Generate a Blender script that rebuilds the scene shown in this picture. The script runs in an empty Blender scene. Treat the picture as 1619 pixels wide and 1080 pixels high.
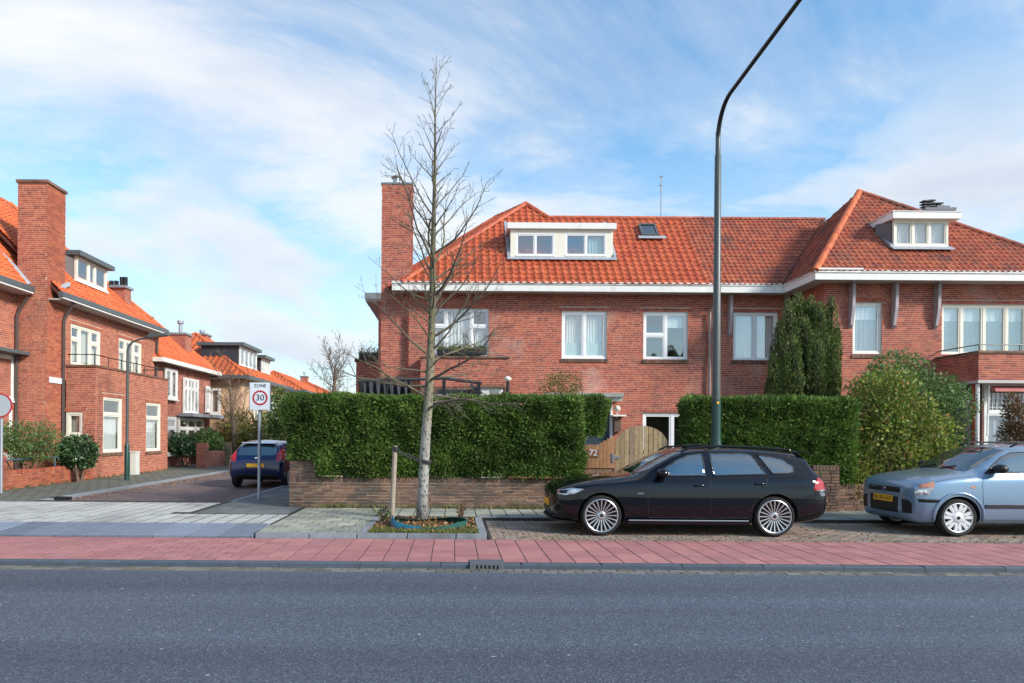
import bpy, bmesh, math, random
import numpy as np
from mathutils import Vector, Matrix
from mathutils.bvhtree import BVHTree
random.seed(7); rng = np.random.default_rng(7)
SC = bpy.context.scene; COL = SC.collection
R = math.radians

# ---------------------------------------------------------------- camera, sky, sun, exposure
FPX, CX, HY, ROLL, EYE = 1080.0, 717.0, 687.0, 0.007, 1.6
cd = bpy.data.cameras.new('camera'); cam = bpy.data.objects.new('camera', cd); COL.objects.link(cam)
cd.sensor_fit = 'HORIZONTAL'; cd.sensor_width = 36.0; cd.lens = 36.0 * FPX / 1619.0
cd.shift_x = (809.5 - CX) / 1619.0; cd.shift_y = (HY - 540.0) / 1619.0
cd.clip_start = 0.1; cd.clip_end = 4000.0
cam.matrix_world = Matrix.Translation((0, 0, EYE)) @ Matrix.Rotation(R(90), 4, 'X') @ Matrix.Rotation(ROLL, 4, 'Z')
SC.camera = cam
SUN_DIR = Vector((0.92, -0.60, 0.62)).normalized()          # towards the sun: behind the photographer, to the right
SUN_EL = math.asin(SUN_DIR.z); SUN_AZ = math.atan2(SUN_DIR.x, SUN_DIR.y)
sl = bpy.data.lights.new('sun', 'SUN'); sl.energy = 3.0; sl.angle = R(11); sl.color = (1.0, 0.94, 0.86)
so = bpy.data.objects.new('sun', sl); COL.objects.link(so)
so.rotation_euler = SUN_DIR.to_track_quat('Z', 'Y').to_euler(); so.location = (20, -30, 40)
SC.view_settings.view_transform = 'Standard'; SC.view_settings.look = 'None'
SC.view_settings.gamma = 1.0; SC.view_settings.use_curve_mapping = False
SC.view_settings.exposure = 0.74
W = bpy.data.worlds.new('World'); SC.world = W; W.use_nodes = True

class NT:
    """tiny node-tree helper"""
    def __init__(s, tree): s.t = tree; tree.nodes.clear()
    def n(s, kind, **kw):
        nd = s.t.nodes.new(kind)
        for k, v in kw.items():
            if k.startswith('i_'):
                key = k[2:].replace('_', ' ')
                key = int(key) if key.isdigit() else key
                nd.inputs[key].default_value = v
            else: setattr(nd, k, v)
        return nd
    def l(s, a, b): s.t.links.new(a, b)
    def math(s, op, a, b=None, c=None):
        nd = s.t.nodes.new('ShaderNodeMath'); nd.operation = op
        for i, v in enumerate((a, b, c)):
            if v is None: continue
            if hasattr(v, 'is_linked') or hasattr(v, 'links'): s.l(v, nd.inputs[i])
            else: nd.inputs[i].default_value = v
        return nd.outputs[0]
    def ramp(s, fac, stops, interp='LINEAR'):
        nd = s.t.nodes.new('ShaderNodeValToRGB'); cr = nd.color_ramp; cr.interpolation = interp
        while len(cr.elements) < len(stops): cr.elements.new(0.5)
        for e, (p, c) in zip(cr.elements, stops):
            e.position = p; e.color = (*c, 1.0) if len(c) == 3 else c
        s.l(fac, nd.inputs[0]); return nd.outputs[0]
    def mix(s, fac, a, b, mode='MIX'):
        nd = s.t.nodes.new('ShaderNodeMix'); nd.data_type = 'RGBA'; nd.blend_type = mode
        for i, v in ((0, fac), (6, a), (7, b)):
            if hasattr(v, 'is_linked') or hasattr(v, 'links'): s.l(v, nd.inputs[i])
            else: nd.inputs[i].default_value = (*v, 1.0) if isinstance(v, tuple) and len(v) == 3 else v
        return nd.outputs[2]

def build_world():
    g = NT(W.node_tree)
    out = g.n('ShaderNodeOutputWorld')
    sky = g.n('ShaderNodeTexSky', sky_type='NISHITA', sun_disc=False)
    sky.sun_elevation = SUN_EL; sky.sun_rotation = SUN_AZ; sky.air_density = 1.15; sky.dust_density = 0.3; sky.ozone_density = 1.0
    tint = g.mix(1.0, sky.outputs[0], (0.56, 0.96, 1.14), 'MULTIPLY')
    b1 = g.n('ShaderNodeBackground', i_Strength=0.132); g.l(tint, b1.inputs[0])
    tc = g.n('ShaderNodeTexCoord'); sx = g.n('ShaderNodeSeparateXYZ'); g.l(tc.outputs['Generated'], sx.inputs[0])
    zz = g.math('ADD', g.math('MAXIMUM', sx.outputs[2], 0.0), 0.20)
    u = g.math('DIVIDE', sx.outputs[0], zz); v = g.math('DIVIDE', sx.outputs[1], zz)
    cb = g.n('ShaderNodeCombineXYZ'); g.l(u, cb.inputs[0]); g.l(v, cb.inputs[1])
    # high thin veil, streaked by the wind
    mp = g.n('ShaderNodeMapping'); mp.inputs['Location'].default_value = VEIL_LOC; mp.inputs['Rotation'].default_value = (0, 0, R(-32)); mp.inputs['Scale'].default_value = (0.55, 1.0, 1)
    g.l(cb.outputs[0], mp.inputs[0])
    n1 = g.n('ShaderNodeTexNoise', i_Scale=0.85, i_Detail=12.0, i_Roughness=0.64, i_Distortion=0.6); g.l(mp.outputs[0], n1.inputs['Vector'])
    veil = g.ramp(n1.outputs[0], [(0.38, (0.04,) * 3), (0.48, (0.32,) * 3), (0.56, (0.74,) * 3), (0.66, (0.97,) * 3)])
    # low cumulus
    mp2 = g.n('ShaderNodeMapping'); mp2.inputs['Location'].default_value = CUM_LOC; mp2.inputs['Scale'].default_value = (3.0, 3.0, 7.0)
    g.l(tc.outputs['Generated'], mp2.inputs[0])
    n2 = g.n('ShaderNodeTexNoise', i_Scale=1.15, i_Detail=10.0, i_Roughness=0.50, i_Distortion=0.2); g.l(mp2.outputs[0], n2.inputs['Vector'])
    low = g.ramp(sx.outputs[2], [(0.0, (1, 1, 1)), (0.30, (0.9,) * 3), (0.48, (0, 0, 0))])
    cu = g.ramp(n2.outputs[0], [(0.44, (0, 0, 0)), (0.51, (0.60,) * 3), (0.60, (0.97,) * 3)])
    cum = g.math('MULTIPLY', low, cu)
    fac = g.math('MAXIMUM', veil, cum)
    hz = g.ramp(sx.outputs[2], [(0.0, (0.92,) * 3), (0.10, (0.70,) * 3), (0.20, (0.45,) * 3), (0.42, (0, 0, 0))])
    fac = g.math('MAXIMUM', fac, hz)
    mp3 = g.n('ShaderNodeMapping'); mp3.inputs['Location'].default_value = (CUM_LOC[0], CUM_LOC[1], CUM_LOC[2] + 0.12); mp3.inputs['Scale'].default_value = (3.0, 3.0, 7.0); g.l(tc.outputs['Generated'], mp3.inputs[0])
    shade = g.n('ShaderNodeTexNoise', i_Scale=1.15, i_Detail=6.0); g.l(mp3.outputs[0], shade.inputs['Vector'])
    ccol = g.ramp(shade.outputs[0], [(0.38, (1.0, 1.0, 1.0)), (0.56, (0.86, 0.88, 0.92)), (0.72, (0.68, 0.73, 0.82))])
    b2 = g.n('ShaderNodeBackground', i_Strength=CLOUD); g.l(ccol, b2.inputs[0])
    mx = g.n('ShaderNodeMixShader'); g.l(fac, mx.inputs[0]); g.l(b1.outputs[0], mx.inputs[1]); g.l(b2.outputs[0], mx.inputs[2])
    g.l(mx.outputs[0], out.inputs[0])
VEIL_LOC = (2.3, 9.1, 0.0); CUM_LOC = (6.4, 1.1, 0.6); CLOUD = 0.62
build_world()

def at(px, py, Y):
    """photograph pixel -> world point at depth Y"""
    dx, dy = px - CX, py - HY
    a = dx + dy * ROLL; b = dy - dx * ROLL
    return Vector((a * Y / FPX, Y, EYE - b * Y / FPX))
def X_(px, Y, py=687): return at(px, py, Y).x
def Z_(px, py, Y): return at(px, py, Y).z
def project(p):
    if p[1] < 0.5: return None
    a = p[0] * FPX / p[1]; b = (EYE - p[2]) * FPX / p[1]
    return CX + a - b * ROLL, HY + b + a * ROLL

# ---------------------------------------------------------------- materials
def principled(g, rough=0.7, **kw):
    b = g.n('ShaderNodeBsdfPrincipled'); b.inputs['Roughness'].default_value = rough
    for k, v in kw.items(): b.inputs[k.replace('_', ' ')].default_value = v
    o = g.n('ShaderNodeOutputMaterial'); g.l(b.outputs[0], o.inputs[0]); return b
def M(name, cols, rough=0.75, noise=0.18, scale=6.0, bump=0.0, bscale=60.0, stain=None, rand=True, **kw):
    """cols: list of colours picked per piece (island/object random); noise: value mottling in world space; stain: (colour, scale, lo, hi)"""
    m = bpy.data.materials.new(name); m.use_nodes = True; g = NT(m.node_tree)
    b = principled(g, rough, **kw)
    if isinstance(cols[0], (int, float)): cols = [tuple(cols)]
    geo = g.n('ShaderNodeNewGeometry')
    if len(cols) > 1:
        oi = g.n('ShaderNodeObjectInfo')
        r = g.math('FRACT', g.math('ADD', g.math('MULTIPLY', oi.outputs['Random'], 3.7), g.math('MULTIPLY', geo.outputs['Random Per Island'], 5.3)))
        k = len(cols); c = g.ramp(r, [(i / (k - 1), cc) for i, cc in enumerate(cols)])
    else:
        rgb = g.n('ShaderNodeRGB'); rgb.outputs[0].default_value = (*cols[0], 1); c = rgb.outputs[0]
    if stain:
        for sc, ssc, lo, hi, amt in (stain if isinstance(stain, list) else [stain]):
            n = g.n('ShaderNodeTexNoise', i_Scale=ssc, i_Detail=6.0, i_Roughness=0.6); g.l(geo.outputs['Position'], n.inputs['Vector'])
            f = g.ramp(n.outputs[0], [(lo, (0, 0, 0)), (hi, (amt,) * 3)]); c = g.mix(f, c, sc)
    if noise:
        n = g.n('ShaderNodeTexNoise', i_Scale=scale, i_Detail=6.0, i_Roughness=0.65); g.l(geo.outputs['Position'], n.inputs['Vector'])
        f = g.ramp(n.outputs[0], [(0.25, (1 - noise,) * 3), (0.75, (1 + noise,) * 3)])
        c = g.mix(1.0, c, f, 'MULTIPLY')
    g.l(c, b.inputs['Base Color'])
    if bump:
        n = g.n('ShaderNodeTexNoise', i_Scale=bscale, i_Detail=4.0); g.l(geo.outputs['Position'], n.inputs['Vector'])
        bp = g.n('ShaderNodeBump', i_Strength=bump, i_Distance=0.02); g.l(n.outputs[0], bp.inputs['Height']); g.l(bp.outputs[0], b.inputs['Normal'])
    return m
def leafM(name, cols, trans=0.25, rough=0.5, patch=0.35, pscale=1.6):
    m = bpy.data.materials.new(name); m.use_nodes = True; g = NT(m.node_tree)
    b = principled(g, rough); geo = g.n('ShaderNodeNewGeometry'); k = len(cols)
    c = g.ramp(geo.outputs['Random Per Island'], [(i / max(1, k - 1), cc) for i, cc in enumerate(cols)])
    n = g.n('ShaderNodeTexNoise', i_Scale=pscale, i_Detail=3.0); g.l(geo.outputs['Position'], n.inputs['Vector'])
    f = g.ramp(n.outputs[0], [(0.3, (1 - patch,) * 3), (0.7, (1 + patch,) * 3)]); c = g.mix(1.0, c, f, 'MULTIPLY')
    g.l(c, b.inputs['Base Color'])
    if trans:
        t = g.n('ShaderNodeBsdfTranslucent'); g.l(c, t.inputs[0]); mx = g.n('ShaderNodeMixShader', i_0=trans)
        g.l(b.outputs[0], mx.inputs[1]); g.l(t.outputs[0], mx.inputs[2])
        o = [x for x in g.t.nodes if x.type == 'OUTPUT_MATERIAL'][0]; g.l(mx.outputs[0], o.inputs[0])
    return m
def glassM(name, tint, ior=2.0, rough=0.01):
    m = bpy.data.materials.new(name); m.use_nodes = True; g = NT(m.node_tree)
    o = g.n('ShaderNodeOutputMaterial'); t = g.n('ShaderNodeBsdfTransparent'); t.inputs[0].default_value = (*tint, 1)
    gl = g.n('ShaderNodeBsdfGlossy', i_Roughness=rough); gl.inputs[0].default_value = (0.95, 0.97, 1, 1)
    geo = g.n('ShaderNodeNewGeometry'); n = g.n('ShaderNodeTexNoise', i_Scale=1.3, i_Detail=2.0); g.l(geo.outputs['Position'], n.inputs['Vector'])
    bp = g.n('ShaderNodeBump', i_Strength=0.06, i_Distance=0.05); g.l(n.outputs[0], bp.inputs['Height']); g.l(bp.outputs[0], gl.inputs['Normal'])
    dt = g.n('ShaderNodeVectorMath', operation='DOT_PRODUCT'); g.l(geo.outputs['Normal'], dt.inputs[0]); g.l(geo.outputs['Incoming'], dt.inputs[1])
    k = g.math('POWER', g.math('SUBTRACT', 1.0, g.math('ABSOLUTE', dt.outputs['Value'])), 5.0); r0 = ((ior - 1) / (ior + 1)) ** 2
    fr = g.math('MULTIPLY_ADD', k, 1 - r0, r0); mx = g.n('ShaderNodeMixShader')
    g.l(fr, mx.inputs[0]); g.l(t.outputs[0], mx.inputs[1]); g.l(gl.outputs[0], mx.inputs[2]); g.l(mx.outputs[0], o.inputs[0])
    return m
def brickTexM(name, c1, c2, mortar, sx=0.22, sz=0.0625, axis='xz', bump=0.4, rough=0.85):
    """far brickwork: pieces too small to build"""
    m = bpy.data.materials.new(name); m.use_nodes = True; g = NT(m.node_tree); b = principled(g, rough)
    geo = g.n('ShaderNodeNewGeometry'); s = g.n('ShaderNodeSeparateXYZ'); g.l(geo.outputs['Position'], s.inputs[0]); cb = g.n('ShaderNodeCombineXYZ')
    if axis == 'xz': g.l(g.math('ADD', s.outputs[0], s.outputs[1]), cb.inputs[0]); g.l(s.outputs[2], cb.inputs[1])
    else: g.l(s.outputs[0], cb.inputs[0]); g.l(s.outputs[1], cb.inputs[1])
    t = g.n('ShaderNodeTexBrick'); t.inputs['Scale'].default_value = 1.0; t.inputs['Brick Width'].default_value = sx; t.inputs['Row Height'].default_value = sz
    t.inputs['Mortar Size'].default_value = sz * 0.09; t.inputs['Color1'].default_value = (*c1, 1); t.inputs['Color2'].default_value = (*c2, 1); t.inputs['Mortar'].default_value = (*mortar, 1)
    g.l(cb.outputs[0], t.inputs['Vector'])
    n = g.n('ShaderNodeTexNoise', i_Scale=2.2, i_Detail=6.0); g.l(geo.outputs['Position'], n.inputs['Vector'])
    f = g.ramp(n.outputs[0], [(0.3, (0.75,) * 3), (0.7, (1.2,) * 3)]); c = g.mix(1.0, t.outputs[0], f, 'MULTIPLY'); g.l(c, b.inputs['Base Color'])
    bp = g.n('ShaderNodeBump', i_Strength=bump, i_Distance=0.01, invert=True); g.l(t.outputs['Fac'], bp.inputs['Height']); g.l(bp.outputs[0], b.inputs['Normal'])
    return m

WEATHER = [((0.52, 0.42, 0.37), 0.55, 0.60, 0.76, 0.55), ((0.10, 0.055, 0.045), 0.8, 0.58, 0.75, 0.5)]
MT = dict(
 brick=M('brick_red', [(0.36, 0.066, 0.038), (0.45, 0.098, 0.050), (0.27, 0.050, 0.034), (0.50, 0.135, 0.070), (0.38, 0.074, 0.042), (0.22, 0.048, 0.038)], 0.85, 0.18, 3.0, 0.25, 90, WEATHER),
 brick_left=M('brick_orange', [(0.40, 0.094, 0.046), (0.47, 0.135, 0.064), (0.32, 0.072, 0.042), (0.50, 0.165, 0.082), (0.42, 0.106, 0.052), (0.27, 0.065, 0.044)], 0.85, 0.18, 3.0, 0.25, 90, WEATHER[1]),
 brick_garden=M('brick_garden', [(0.17, 0.09, 0.06), (0.24, 0.125, 0.08), (0.12, 0.065, 0.05), (0.28, 0.16, 0.105), (0.08, 0.055, 0.05)], 0.9, 0.25, 9.0, 0.3, 90,
     [((0.05, 0.045, 0.04), 1.2, 0.46, 0.64, 0.75), ((0.10, 0.11, 0.03), 2.6, 0.60, 0.72, 0.6)]),
 mortar=M('mortar', (0.56, 0.42, 0.33), 0.95, 0.2, 5, 0.2),
 mortar_garden=M('mortar_garden', (0.50, 0.42, 0.32), 0.95, 0.3, 5, 0.2),
 tile_new=M('roof_tile_new', [(0.45, 0.082, 0.030), (0.52, 0.108, 0.036), (0.41, 0.072, 0.029), (0.49, 0.115, 0.040)], 0.6, 0.15, 4, 0.12, 70, ((0.20, 0.07, 0.04), 1.1, 0.60, 0.78, 0.5)),
 tile_old=M('roof_tile_old', [(0.42, 0.092, 0.042), (0.34, 0.080, 0.044), (0.47, 0.125, 0.055), (0.25, 0.068, 0.044)], 0.75, 0.2, 4, 0.15, 70,
     [((0.10, 0.06, 0.05), 1.3, 0.52, 0.70, 0.75), ((0.33, 0.28, 0.22), 3.5, 0.60, 0.75, 0.4)]),
 tile_left=M('roof_tile_left', [(0.52, 0.105, 0.032), (0.60, 0.145, 0.042), (0.46, 0.09, 0.030)], 0.65, 0.15, 4, 0.1, 70),
 under=M('roof_under', (0.10, 0.03, 0.02), 0.95, 0.1),
 white=M('white_paint', (0.78, 0.77, 0.73), 0.45, 0.06, 3.0, 0.03, 30, ((0.42, 0.39, 0.34), 2.2, 0.55, 0.80, 0.6)),
 cream=M('cream_paint', (0.78, 0.74, 0.62), 0.5, 0.06, 3.0),
 upvc=M('white_frame', (0.80, 0.80, 0.80), 0.35, 0.03, 2.0),
 soffit=M('soffit_paint', (0.50, 0.46, 0.43), 0.6, 0.1, 3.0),
 bracket=M('bracket_paint', (0.40, 0.355, 0.37), 0.6, 0.12, 5.0),
 lead=M('lead_flashing', (0.34, 0.36, 0.40), 0.5, 0.2, 9.0, 0.2, 25),
 slate=M('dark_cladding', (0.035, 0.04, 0.05), 0.5, 0.2, 5.0),
 gutter=M('grey_gutter', (0.09, 0.105, 0.11), 0.45, 0.1, 5.0),
 pipe=M('downpipe', (0.08, 0.06, 0.055), 0.5, 0.15, 5.0),
 pipe_l=M('pale_downpipe', (0.42, 0.32, 0.30), 0.5, 0.15, 5.0),
 glass=glassM('window_glass', (0.94, 0.96, 0.96), 2.4),
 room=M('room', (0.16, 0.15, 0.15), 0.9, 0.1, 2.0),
 curtain=M('net_curtain', (0.80, 0.80, 0.78), 0.9, 0.06, 4.0),
 frost=M('frosted_film', (0.55, 0.66, 0.62), 0.7, 0.05, 4.0),
 drape=M('grey_drape', (0.42, 0.42, 0.46), 0.9, 0.15, 8.0),
 drape_b=M('blue_drape', (0.38, 0.46, 0.50), 0.9, 0.15, 8.0),
 drape_c=M('cream_drape', (0.66, 0.62, 0.50), 0.9, 0.1, 8.0),
 metal_dark=M('dark_metal', (0.03, 0.032, 0.034), 0.45, 0.1, 8.0, Metallic=0.6),
 steel=M('steel', (0.45, 0.46, 0.47), 0.35, 0.1, 8.0, Metallic=0.9),
 zinc=M('galvanised', (0.42, 0.46, 0.50), 0.45, 0.15, 12.0, Metallic=0.6),
 lampgreen=M('lamp_green', (0.012, 0.055, 0.045), 0.35, 0.15, 6.0),
 lampgrey=M('lamp_grey', (0.075, 0.09, 0.085), 0.4, 0.15, 3.0),
 asphalt=None, kerb=M('kerb_concrete', [(0.20, 0.22, 0.245), (0.25, 0.27, 0.29), (0.17, 0.19, 0.215)], 0.85, 0.2, 9, 0.2, 120, ((0.09, 0.09, 0.08), 1.5, 0.55, 0.72, 0.5)),
 kerb_dark=M('kerb_dark', [(0.060, 0.078, 0.105), (0.075, 0.095, 0.122), (0.052, 0.068, 0.092)], 0.8, 0.2, 9, 0.2, 120),
 ramp=M('ramp_block', [(0.14, 0.165, 0.21), (0.18, 0.21, 0.26), (0.12, 0.145, 0.185), (0.22, 0.26, 0.32)], 0.8, 0.15, 7, 0.15, 120),
 red_tile=M('red_paving', [(0.37, 0.150, 0.142), (0.43, 0.185, 0.172), (0.34, 0.135, 0.132), (0.40, 0.172, 0.172)], 0.85, 0.14, 3.0, 0.2, 150, [((0.28, 0.13, 0.14), 0.8, 0.48, 0.70, 0.55), ((0.13, 0.07, 0.07), 4.0, 0.66, 0.8, 0.5)]),
 light_tile=M('light_paving', [(0.42, 0.42, 0.39), (0.49, 0.49, 0.455), (0.35, 0.35, 0.33)], 0.85, 0.14, 3.0, 0.2, 120, ((0.26, 0.26, 0.25), 0.7, 0.50, 0.68, 0.7)),
 grey_tile=M('grey_paving', [(0.30, 0.305, 0.25), (0.38, 0.375, 0.29), (0.25, 0.26, 0.22), (0.43, 0.415, 0.32)], 0.88, 0.2, 3.0, 0.2, 120, [((0.15, 0.165, 0.14), 0.9, 0.46, 0.66, 0.75), ((0.09, 0.12, 0.04), 3.5, 0.62, 0.74, 0.6)]),
 dark_tile=M('dark_paving', [(0.12, 0.135, 0.135), (0.16, 0.175, 0.17), (0.10, 0.115, 0.115)], 0.8, 0.25, 3.0, 0.2, 120, ((0.07, 0.10, 0.05), 1.8, 0.55, 0.7, 0.6)),
 clinker=M('brick_paver', [(0.27, 0.19, 0.145), (0.22, 0.17, 0.14), (0.33, 0.22, 0.165), (0.29, 0.25, 0.205), (0.17, 0.14, 0.12)], 0.88, 0.2, 6.0, 0.3, 120, [((0.14, 0.145, 0.085), 1.4, 0.48, 0.68, 0.7), ((0.40, 0.30, 0.20), 7.0, 0.62, 0.75, 0.35)]),
 gutter_brick=M('gutter_brick', [(0.13, 0.125, 0.11), (0.19, 0.175, 0.15), (0.10, 0.095, 0.085), (0.15, 0.12, 0.10)], 0.88, 0.2, 6.0, 0.3, 120, ((0.10, 0.11, 0.05), 3.0, 0.55, 0.7, 0.6)),
 joint=M('joint_sand', (0.035, 0.033, 0.028), 0.98, 0.3, 8.0),
 soil=M('soil', (0.06, 0.045, 0.03), 0.98, 0.4, 12.0, 0.6, 40),
 ground=M('ground', (0.10, 0.11, 0.06), 0.98, 0.3, 0.5),
 street=brickTexM('street_clinker', (0.15, 0.105, 0.10), (0.23, 0.16, 0.145), (0.06, 0.055, 0.05), 0.21, 0.10, 'xy', 0.5),
 leftpave=brickTexM('mossy_slabs', (0.135, 0.14, 0.12), (0.145, 0.15, 0.125), (0.07, 0.08, 0.045), 0.3, 0.3, 'xy', 0.4),
 far_brick=brickTexM('far_brick', (0.34, 0.085, 0.055), (0.44, 0.13, 0.075), (0.42, 0.30, 0.23)),
 far_brick_y=brickTexM('far_brick_tan', (0.50, 0.29, 0.16), (0.62, 0.39, 0.23), (0.52, 0.42, 0.32)),
 twig=M('twig', (0.125, 0.105, 0.075), 0.9, 0.3, 5.0, 0, 40, ((0.16, 0.15, 0.065), 1.0, 0.5, 0.65, 0.6)),
 twig_brown=M('twig_brown', (0.16, 0.11, 0.075), 0.9, 0.3, 5.0),
 stake=M('weathered_wood', (0.33, 0.27, 0.21), 0.9, 0.3, 18.0, 0.3, 60),
 plank=M('fence_plank', [(0.30, 0.21, 0.11), (0.36, 0.27, 0.15), (0.25, 0.18, 0.10), (0.33, 0.23, 0.12), (0.22, 0.17, 0.11)], 0.85, 0.28, 9.0, 0.3, 60),
 plank_o=M('fence_plank_orange', [(0.36, 0.16, 0.065), (0.42, 0.22, 0.10), (0.30, 0.135, 0.06)], 0.8, 0.25, 9.0, 0.3, 60),
 rubber=M('rubber', (0.012, 0.012, 0.013), 0.8, 0.2, 20.0),
 strap=M('black_strap', (0.01, 0.01, 0.012), 0.6, 0.1, 20.0),
 alloy=M('alloy', (0.62, 0.63, 0.64), 0.28, 0.05, 9.0, Metallic=0.85),
 cap_w=M('wheel_cover', (0.68, 0.69, 0.70), 0.4, 0.05, 9.0, Metallic=0.35),
 black=M('black_plastic', (0.008, 0.008, 0.009), 0.5, 0.1, 9.0),
 arch=M('wheel_arch', (0.006, 0.006, 0.006), 0.9, 0.1, 9.0),
 bmwpaint=M('paint_black', (0.0025, 0.003, 0.006), 0.3, 0.0, Specular_IOR_Level=0.0, Coat_Weight=1.0, Coat_Roughness=0.03, Coat_IOR=1.48),
 fuspaint=M('paint_light_blue', (0.205, 0.305, 0.42), 0.30, 0.0, Metallic=0.45, Coat_Weight=0.9, Coat_Roughness=0.04),
 fiepaint=M('paint_navy', (0.003, 0.010, 0.055), 0.25, 0.0, Coat_Weight=1.0, Coat_Roughness=0.03, IOR=1.35),
 carglass=M('car_glass', (0.012, 0.024, 0.034), 0.04, 0.0, IOR=2.9),
 lampglass=M('lamp_lens', (0.40, 0.43, 0.46), 0.12, 0.15, 25.0, Metallic=0.5, Coat_Weight=1.0),
 amber=M('amber_lens', (0.58, 0.26, 0.15), 0.2, 0.1, 25.0, Coat_Weight=1.0),
 redlens=M('red_lens', (0.40, 0.008, 0.007), 0.15, 0.15, 25.0, Coat_Weight=1.0),
 chrome=M('chrome', (0.75, 0.76, 0.77), 0.12, 0.0, Metallic=1.0),
 plate=M('plate_yellow', (0.85, 0.42, 0.02), 0.45, 0.04, 8.0),
 ink=M('black_ink', (0.01, 0.01, 0.01), 0.6, 0.0),
 signgrey=M('sign_grey', (0.40, 0.44, 0.46), 0.5, 0.05, 4.0),
 signwhite=M('sign_white', (0.78, 0.80, 0.83), 0.4, 0.03, 4.0),
 signred=M('sign_red', (0.48, 0.02, 0.03), 0.4, 0.03, 4.0),
 badge=M('badge_blue', (0.02, 0.06, 0.25), 0.2, 0.0),
 bagblue=M('tarpaulin_blue', (0.012, 0.12, 0.18), 0.5, 0.2, 9.0), baggreen=M('tarpaulin_green', (0.012, 0.075, 0.055), 0.55, 0.25, 9.0),
 globe=M('opal_globe', (0.80, 0.77, 0.68), 0.3, 0.0),
 awning=M('pink_awning', (0.60, 0.20, 0.19), 0.8, 0.1, 5.0), canvas=M('dark_canvas', (0.045, 0.047, 0.055), 0.85, 0.25, 5.0),
 cabinet=M('cabinet_grey', (0.62, 0.64, 0.58), 0.5, 0.08, 5.0),
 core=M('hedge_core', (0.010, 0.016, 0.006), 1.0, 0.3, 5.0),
 hedge=leafM('hedge_leaf', [(0.055, 0.125, 0.018), (0.095, 0.19, 0.028), (0.16, 0.27, 0.045), (0.04, 0.09, 0.016), (0.12, 0.21, 0.035), (0.17, 0.17, 0.045)], 0.25, 0.75, 0.40, 1.5),
 conifer=leafM('conifer_leaf', [(0.055, 0.10, 0.022), (0.11, 0.165, 0.035), (0.19, 0.22, 0.055), (0.042, 0.08, 0.02)], 0.2, 0.6, 0.35, 2.5),
 bush=leafM('bush_leaf', [(0.09, 0.17, 0.03), (0.22, 0.29, 0.04), (0.13, 0.22, 0.04), (0.38, 0.38, 0.06), (0.11, 0.19, 0.05), (0.38, 0.21, 0.05)], 0.3, 0.65, 0.3, 1.4),
 bushgreen=leafM('bush_leaf_green', [(0.06, 0.125, 0.035), (0.13, 0.21, 0.06), (0.09, 0.17, 0.045), (0.19, 0.28, 0.09)], 0.3, 0.6, 0.35, 1.4),
 topiary=leafM('topiary_leaf', [(0.13, 0.15, 0.03), (0.20, 0.18, 0.04), (0.09, 0.12, 0.03), (0.22, 0.14, 0.04)], 0.2, 0.6, 0.3, 2.0),
 ivy=leafM('ivy_leaf', [(0.025, 0.065, 0.02), (0.05, 0.11, 0.035), (0.08, 0.15, 0.06), (0.02, 0.05, 0.018)], 0.15, 0.3, 0.3, 2.0),
 dry=leafM('dry_leaf', [(0.15, 0.075, 0.035), (0.22, 0.11, 0.045), (0.10, 0.05, 0.03), (0.13, 0.11, 0.03)], 0.2, 0.8, 0.3, 2.0),
 litter=leafM('leaf_litter', [(0.30, 0.14, 0.05), (0.18, 0.08, 0.035), (0.42, 0.24, 0.10), (0.12, 0.09, 0.03), (0.50, 0.30, 0.16)], 0.1, 0.8, 0.2, 3.0),
 grass=leafM('weed', [(0.10, 0.14, 0.03), (0.16, 0.18, 0.04), (0.07, 0.11, 0.025), (0.20, 0.17, 0.05)], 0.2, 0.8, 0.3, 3.0),
)
def asphaltM():
    m = bpy.data.materials.new('asphalt'); m.use_nodes = True; g = NT(m.node_tree); b = principled(g, 0.72)
    geo = g.n('ShaderNodeNewGeometry'); P = geo.outputs['Position']
    v = g.n('ShaderNodeTexVoronoi', i_Scale=75.0); g.l(P, v.inputs['Vector'])
    c = g.ramp(v.outputs['Color'], [(0.0, (0.034, 0.046, 0.064)), (0.45, (0.066, 0.084, 0.112)), (0.82, (0.105, 0.128, 0.160)), (1.0, (0.25, 0.28, 0.31))])
    n = g.n('ShaderNodeTexNoise', i_Scale=0.9, i_Detail=5.0); mp = g.n('ShaderNodeMapping'); mp.inputs['Scale'].default_value = (0.05, 1.25, 1); g.l(P, mp.inputs[0]); g.l(mp.outputs[0], n.inputs['Vector'])
    c = g.mix(1.0, c, g.ramp(n.outputs[0], [(0.32, (0.74,) * 3), (0.68, (1.16,) * 3)]), 'MULTIPLY')
    v2 = g.n('ShaderNodeTexVoronoi', i_Scale=3.2); g.l(P, v2.inputs['Vector'])
    c = g.mix(g.ramp(v2.outputs['Distance'], [(0.03, (0.7,) * 3), (0.06, (0, 0, 0))]), c, (0.45, 0.46, 0.46))
    g.l(c, b.inputs['Base Color'])
    bp = g.n('ShaderNodeBump', i_Strength=0.5, i_Distance=0.008); g.l(v.outputs['Distance'], bp.inputs['Height']); g.l(bp.outputs[0], b.inputs['Normal'])
    return m
MT['asphalt'] = asphaltM()
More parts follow.
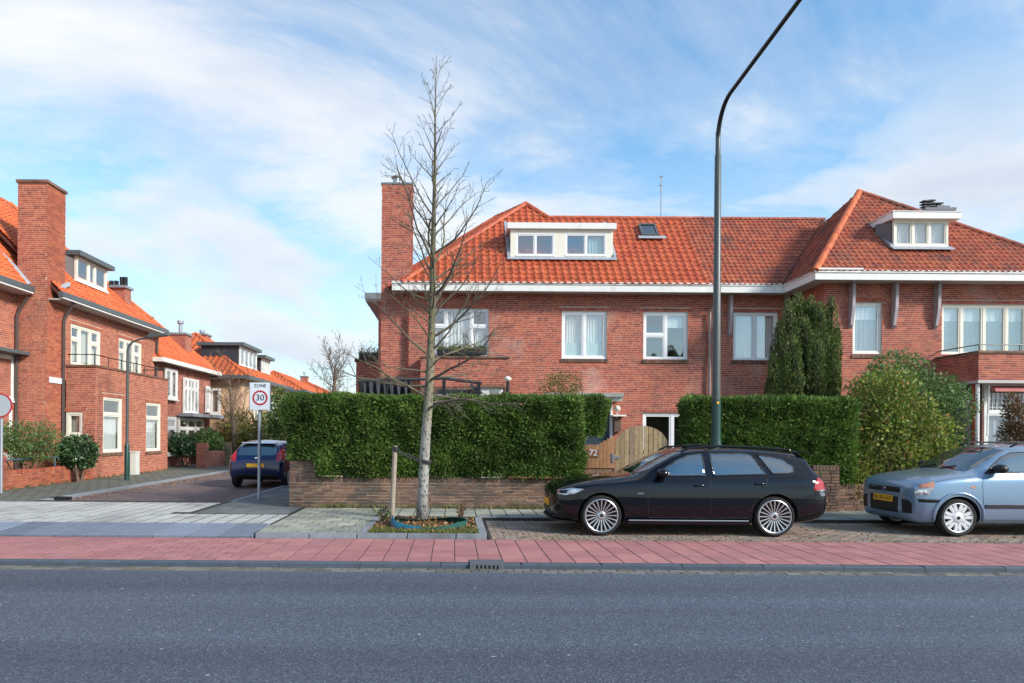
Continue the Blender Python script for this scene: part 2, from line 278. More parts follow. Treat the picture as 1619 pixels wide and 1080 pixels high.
def barkM():
    m = bpy.data.materials.new('bark'); m.use_nodes = True; g = NT(m.node_tree); b = principled(g, 0.95)
    geo = g.n('ShaderNodeNewGeometry'); P = geo.outputs['Position']; s = g.n('ShaderNodeSeparateXYZ'); g.l(P, s.inputs[0])
    n = g.n('ShaderNodeTexNoise', i_Scale=3.0, i_Detail=5.0); g.l(P, n.inputs['Vector'])
    hgt = g.math('MULTIPLY_ADD', n.outputs[0], 1.6, s.outputs[2])
    base = g.ramp(g.math('DIVIDE', hgt, 8.0), [(0.22, (0.37, 0.36, 0.33)), (0.40, (0.24, 0.22, 0.14)), (0.62, (0.17, 0.155, 0.08)), (1.0, (0.13, 0.11, 0.08))])
    mp = g.n('ShaderNodeMapping'); mp.inputs['Scale'].default_value = (1, 1, 0.55); g.l(P, mp.inputs[0]); v = g.n('ShaderNodeTexNoise', i_Scale=26.0, i_Detail=5.0, i_Roughness=0.7); g.l(mp.outputs[0], v.inputs['Vector'])
    c = g.mix(g.ramp(v.outputs[0], [(0.51, (0, 0, 0)), (0.58, (0.9,) * 3)]), base, (0.045, 0.045, 0.042)); g.l(c, b.inputs['Base Color'])
    bp = g.n('ShaderNodeBump', i_Strength=0.7, i_Distance=0.02, invert=True); g.l(v.outputs[0], bp.inputs['Height']); g.l(bp.outputs[0], b.inputs['Normal']); return m
MT['bark'] = barkM()

# ---------------------------------------------------------------- mesh helpers
class MB:
    def __init__(s): s.v = []; s.f = []
    def box(s, x0, x1, y0, y1, z0, z1):
        b = len(s.v); s.v += [(x, y, z) for z in (z0, z1) for y in (y0, y1) for x in (x0, x1)]
        s.f += [tuple(b + i for i in q) for q in ((0, 2, 3, 1), (4, 5, 7, 6), (0, 1, 5, 4), (2, 6, 7, 3), (0, 4, 6, 2), (1, 3, 7, 5))]; return s
    def fbox(s, F, u0, u1, z0, z1, d0, d1):
        b = len(s.v); s.v += [F(u, z, d) for d in (d0, d1) for z in (z0, z1) for u in (u0, u1)]
        s.f += [tuple(b + i for i in q) for q in ((0, 2, 3, 1), (4, 5, 7, 6), (0, 1, 5, 4), (2, 6, 7, 3), (0, 4, 6, 2), (1, 3, 7, 5))]; return s
    def poly(s, pts): b = len(s.v); s.v += [tuple(p) for p in pts]; s.f.append(tuple(range(b, b + len(pts)))); return s
    def prism(s, pts, vec):
        """closed prism: polygon pts swept along vec"""
        n = len(pts); b = len(s.v); vec = Vector(vec); s.v += [tuple(p) for p in pts] + [tuple(Vector(p) + vec) for p in pts]
        s.f += [tuple(range(b + n - 1, b - 1, -1)), tuple(range(b + n, b + 2 * n))] + [(b + i, b + (i + 1) % n, b + n + (i + 1) % n, b + n + i) for i in range(n)]; return s
    def tube(s, pts, rad, n=8, cap=True):
        pts = [Vector(p) for p in pts]; rad = rad if hasattr(rad, '__len__') else [rad] * len(pts); b = len(s.v); up = None
        for i, p in enumerate(pts):
            t = (pts[min(i + 1, len(pts) - 1)] - pts[max(i - 1, 0)]).normalized()
            if up is None: up = t.orthogonal().normalized()
            up = (up - t * up.dot(t))
            up = up.normalized() if up.length > 1e-6 else t.orthogonal().normalized()
            w = t.cross(up)
            for k in range(n):
                a = 2 * math.pi * k / n; s.v.append(tuple(p + (up * math.cos(a) + w * math.sin(a)) * rad[i]))
        for i in range(len(pts) - 1):
            for k in range(n):
                k2 = (k + 1) % n; s.f.append((b + i * n + k, b + i * n + k2, b + (i + 1) * n + k2, b + (i + 1) * n + k))
        if cap: s.f.append(tuple(b + k for k in reversed(range(n)))); s.f.append(tuple(b + (len(pts) - 1) * n + k for k in range(n)))
        return s
    def lathe(s, prof, c=(0, 0, 0), axis='z', n=24, closed=False):
        """prof: (radius, height) pairs turned round axis through c"""
        b = len(s.v); c = Vector(c)
        for r, h in prof:
            for k in range(n):
                a = 2 * math.pi * k / n; p = (r * math.cos(a), r * math.sin(a), h)
                if axis == 'y': p = (p[0], p[2], p[1])
                elif axis == 'x': p = (p[2], p[0], p[1])
                s.v.append(tuple(c + Vector(p)))
        m = len(prof)
        for i in range(m if closed else m - 1):
            for k in range(n):
                k2 = (k + 1) % n; i2 = (i + 1) % m; s.f.append((b + i * n + k, b + i * n + k2, b + i2 * n + k2, b + i2 * n + k))
        return s
    def mesh(s, name):
        me = bpy.data.meshes.new(name); me.from_pydata(s.v, [], s.f); me.update(); return me
def link(o, parent=None):
    COL.objects.link(o)
    if parent is not None:
        o.parent = parent
    return o
def wloc(o):
    v = Vector((0, 0, 0))
    while o is not None: v += o.location; o = o.parent
    return v
def tag(o, label=None, cat=None, group=None, kind=None):
    for k, v in (('label', label), ('category', cat), ('group', group), ('kind', kind)):
        if v: o[k] = v
    return o
def mk(name, mb, mat, parent=None, smooth=False, fix=True, **t):
    """one mesh object, geometry given in world space (or in the thing's own space when fix is False)"""
    me = mb.mesh(name) if isinstance(mb, MB) else mb
    if fix == 'n' or isinstance(mb, MB):
        bm = bmesh.new(); bm.from_mesh(me); bmesh.ops.recalc_face_normals(bm, faces=bm.faces); bm.to_mesh(me); bm.free()
    for m in (mat if isinstance(mat, (list, tuple)) else [mat]):
        if m is not None: me.materials.append(MT[m] if isinstance(m, str) else m)
    if smooth:
        me.shade_smooth()
        if smooth != 'all': me.set_sharp_from_angle(angle=R(40 if smooth is True else smooth))
    o = bpy.data.objects.new(name, me); link(o, parent)
    if fix and parent is not None: o.location = -wloc(parent)
    return tag(o, **t)
def thing(name, loc, label, cat, group=None, rz=0.0, parent=None):
    o = bpy.data.objects.new(name, None); o.empty_display_size = 0.2; link(o, parent); o.location = loc; o.rotation_euler = (0, 0, rz)
    return tag(o, label, cat, group)
def Frame(o, U, n):
    o = Vector(o); U = Vector(U).normalized(); n = Vector(n).normalized()
    def f(u, z, d): p = o + U * u + n * d; return (p.x, p.y, p.z + z)
    f.o, f.U, f.n = o, U, n; return f
def front(Y): return Frame((0, Y, 0), (1, 0, 0), (0, -1, 0))
def east(X): return Frame((X, 0, 0), (0, 1, 0), (1, 0, 0))
def west(X): return Frame((X, 0, 0), (0, -1, 0), (-1, 0, 0))       # u = -Y
def np_mesh(name, V, F4):
    me = bpy.data.meshes.new(name); n = len(F4); k = F4.shape[1]
    me.vertices.add(len(V)); me.vertices.foreach_set('co', np.asarray(V, np.float32).ravel())
    me.loops.add(n * k); me.loops.foreach_set('vertex_index', np.asarray(F4, np.int32).ravel())
    me.polygons.add(n); me.polygons.foreach_set('loop_start', np.arange(0, n * k, k, dtype=np.int32))
    me.update(calc_edges=True); me.validate(); me.shade_flat(); return me

# many alike pieces: those largest in the picture are objects, the rest one joined part
def tile_mesh(name, w, d, h, bev=0.004, mat=None):
    x, y = w / 2, d / 2; b = bev
    V = [(-x, -y, -h), (x, -y, -h), (x, y, -h), (-x, y, -h), (-x, -y, -b), (x, -y, -b), (x, y, -b), (-x, y, -b), (-x + b, -y + b, 0), (x - b, -y + b, 0), (x - b, y - b, 0), (-x + b, y - b, 0)]
    Fc = [(8, 9, 10, 11)] + [(i, (i + 1) % 4, 4 + (i + 1) % 4, 4 + i) for i in range(4)] + [(4 + i, 4 + (i + 1) % 4, 8 + (i + 1) % 4, 8 + i) for i in range(4)]
    me = bpy.data.meshes.new(name); me.from_pydata(V, [], Fc); me.update()
    if mat: me.materials.append(MT[mat])
    return me
def pieces(parent, name, me, mats, nmax=300, rest_name=None, force_rest=(), cut=None, rest_mesh=None):
    pl = wloc(parent); sc = []
    for i, m in enumerate(mats):
        p = m.translation; q = project(p)
        ok = q is not None and -10 < q[0] < 1629 and -10 < q[1] < 1090 and i not in force_rest
        sc.append((-(1.0 / p.y if ok else 0), i))
    sc.sort(); parts = [i for s, i in sc[:nmax] if s < 0]; ps = set(parts)
    for i in parts:
        o = bpy.data.objects.new(name, me); link(o, parent); o.matrix_local = Matrix.Translation(-pl) @ mats[i]
    rest = [i for i in range(len(mats)) if i not in ps]
    if rest:
        src = rest_mesh or me
        V0 = np.array([v.co[:] + (1,) for v in src.vertices]); Fs = [tuple(p.vertices) for p in src.polygons]
        V = np.concatenate([(V0 @ np.array(mats[i]).T)[:, :3] for i in rest]); nv = len(V0)
        F4 = np.array(Fs); F = np.concatenate([F4 + k * nv for k in range(len(rest))])
        rm = np_mesh(rest_name or name, V, F)
        for m in me.materials: rm.materials.append(m)
        if cut:
            bm = bmesh.new(); bm.from_mesh(rm)
            for co, no in cut:
                bmesh.ops.bisect_plane(bm, geom=bm.verts[:] + bm.edges[:] + bm.faces[:], plane_co=co, plane_no=no, clear_outer=True)
            bm.to_mesh(rm); bm.free()
        o = bpy.data.objects.new(rest_name or name, rm); link(o, parent); o.location = -pl; o['kind'] = 'stuff'
def jit(s): return (random.random() - 0.5) * 2 * s
def pave(parent, name, x0, x1, y0, y1, w, d, z, mat, stagger=0.0, gap=0.006, nmax=300, slope=0.0, along='x', keep=None, h=0.05, tilt=0.004):
    me = tile_mesh(name, w - gap, d - gap, h, 0.004, mat); mats = []
    rows = int(round((y1 - y0) / d))
    for r in range(rows):
        yc = y0 + (r + 0.5) * d; off = (stagger * w) if r % 2 else 0.0; e = x0 - off
        while e < x1 - 0.02:
            p, q = max(e, x0), min(e + w, x1); e += w; xc = (p + q) / 2
            if q - p < 0.03 or (keep and not keep(xc, yc)): continue
            zz = z + slope * (yc - y0) + jit(0.0012)
            mats.append(Matrix.Translation((xc, yc, zz)) @ Matrix.Rotation(math.atan(slope) + jit(tilt), 4, 'X') @ Matrix.Rotation(jit(tilt), 4, 'Y') @ Matrix.Diagonal(((q - p - gap) / (w - gap), 1, 1, 1)))
    pieces(parent, name, me, mats, nmax, 'distant_' + name)

# ---------------------------------------------------------------- brickwork, windows, roofs
def bricks_boxes(F, rects, d0=-0.006, d1=0.0):
    n = len(rects)
    if n == 0: return None
    A = np.array(rects, float); dj = rng.uniform(-0.001, 0.001, n) + d1
    o = np.array(F.o); U = np.array(F.U); N = np.array(F.n)
    V = np.zeros((n, 8, 3))
    for k in range(8):
        u = A[:, 0 + (k & 1)]; z = A[:, 2 + ((k >> 1) & 1)]; d = dj if k & 4 else np.full(n, d0)
        V[:, k] = o + u[:, None] * U + d[:, None] * N; V[:, k, 2] += z
    q = np.array(((4, 5, 7, 6), (0, 1, 5, 4), (2, 6, 7, 3), (0, 4, 6, 2), (1, 3, 7, 5)))
    Fc = (np.arange(n)[:, None, None] * 8 + q[None]).reshape(-1, 4)
    return V.reshape(-1, 3), Fc
def course(u0, u1, z0, z1, holes, bl=0.208, bh=0.0505, j=0.012, seed=0):
    rects = []; r = 0; z = z0
    while z + bh * 0.6 < z1:
        zt = min(z + bh, z1); zc = (z + zt) / 2; spans = [(u0, u1)]
        for h in holes:
            if h[2] < zc < h[3]:
                ns = []
                for a, b in spans:
                    if h[1] <= a or h[0] >= b: ns.append((a, b)); continue
                    if h[0] > a: ns.append((a, h[0]))
                    if h[1] < b: ns.append((h[1], b))
                spans = ns
        off = random.random() * (bl + j)
        for a, b in spans:
            k = math.floor((a - u0 + off) / (bl + j)); 
            while True:
                p = u0 - off + k * (bl + j); q = p + bl; k += 1
                if p >= b: break
                p2, q2 = max(p, a), min(q, b)
                if q2 - p2 > 0.02: rects.append((p2, q2, z, zt))
        z += bh + j; r += 1
    return rects
def wall(parent, F, u0, u1, z0, z1, holes=(), mat='brick', mortar='mortar', thick=0.26, lintel=0.11, name='wall', solid=True):
    """mortar wall with openings; every brick is real geometry (joined: too small to pick apart); soldier courses over openings"""
    us = sorted({u0, u1, *[h[0] for h in holes], *[h[1] for h in holes]}); zs = sorted({z0, z1, *[h[2] for h in holes], *[h[3] for h in holes]})
    us = [u for u in us if u0 <= u <= u1]; zs = [z for z in zs if z0 <= z <= z1]
    mb = MB()
    for i in range(len(us) - 1):
        zi = 0
        while zi < len(zs) - 1:
            uc = (us[i] + us[i + 1]) / 2
            solidc = lambda k: not any(h[0] < uc < h[1] and h[2] < (zs[k] + zs[k + 1]) / 2 < h[3] for h in holes)
            if not solidc(zi): zi += 1; continue
            j = zi
            while j < len(zs) - 1 and solidc(j): j += 1
            mb.fbox(F, us[i] + (0.006 if i == 0 else 0), us[i + 1] - (0.006 if i == len(us) - 2 else 0), zs[zi], zs[j] - (0.003 if j == len(zs) - 1 else 0), -thick, -0.0035); zi = j
    w = mk(name, mb, mortar, parent)
    sold = []; ex = list(holes)
    for h in holes:
        if lintel and h[3] + lintel < z1:
            a, b = h[0] - 0.11, h[1] + 0.11; ex.append((a, b, h[3], h[3] + lintel + 0.01))
            n = int((b - a) / 0.0625)
            for k in range(n):
                p = a + (b - a) * k / n; sold.append((p + 0.005, p + (b - a) / n - 0.005, h[3] + 0.004, h[3] + lintel))
    rects = course(u0, u1, z0 + 0.005, z1, ex) + sold
    V, Fc = bricks_boxes(F, rects)
    me = np_mesh('brickwork', V, Fc); me.materials.append(MT[mat])
    b = bpy.data.objects.new('brickwork', me); link(b, w); b.location = -wloc(w); b['kind'] = 'stuff'
    return w
def folds(mb, F, u0, u1, z0, z1, d, amp=0.03, n=9):
    m = n * 4; b = len(mb.v)
    for i in range(m + 1):
        u = u0 + (u1 - u0) * i / m; dd = d + amp * math.sin(i / 4 * 2 * math.pi) + jit(amp * 0.3)
        mb.v += [F(u, z0, dd), F(u, z1, dd)]
    mb.f += [(b + 2 * i, b + 2 * i + 2, b + 2 * i + 3, b + 2 * i + 1) for i in range(m)]
def window(parent, F, u0, u1, z0, z1, cols, frame='upvc', rec=0.06, fw=0.055, sash=0.045, sill='brick', depth=1.4, name='window', room=True):
    """cols: list of (relative width, cells); cells: list of (relative height from top, cover) ; cover None/'net'/'half'/'drape'/'drape_b'/'drape_c'/'blind'"""
    mb = MB(); dF, dB = -rec, -rec - 0.09
    mb.fbox(F, u0, u1, z1 - fw, z1, dB, dF).fbox(F, u0, u1, z0, z0 + fw, dB, dF + 0.015).fbox(F, u0, u0 + fw, z0 + fw, z1 - fw, dB, dF).fbox(F, u1 - fw, u1, z0 + fw, z1 - fw, dB, dF)
    iu0, iu1, iz0, iz1 = u0 + fw, u1 - fw, z0 + fw, z1 - fw; tot = sum(c[0] for c in cols); mul = fw * 0.9
    avail = iu1 - iu0 - mul * (len(cols) - 1); panes = []; covers = []; u = iu0
    for ci, (cw, cells) in enumerate(cols):
        w = avail * cw / tot; a, b = u, u + w; u = b
        if ci < len(cols) - 1: mb.fbox(F, b, b + mul, iz0, iz1, dB, dF - 0.002); u += mul
        th = sum(c[0] for c in cells); zt = iz1; av = iz1 - iz0 - mul * (len(cells) - 1)
        for k, (chh, cov) in enumerate(cells):
            h = av * chh / th; zb = zt - h; s = sash
            if s: mb.fbox(F, a, b, zt - s, zt, dB + 0.01, dF - 0.014).fbox(F, a, b, zb, zb + s, dB + 0.01, dF - 0.014).fbox(F, a, a + s, zb + s, zt - s, dB + 0.01, dF - 0.014).fbox(F, b - s, b, zb + s, zt - s, dB + 0.01, dF - 0.014)
            panes.append((a + s, b - s, zb + s, zt - s)); covers.append((a, b, zb, zt, cov))
            if k < len(cells) - 1: mb.fbox(F, a, b, zb - mul, zb, dB, dF - 0.002)
            zt = zb - mul
    w = mk(name, mb, frame, parent)
    for p in panes: mk('pane', MB().fbox(F, p[0] - 0.004, p[1] + 0.004, p[2] - 0.004, p[3] + 0.004, dF - 0.05, dF - 0.044), 'glass', w)
    for a, b, zb, zt, cov in covers:
        if not cov: continue
        for c in cov.split('+'):
            m = MB(); d = dB - 0.07
            if c == 'net': folds(m, F, a, b, zb, zt, d, 0.015, 7); mk('net_curtain', m, 'curtain', w)
            elif c == 'half': folds(m, F, a, b, zb, zb + (zt - zb) * 0.33, d + 0.05, 0.002, 3); mk('window_film', m, 'frost', w)
            elif c == 'blind': m.fbox(F, a, b, zt - (zt - zb) * 0.30, zt, d + 0.02, d + 0.026); mk('roller_blind', m, 'curtain', w)
            elif c == 'side': folds(m, F, a, a + (b - a) * 0.28, zb, zt, d, 0.02, 3); mk('curtain', m, 'curtain', w)
            else: folds(m, F, a, b, zb, zt, d, 0.03, 6); mk('curtain', m, c, w)
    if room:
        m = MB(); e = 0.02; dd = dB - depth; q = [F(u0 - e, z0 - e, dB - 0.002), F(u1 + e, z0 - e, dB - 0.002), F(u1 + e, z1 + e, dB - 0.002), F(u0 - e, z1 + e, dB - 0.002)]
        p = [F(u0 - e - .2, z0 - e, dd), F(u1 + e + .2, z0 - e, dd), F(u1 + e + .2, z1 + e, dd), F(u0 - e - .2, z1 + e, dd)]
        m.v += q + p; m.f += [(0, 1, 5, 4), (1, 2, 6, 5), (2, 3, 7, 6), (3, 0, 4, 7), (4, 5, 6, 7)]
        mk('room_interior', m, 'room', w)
    if sill == 'brick':
        n = max(2, int((u1 - u0 + 0.08) / 0.0625)); m = MB(); rects = [(u0 - 0.04 + (u1 - u0 + 0.08) * k / n + 0.004, u0 - 0.04 + (u1 - u0 + 0.08) * (k + 1) / n - 0.004, z0 - 0.115, z0 - 0.006) for k in range(n)]
        for r in rects: m.fbox(F, r[0], r[1], r[2], r[3], -0.10, 0.035)
        mk('window_sill', m, 'brick_garden', w)['kind'] = 'stuff'
    elif sill: mk('window_sill', MB().fbox(F, u0 - 0.05, u1 + 0.05, z0 - 0.06, z0 - 0.004, -0.1, 0.05), sill, w)
    return w
def pantile(name, w, l, mat):
    xs = [-0.50, -0.40, -0.27, -0.10, 0.10, 0.27, 0.42, 0.54]; hs = [0.044, 0.015, 0.002, 0.0, 0.009, 0.035, 0.052, 0.047]
    V = []; 
    for y, dz in ((-l * 0.56, 0.026), (l * 0.56, 0.0)): V += [(x * w, y, h * w / 0.27 + dz) for x, h in zip(xs, hs)]
    V += [(x * w, -l * 0.56, h * w / 0.27 + 0.006) for x, h in zip(xs, hs)]
    n = len(xs); Fc = [(i, i + 1, n + i + 1, n + i) for i in range(n - 1)] + [(2 * n + i, 2 * n + i + 1, i + 1, i) for i in range(n - 1)]
    me = bpy.data.meshes.new(name); me.from_pydata(V, [], Fc); me.update(); me.materials.append(MT[mat]); return me
def roof(parent, pts, tw, th, mat, nmax=0, name='roof', under='under', split=None):
    """tiled roof plane: pts = planar polygon, first edge is the eave; pantiles laid course by course"""
    P = [Vector(p) for p in pts]; U = (P[1] - P[0]); U.z = 0; U.normalize()
    N = None
    for i in range(2, len(P)):
        N = (P[1] - P[0]).cross(P[i] - P[0])
        if N.length > 1e-4: break
    N.normalize(); N = -N if N.z < 0 else N
    V = N.cross(U).normalized(); V = -V if V.z < 0 else V
    if U.cross(V).dot(N) < 0: U = -U
    base = mk(name, MB().prism([p - N * 0.03 for p in P], -N * 0.08), under, parent)
    q = [((p - P[0]).dot(U), (p - P[0]).dot(V)) for p in P]; area = sum(q[i][0] * q[(i + 1) % len(q)][1] - q[(i + 1) % len(q)][0] * q[i][1] for i in range(len(q)))
    if area < 0: q = q[::-1]; PP = P[::-1]
    else: PP = P
    cut = []; edges = []
    for i in range(len(q)):
        a, b = Vector(q[i]), Vector(q[(i + 1) % len(q)]); e = b - a; nn = Vector((e.y, -e.x)).normalized(); edges.append((a, nn))
        if abs(e.y) > 1e-3 or a.y > 0.5: cut.append((PP[i], (U * nn.x + V * nn.y)))
    us = [a[0] for a in q]; vs = [a[1] for a in q]
    sets = [(tw, th, mat, min(us), max(us))] if not split else [(tw, th, mat, min(us), split[0]), (split[1], split[2], split[3], split[0], max(us))]
    Rm = Matrix((U, V, N)).transposed().to_4x4()
    for si, (w, h, m, ua, ub) in enumerate(sets):
        if si == 1: ua = last
        me = pantile('roof_tile', w, h, m); mats = []; rest = set(); v = h * 0.42; r = 0
        while v < max(vs) + h * 0.4:
            u = ua + w / 2
            while u < ub + w * (0.5 if si == len(sets) - 1 else 0.01):
                d = max((Vector((u, v)) - a).dot(n) for a, n in edges if not (abs(n.x) < 1e-3 and n.y < 0))
                if d < max(w, h) * 0.62:
                    if d > -max(w, h) * 0.55: rest.add(len(mats))
                    o = P[0] + U * (u + jit(0.006)) + V * (v + jit(0.006)) + N * jit(0.003)
                    mats.append(Matrix.Translation(o) @ Rm @ Matrix.Rotation(jit(0.012), 4, 'Z'))
                u += w
            last = u - w / 2; v += h; r += 1
        pieces(base, 'roof_tile', me, mats, nmax if not split else nmax // 2, 'roof_tiling', rest, cut)
    return base
_rt = {}
def ridge(parent, a, b, mat, r=0.10, step=0.34, name='ridge_tile'):
    a, b = Vector(a), Vector(b); L = (b - a).length; n = max(1, round(L / step)); key = (mat, r)
    if key not in _rt:
        V = []; k = 8
        for x, rr in ((-0.53, 1.0), (0.46, 0.90), (0.53, 0.90)):
            for i in range(k + 1):
                t = math.pi * (i / k) * 1.1 - math.pi * 0.05; V.append((x * step, math.cos(t) * r * rr, math.sin(t) * r * rr))
        Fc = [(j * (k + 1) + i, j * (k + 1) + i + 1, (j + 1) * (k + 1) + i + 1, (j + 1) * (k + 1) + i) for j in range(2) for i in range(k)] + [tuple(range(k + 1))]
        me = bpy.data.meshes.new(name); me.from_pydata(V, [], Fc); me.update(); me.shade_smooth(); me.set_sharp_from_angle(angle=R(50)); me.materials.append(MT[mat]); _rt[key] = me
    X = (b - a).normalized(); Y = Vector((0, 0, 1)).cross(X).normalized(); Z = X.cross(Y); rot = Matrix((X, Y, Z)).transposed().to_4x4(); pl = wloc(parent)
    for i in range(n):
        p = a + (b - a) * ((i + 0.5) / n)
        o = bpy.data.objects.new(name, _rt[key]); link(o, parent); o.matrix_local = Matrix.Translation(p - pl + Vector((jit(.004), jit(.004), jit(.004)))) @ rot @ Matrix.Rotation(R(-2.5), 4, 'Y') @ Matrix.Diagonal((L / n / step, 1, 1, 1))
def leaves(name, P, D, Wd, ln, wd, mat, parent=None, **t):
    P = np.asarray(P); n = len(P); D = D / np.linalg.norm(D, axis=1, keepdims=True); Wd = np.cross(D, Wd); Wd = Wd / (np.linalg.norm(Wd, axis=1, keepdims=True) + 1e-9)
    ln = np.broadcast_to(np.asarray(ln, float), (n,))[:, None]; wd = np.broadcast_to(np.asarray(wd, float), (n,))[:, None]
    V = np.stack([P, P + D * ln * 0.45 + Wd * wd * 0.5, P + D * ln, P + D * ln * 0.45 - Wd * wd * 0.5], 1).reshape(-1, 3)
    me = np_mesh(name, V, np.arange(n * 4).reshape(n, 4)); me.materials.append(MT[mat])
    o = bpy.data.objects.new(name, me); link(o, parent)
    if parent is not None: o.location = -wloc(parent)
    return tag(o, **t)
def rdir(n): v = rng.normal(size=(n, 3)); return v / np.linalg.norm(v, axis=1, keepdims=True)
def bumps(P, s=1.0, seed=0):
    """cheap smooth 3-D noise in about -1..1"""
    r = np.random.default_rng(seed); out = np.zeros(len(P))
    for k in range(7):
        f = r.normal(size=3) * s * (1 + k * 0.5); out += np.sin(P @ f + r.uniform(0, 6.28)) / (1 + 0.4 * k)
    return out / 2.6
def text_mesh(txt, size, depth=0.002, align='CENTER'):
    cu = bpy.data.curves.new('t', 'FONT'); cu.body = txt; cu.size = size; cu.extrude = depth; cu.align_x = align; cu.align_y = 'CENTER'; cu.resolution_u = 3
    o = bpy.data.objects.new('t', cu); COL.objects.link(o); dg = bpy.context.evaluated_depsgraph_get(); me = bpy.data.meshes.new_from_object(o.evaluated_get(dg))
    bpy.data.objects.remove(o); me.materials.clear(); return me
def put(name, me, mat, parent, mtx):
    o = bpy.data.objects.new(name, me); me.materials.append(MT[mat]); link(o, parent); o.matrix_local = mtx; return o
# ================================================================ GROUND, ROADS, PAVEMENTS
PZ = 0.06      # pavement level (cycle path and parking bay are 0, carriageway is -0.06)
mk('ground', MB().box(-1500, 1500, -600, 2500, -0.6, -0.20), 'ground', kind='structure')
road = mk('road', MB().box(-120, 120, -8, 8.22, -0.35, -0.06), 'asphalt', kind='structure')
g = mk('gutter', MB().box(-120, 120, 8.22, 8.46, -0.35, -0.0635), 'joint', kind='structure')
pave(g, 'brick', -7.2, 8.2, 8.225, 8.455, 0.212, 0.115, -0.058, 'gutter_brick', 0.5, 0.012, 300, tilt=0.02)
# raised kerb between carriageway and cycle path: single stones
k = mk('kerb', MB().box(-120, 120, 8.47, 8.575, -0.35, -0.03), 'joint', kind='structure')
kme = tile_mesh('kerb_stone', 0.995, 0.125, 0.30, 0.012, 'kerb_dark'); mats = []
for i in range(-12, 14): mats.append(Matrix.Translation((i + 0.35, 8.525, jit(0.004))) @ Matrix.Rotation(jit(0.004), 4, 'Z'))
pieces(k, 'kerb_stone', kme, mats)
cp = mk('cycle_path', MB().box(-120, 120, 8.59, 10.44, -0.35, -0.004), 'joint', kind='structure')
pave(cp, 'paving_tile', -2.72, 9.6, 8.60, 10.43, 0.305, 0.305, 0.0, 'red_tile', 0.0, 0.011, 230)
pave(cp, 'paving_tile', -7.6, -2.72, 8.60, 10.43, 0.305, 0.2033, 0.0, 'red_tile', 0.5, 0.018, 140)
m = MB(); m.box(9.45, 120, 8.60, 10.43, -0.2, -0.001).box(-120, -7.62, 8.60, 10.43, -0.2, -0.001); mk('distant_paving', m, 'red_tile', cp)
# storm drain set in the kerb
d = thing('storm_drain', (0.42, 8.50, -0.06), 'dark cast iron street drain with slots set into the kerb below the tree', 'drain')
m = MB(); x0, x1 = 0.215, 0.645; y0 = 8.425
m.box(x0, x1, y0 + 0.05, 8.70, -0.02, 0.012).box(x0, x1, y0, y0 + 0.05, -0.012, 0.009).box(x0, x1, y0, y0 + 0.02, -0.09, -0.066).box(x0, x0 + 0.05, y0, y0 + 0.02, -0.066, -0.012).box(x1 - 0.05, x1, y0, y0 + 0.02, -0.066, -0.012)
n = 6; w = (x1 - x0 - 0.1) / (2 * n + 1)
for i in range(n + 1): m.box(x0 + 0.05 + 2 * i * w, x0 + 0.05 + (2 * i + 1) * w, y0 + 0.002, y0 + 0.02, -0.066, -0.012)
mk('grate', m, M('cast_iron', (0.10, 0.11, 0.125), 0.6, 0.2, 12.0, 0.2, 80), d)
mk('inlet', MB().box(x0 + 0.04, x1 - 0.04, y0 + 0.021, y0 + 0.033, -0.075, -0.005), 'black', d)
# side street, exit ramp and light plateau
mk('side_street', MB().box(-9.2, -4.8, 13.0, 120, -0.19, 0.0), 'street', kind='structure')
rp = mk('crossing_ramp', MB().prism([(-16, 10.45, -0.004), (-16, 11.45, PZ - 0.004), (-16, 11.45, -0.15), (-16, 10.45, -0.15)], (12.95, 0, 0)), 'joint', kind='structure')
pave(rp, 'ramp_block', -15.1, -3.05, 10.45, 11.45, 0.5, 1.0, 0.0 + 0.03, 'ramp', 0.0, 0.016, 60, slope=PZ)
pl = mk('crossing_plateau', MB().box(-16, -3.1, 11.46, 15.4, -0.18, PZ - 0.004), 'joint', kind='structure')
def on_plateau(x, y):
    if x > -3.15 or x < -15.6: return False
    if x > -5.3 + (y - 13.0) * 0.16 and y > 13.0: return False
    return y < 15.15 - 0.02 * (x + 7.5) ** 2 and y < 15.3
pave(pl, 'paving_tile', -15.6, -3.1, 11.46, 15.3, 0.30, 0.30, PZ, 'light_tile', 0.0, 0.034, 300, keep=on_plateau)
# corner pavement along the right side of the side street
cpv = mk('corner_pavement', MB().box(-5.0, -3.1, 13.02, 60, -0.17, PZ - 0.003), 'joint', kind='structure')
pave(cpv, 'paving_tile', -4.95, -3.15, 13.05, 22.0, 0.30, 0.30, PZ + 0.002, 'dark_tile', 0.5, 0.007, 150)
m = MB().box(-5.02, -4.86, 15.4, 60, -0.12, PZ + 0.01); mk('kerb_edge', m, 'kerb', cpv)
# left pavement (mossy slabs) with kerb
mk('left_pavement', MB().box(-60, -9.36, 15.0, 120, -0.16, PZ), 'leftpave', kind='structure')
lk = mk('left_kerb', MB().box(-9.34, -9.22, 15.3, 120, -0.17, PZ - 0.02), 'joint', kind='structure')
kme2 = tile_mesh('kerb_stone', 0.15, 0.99, 0.2, 0.012, 'kerb'); pieces(lk, 'kerb_stone', kme2, [Matrix.Translation((-9.28, 16.0 + i, PZ + 0.012 + jit(.004))) for i in range(30)])
mk('left_forecourt', MB().box(-60, -16.0, 10.45, 15.0, -0.16, PZ - 0.002), 'leftpave', kind='structure')
gl = thing('storm_drain', (-9.15, 16.05, 0), 'small dark street gully at the end of the left kerb', 'drain')
mk('grate', MB().box(-9.33, -8.98, 15.75, 16.1, -0.02, 0.075), 'metal_dark', gl); m = MB()
for i in range(5): m.box(-9.30 + i * 0.06, -9.27 + i * 0.06, 15.78, 16.06, 0.0755, 0.082)
mk('slot', m, 'black', gl)
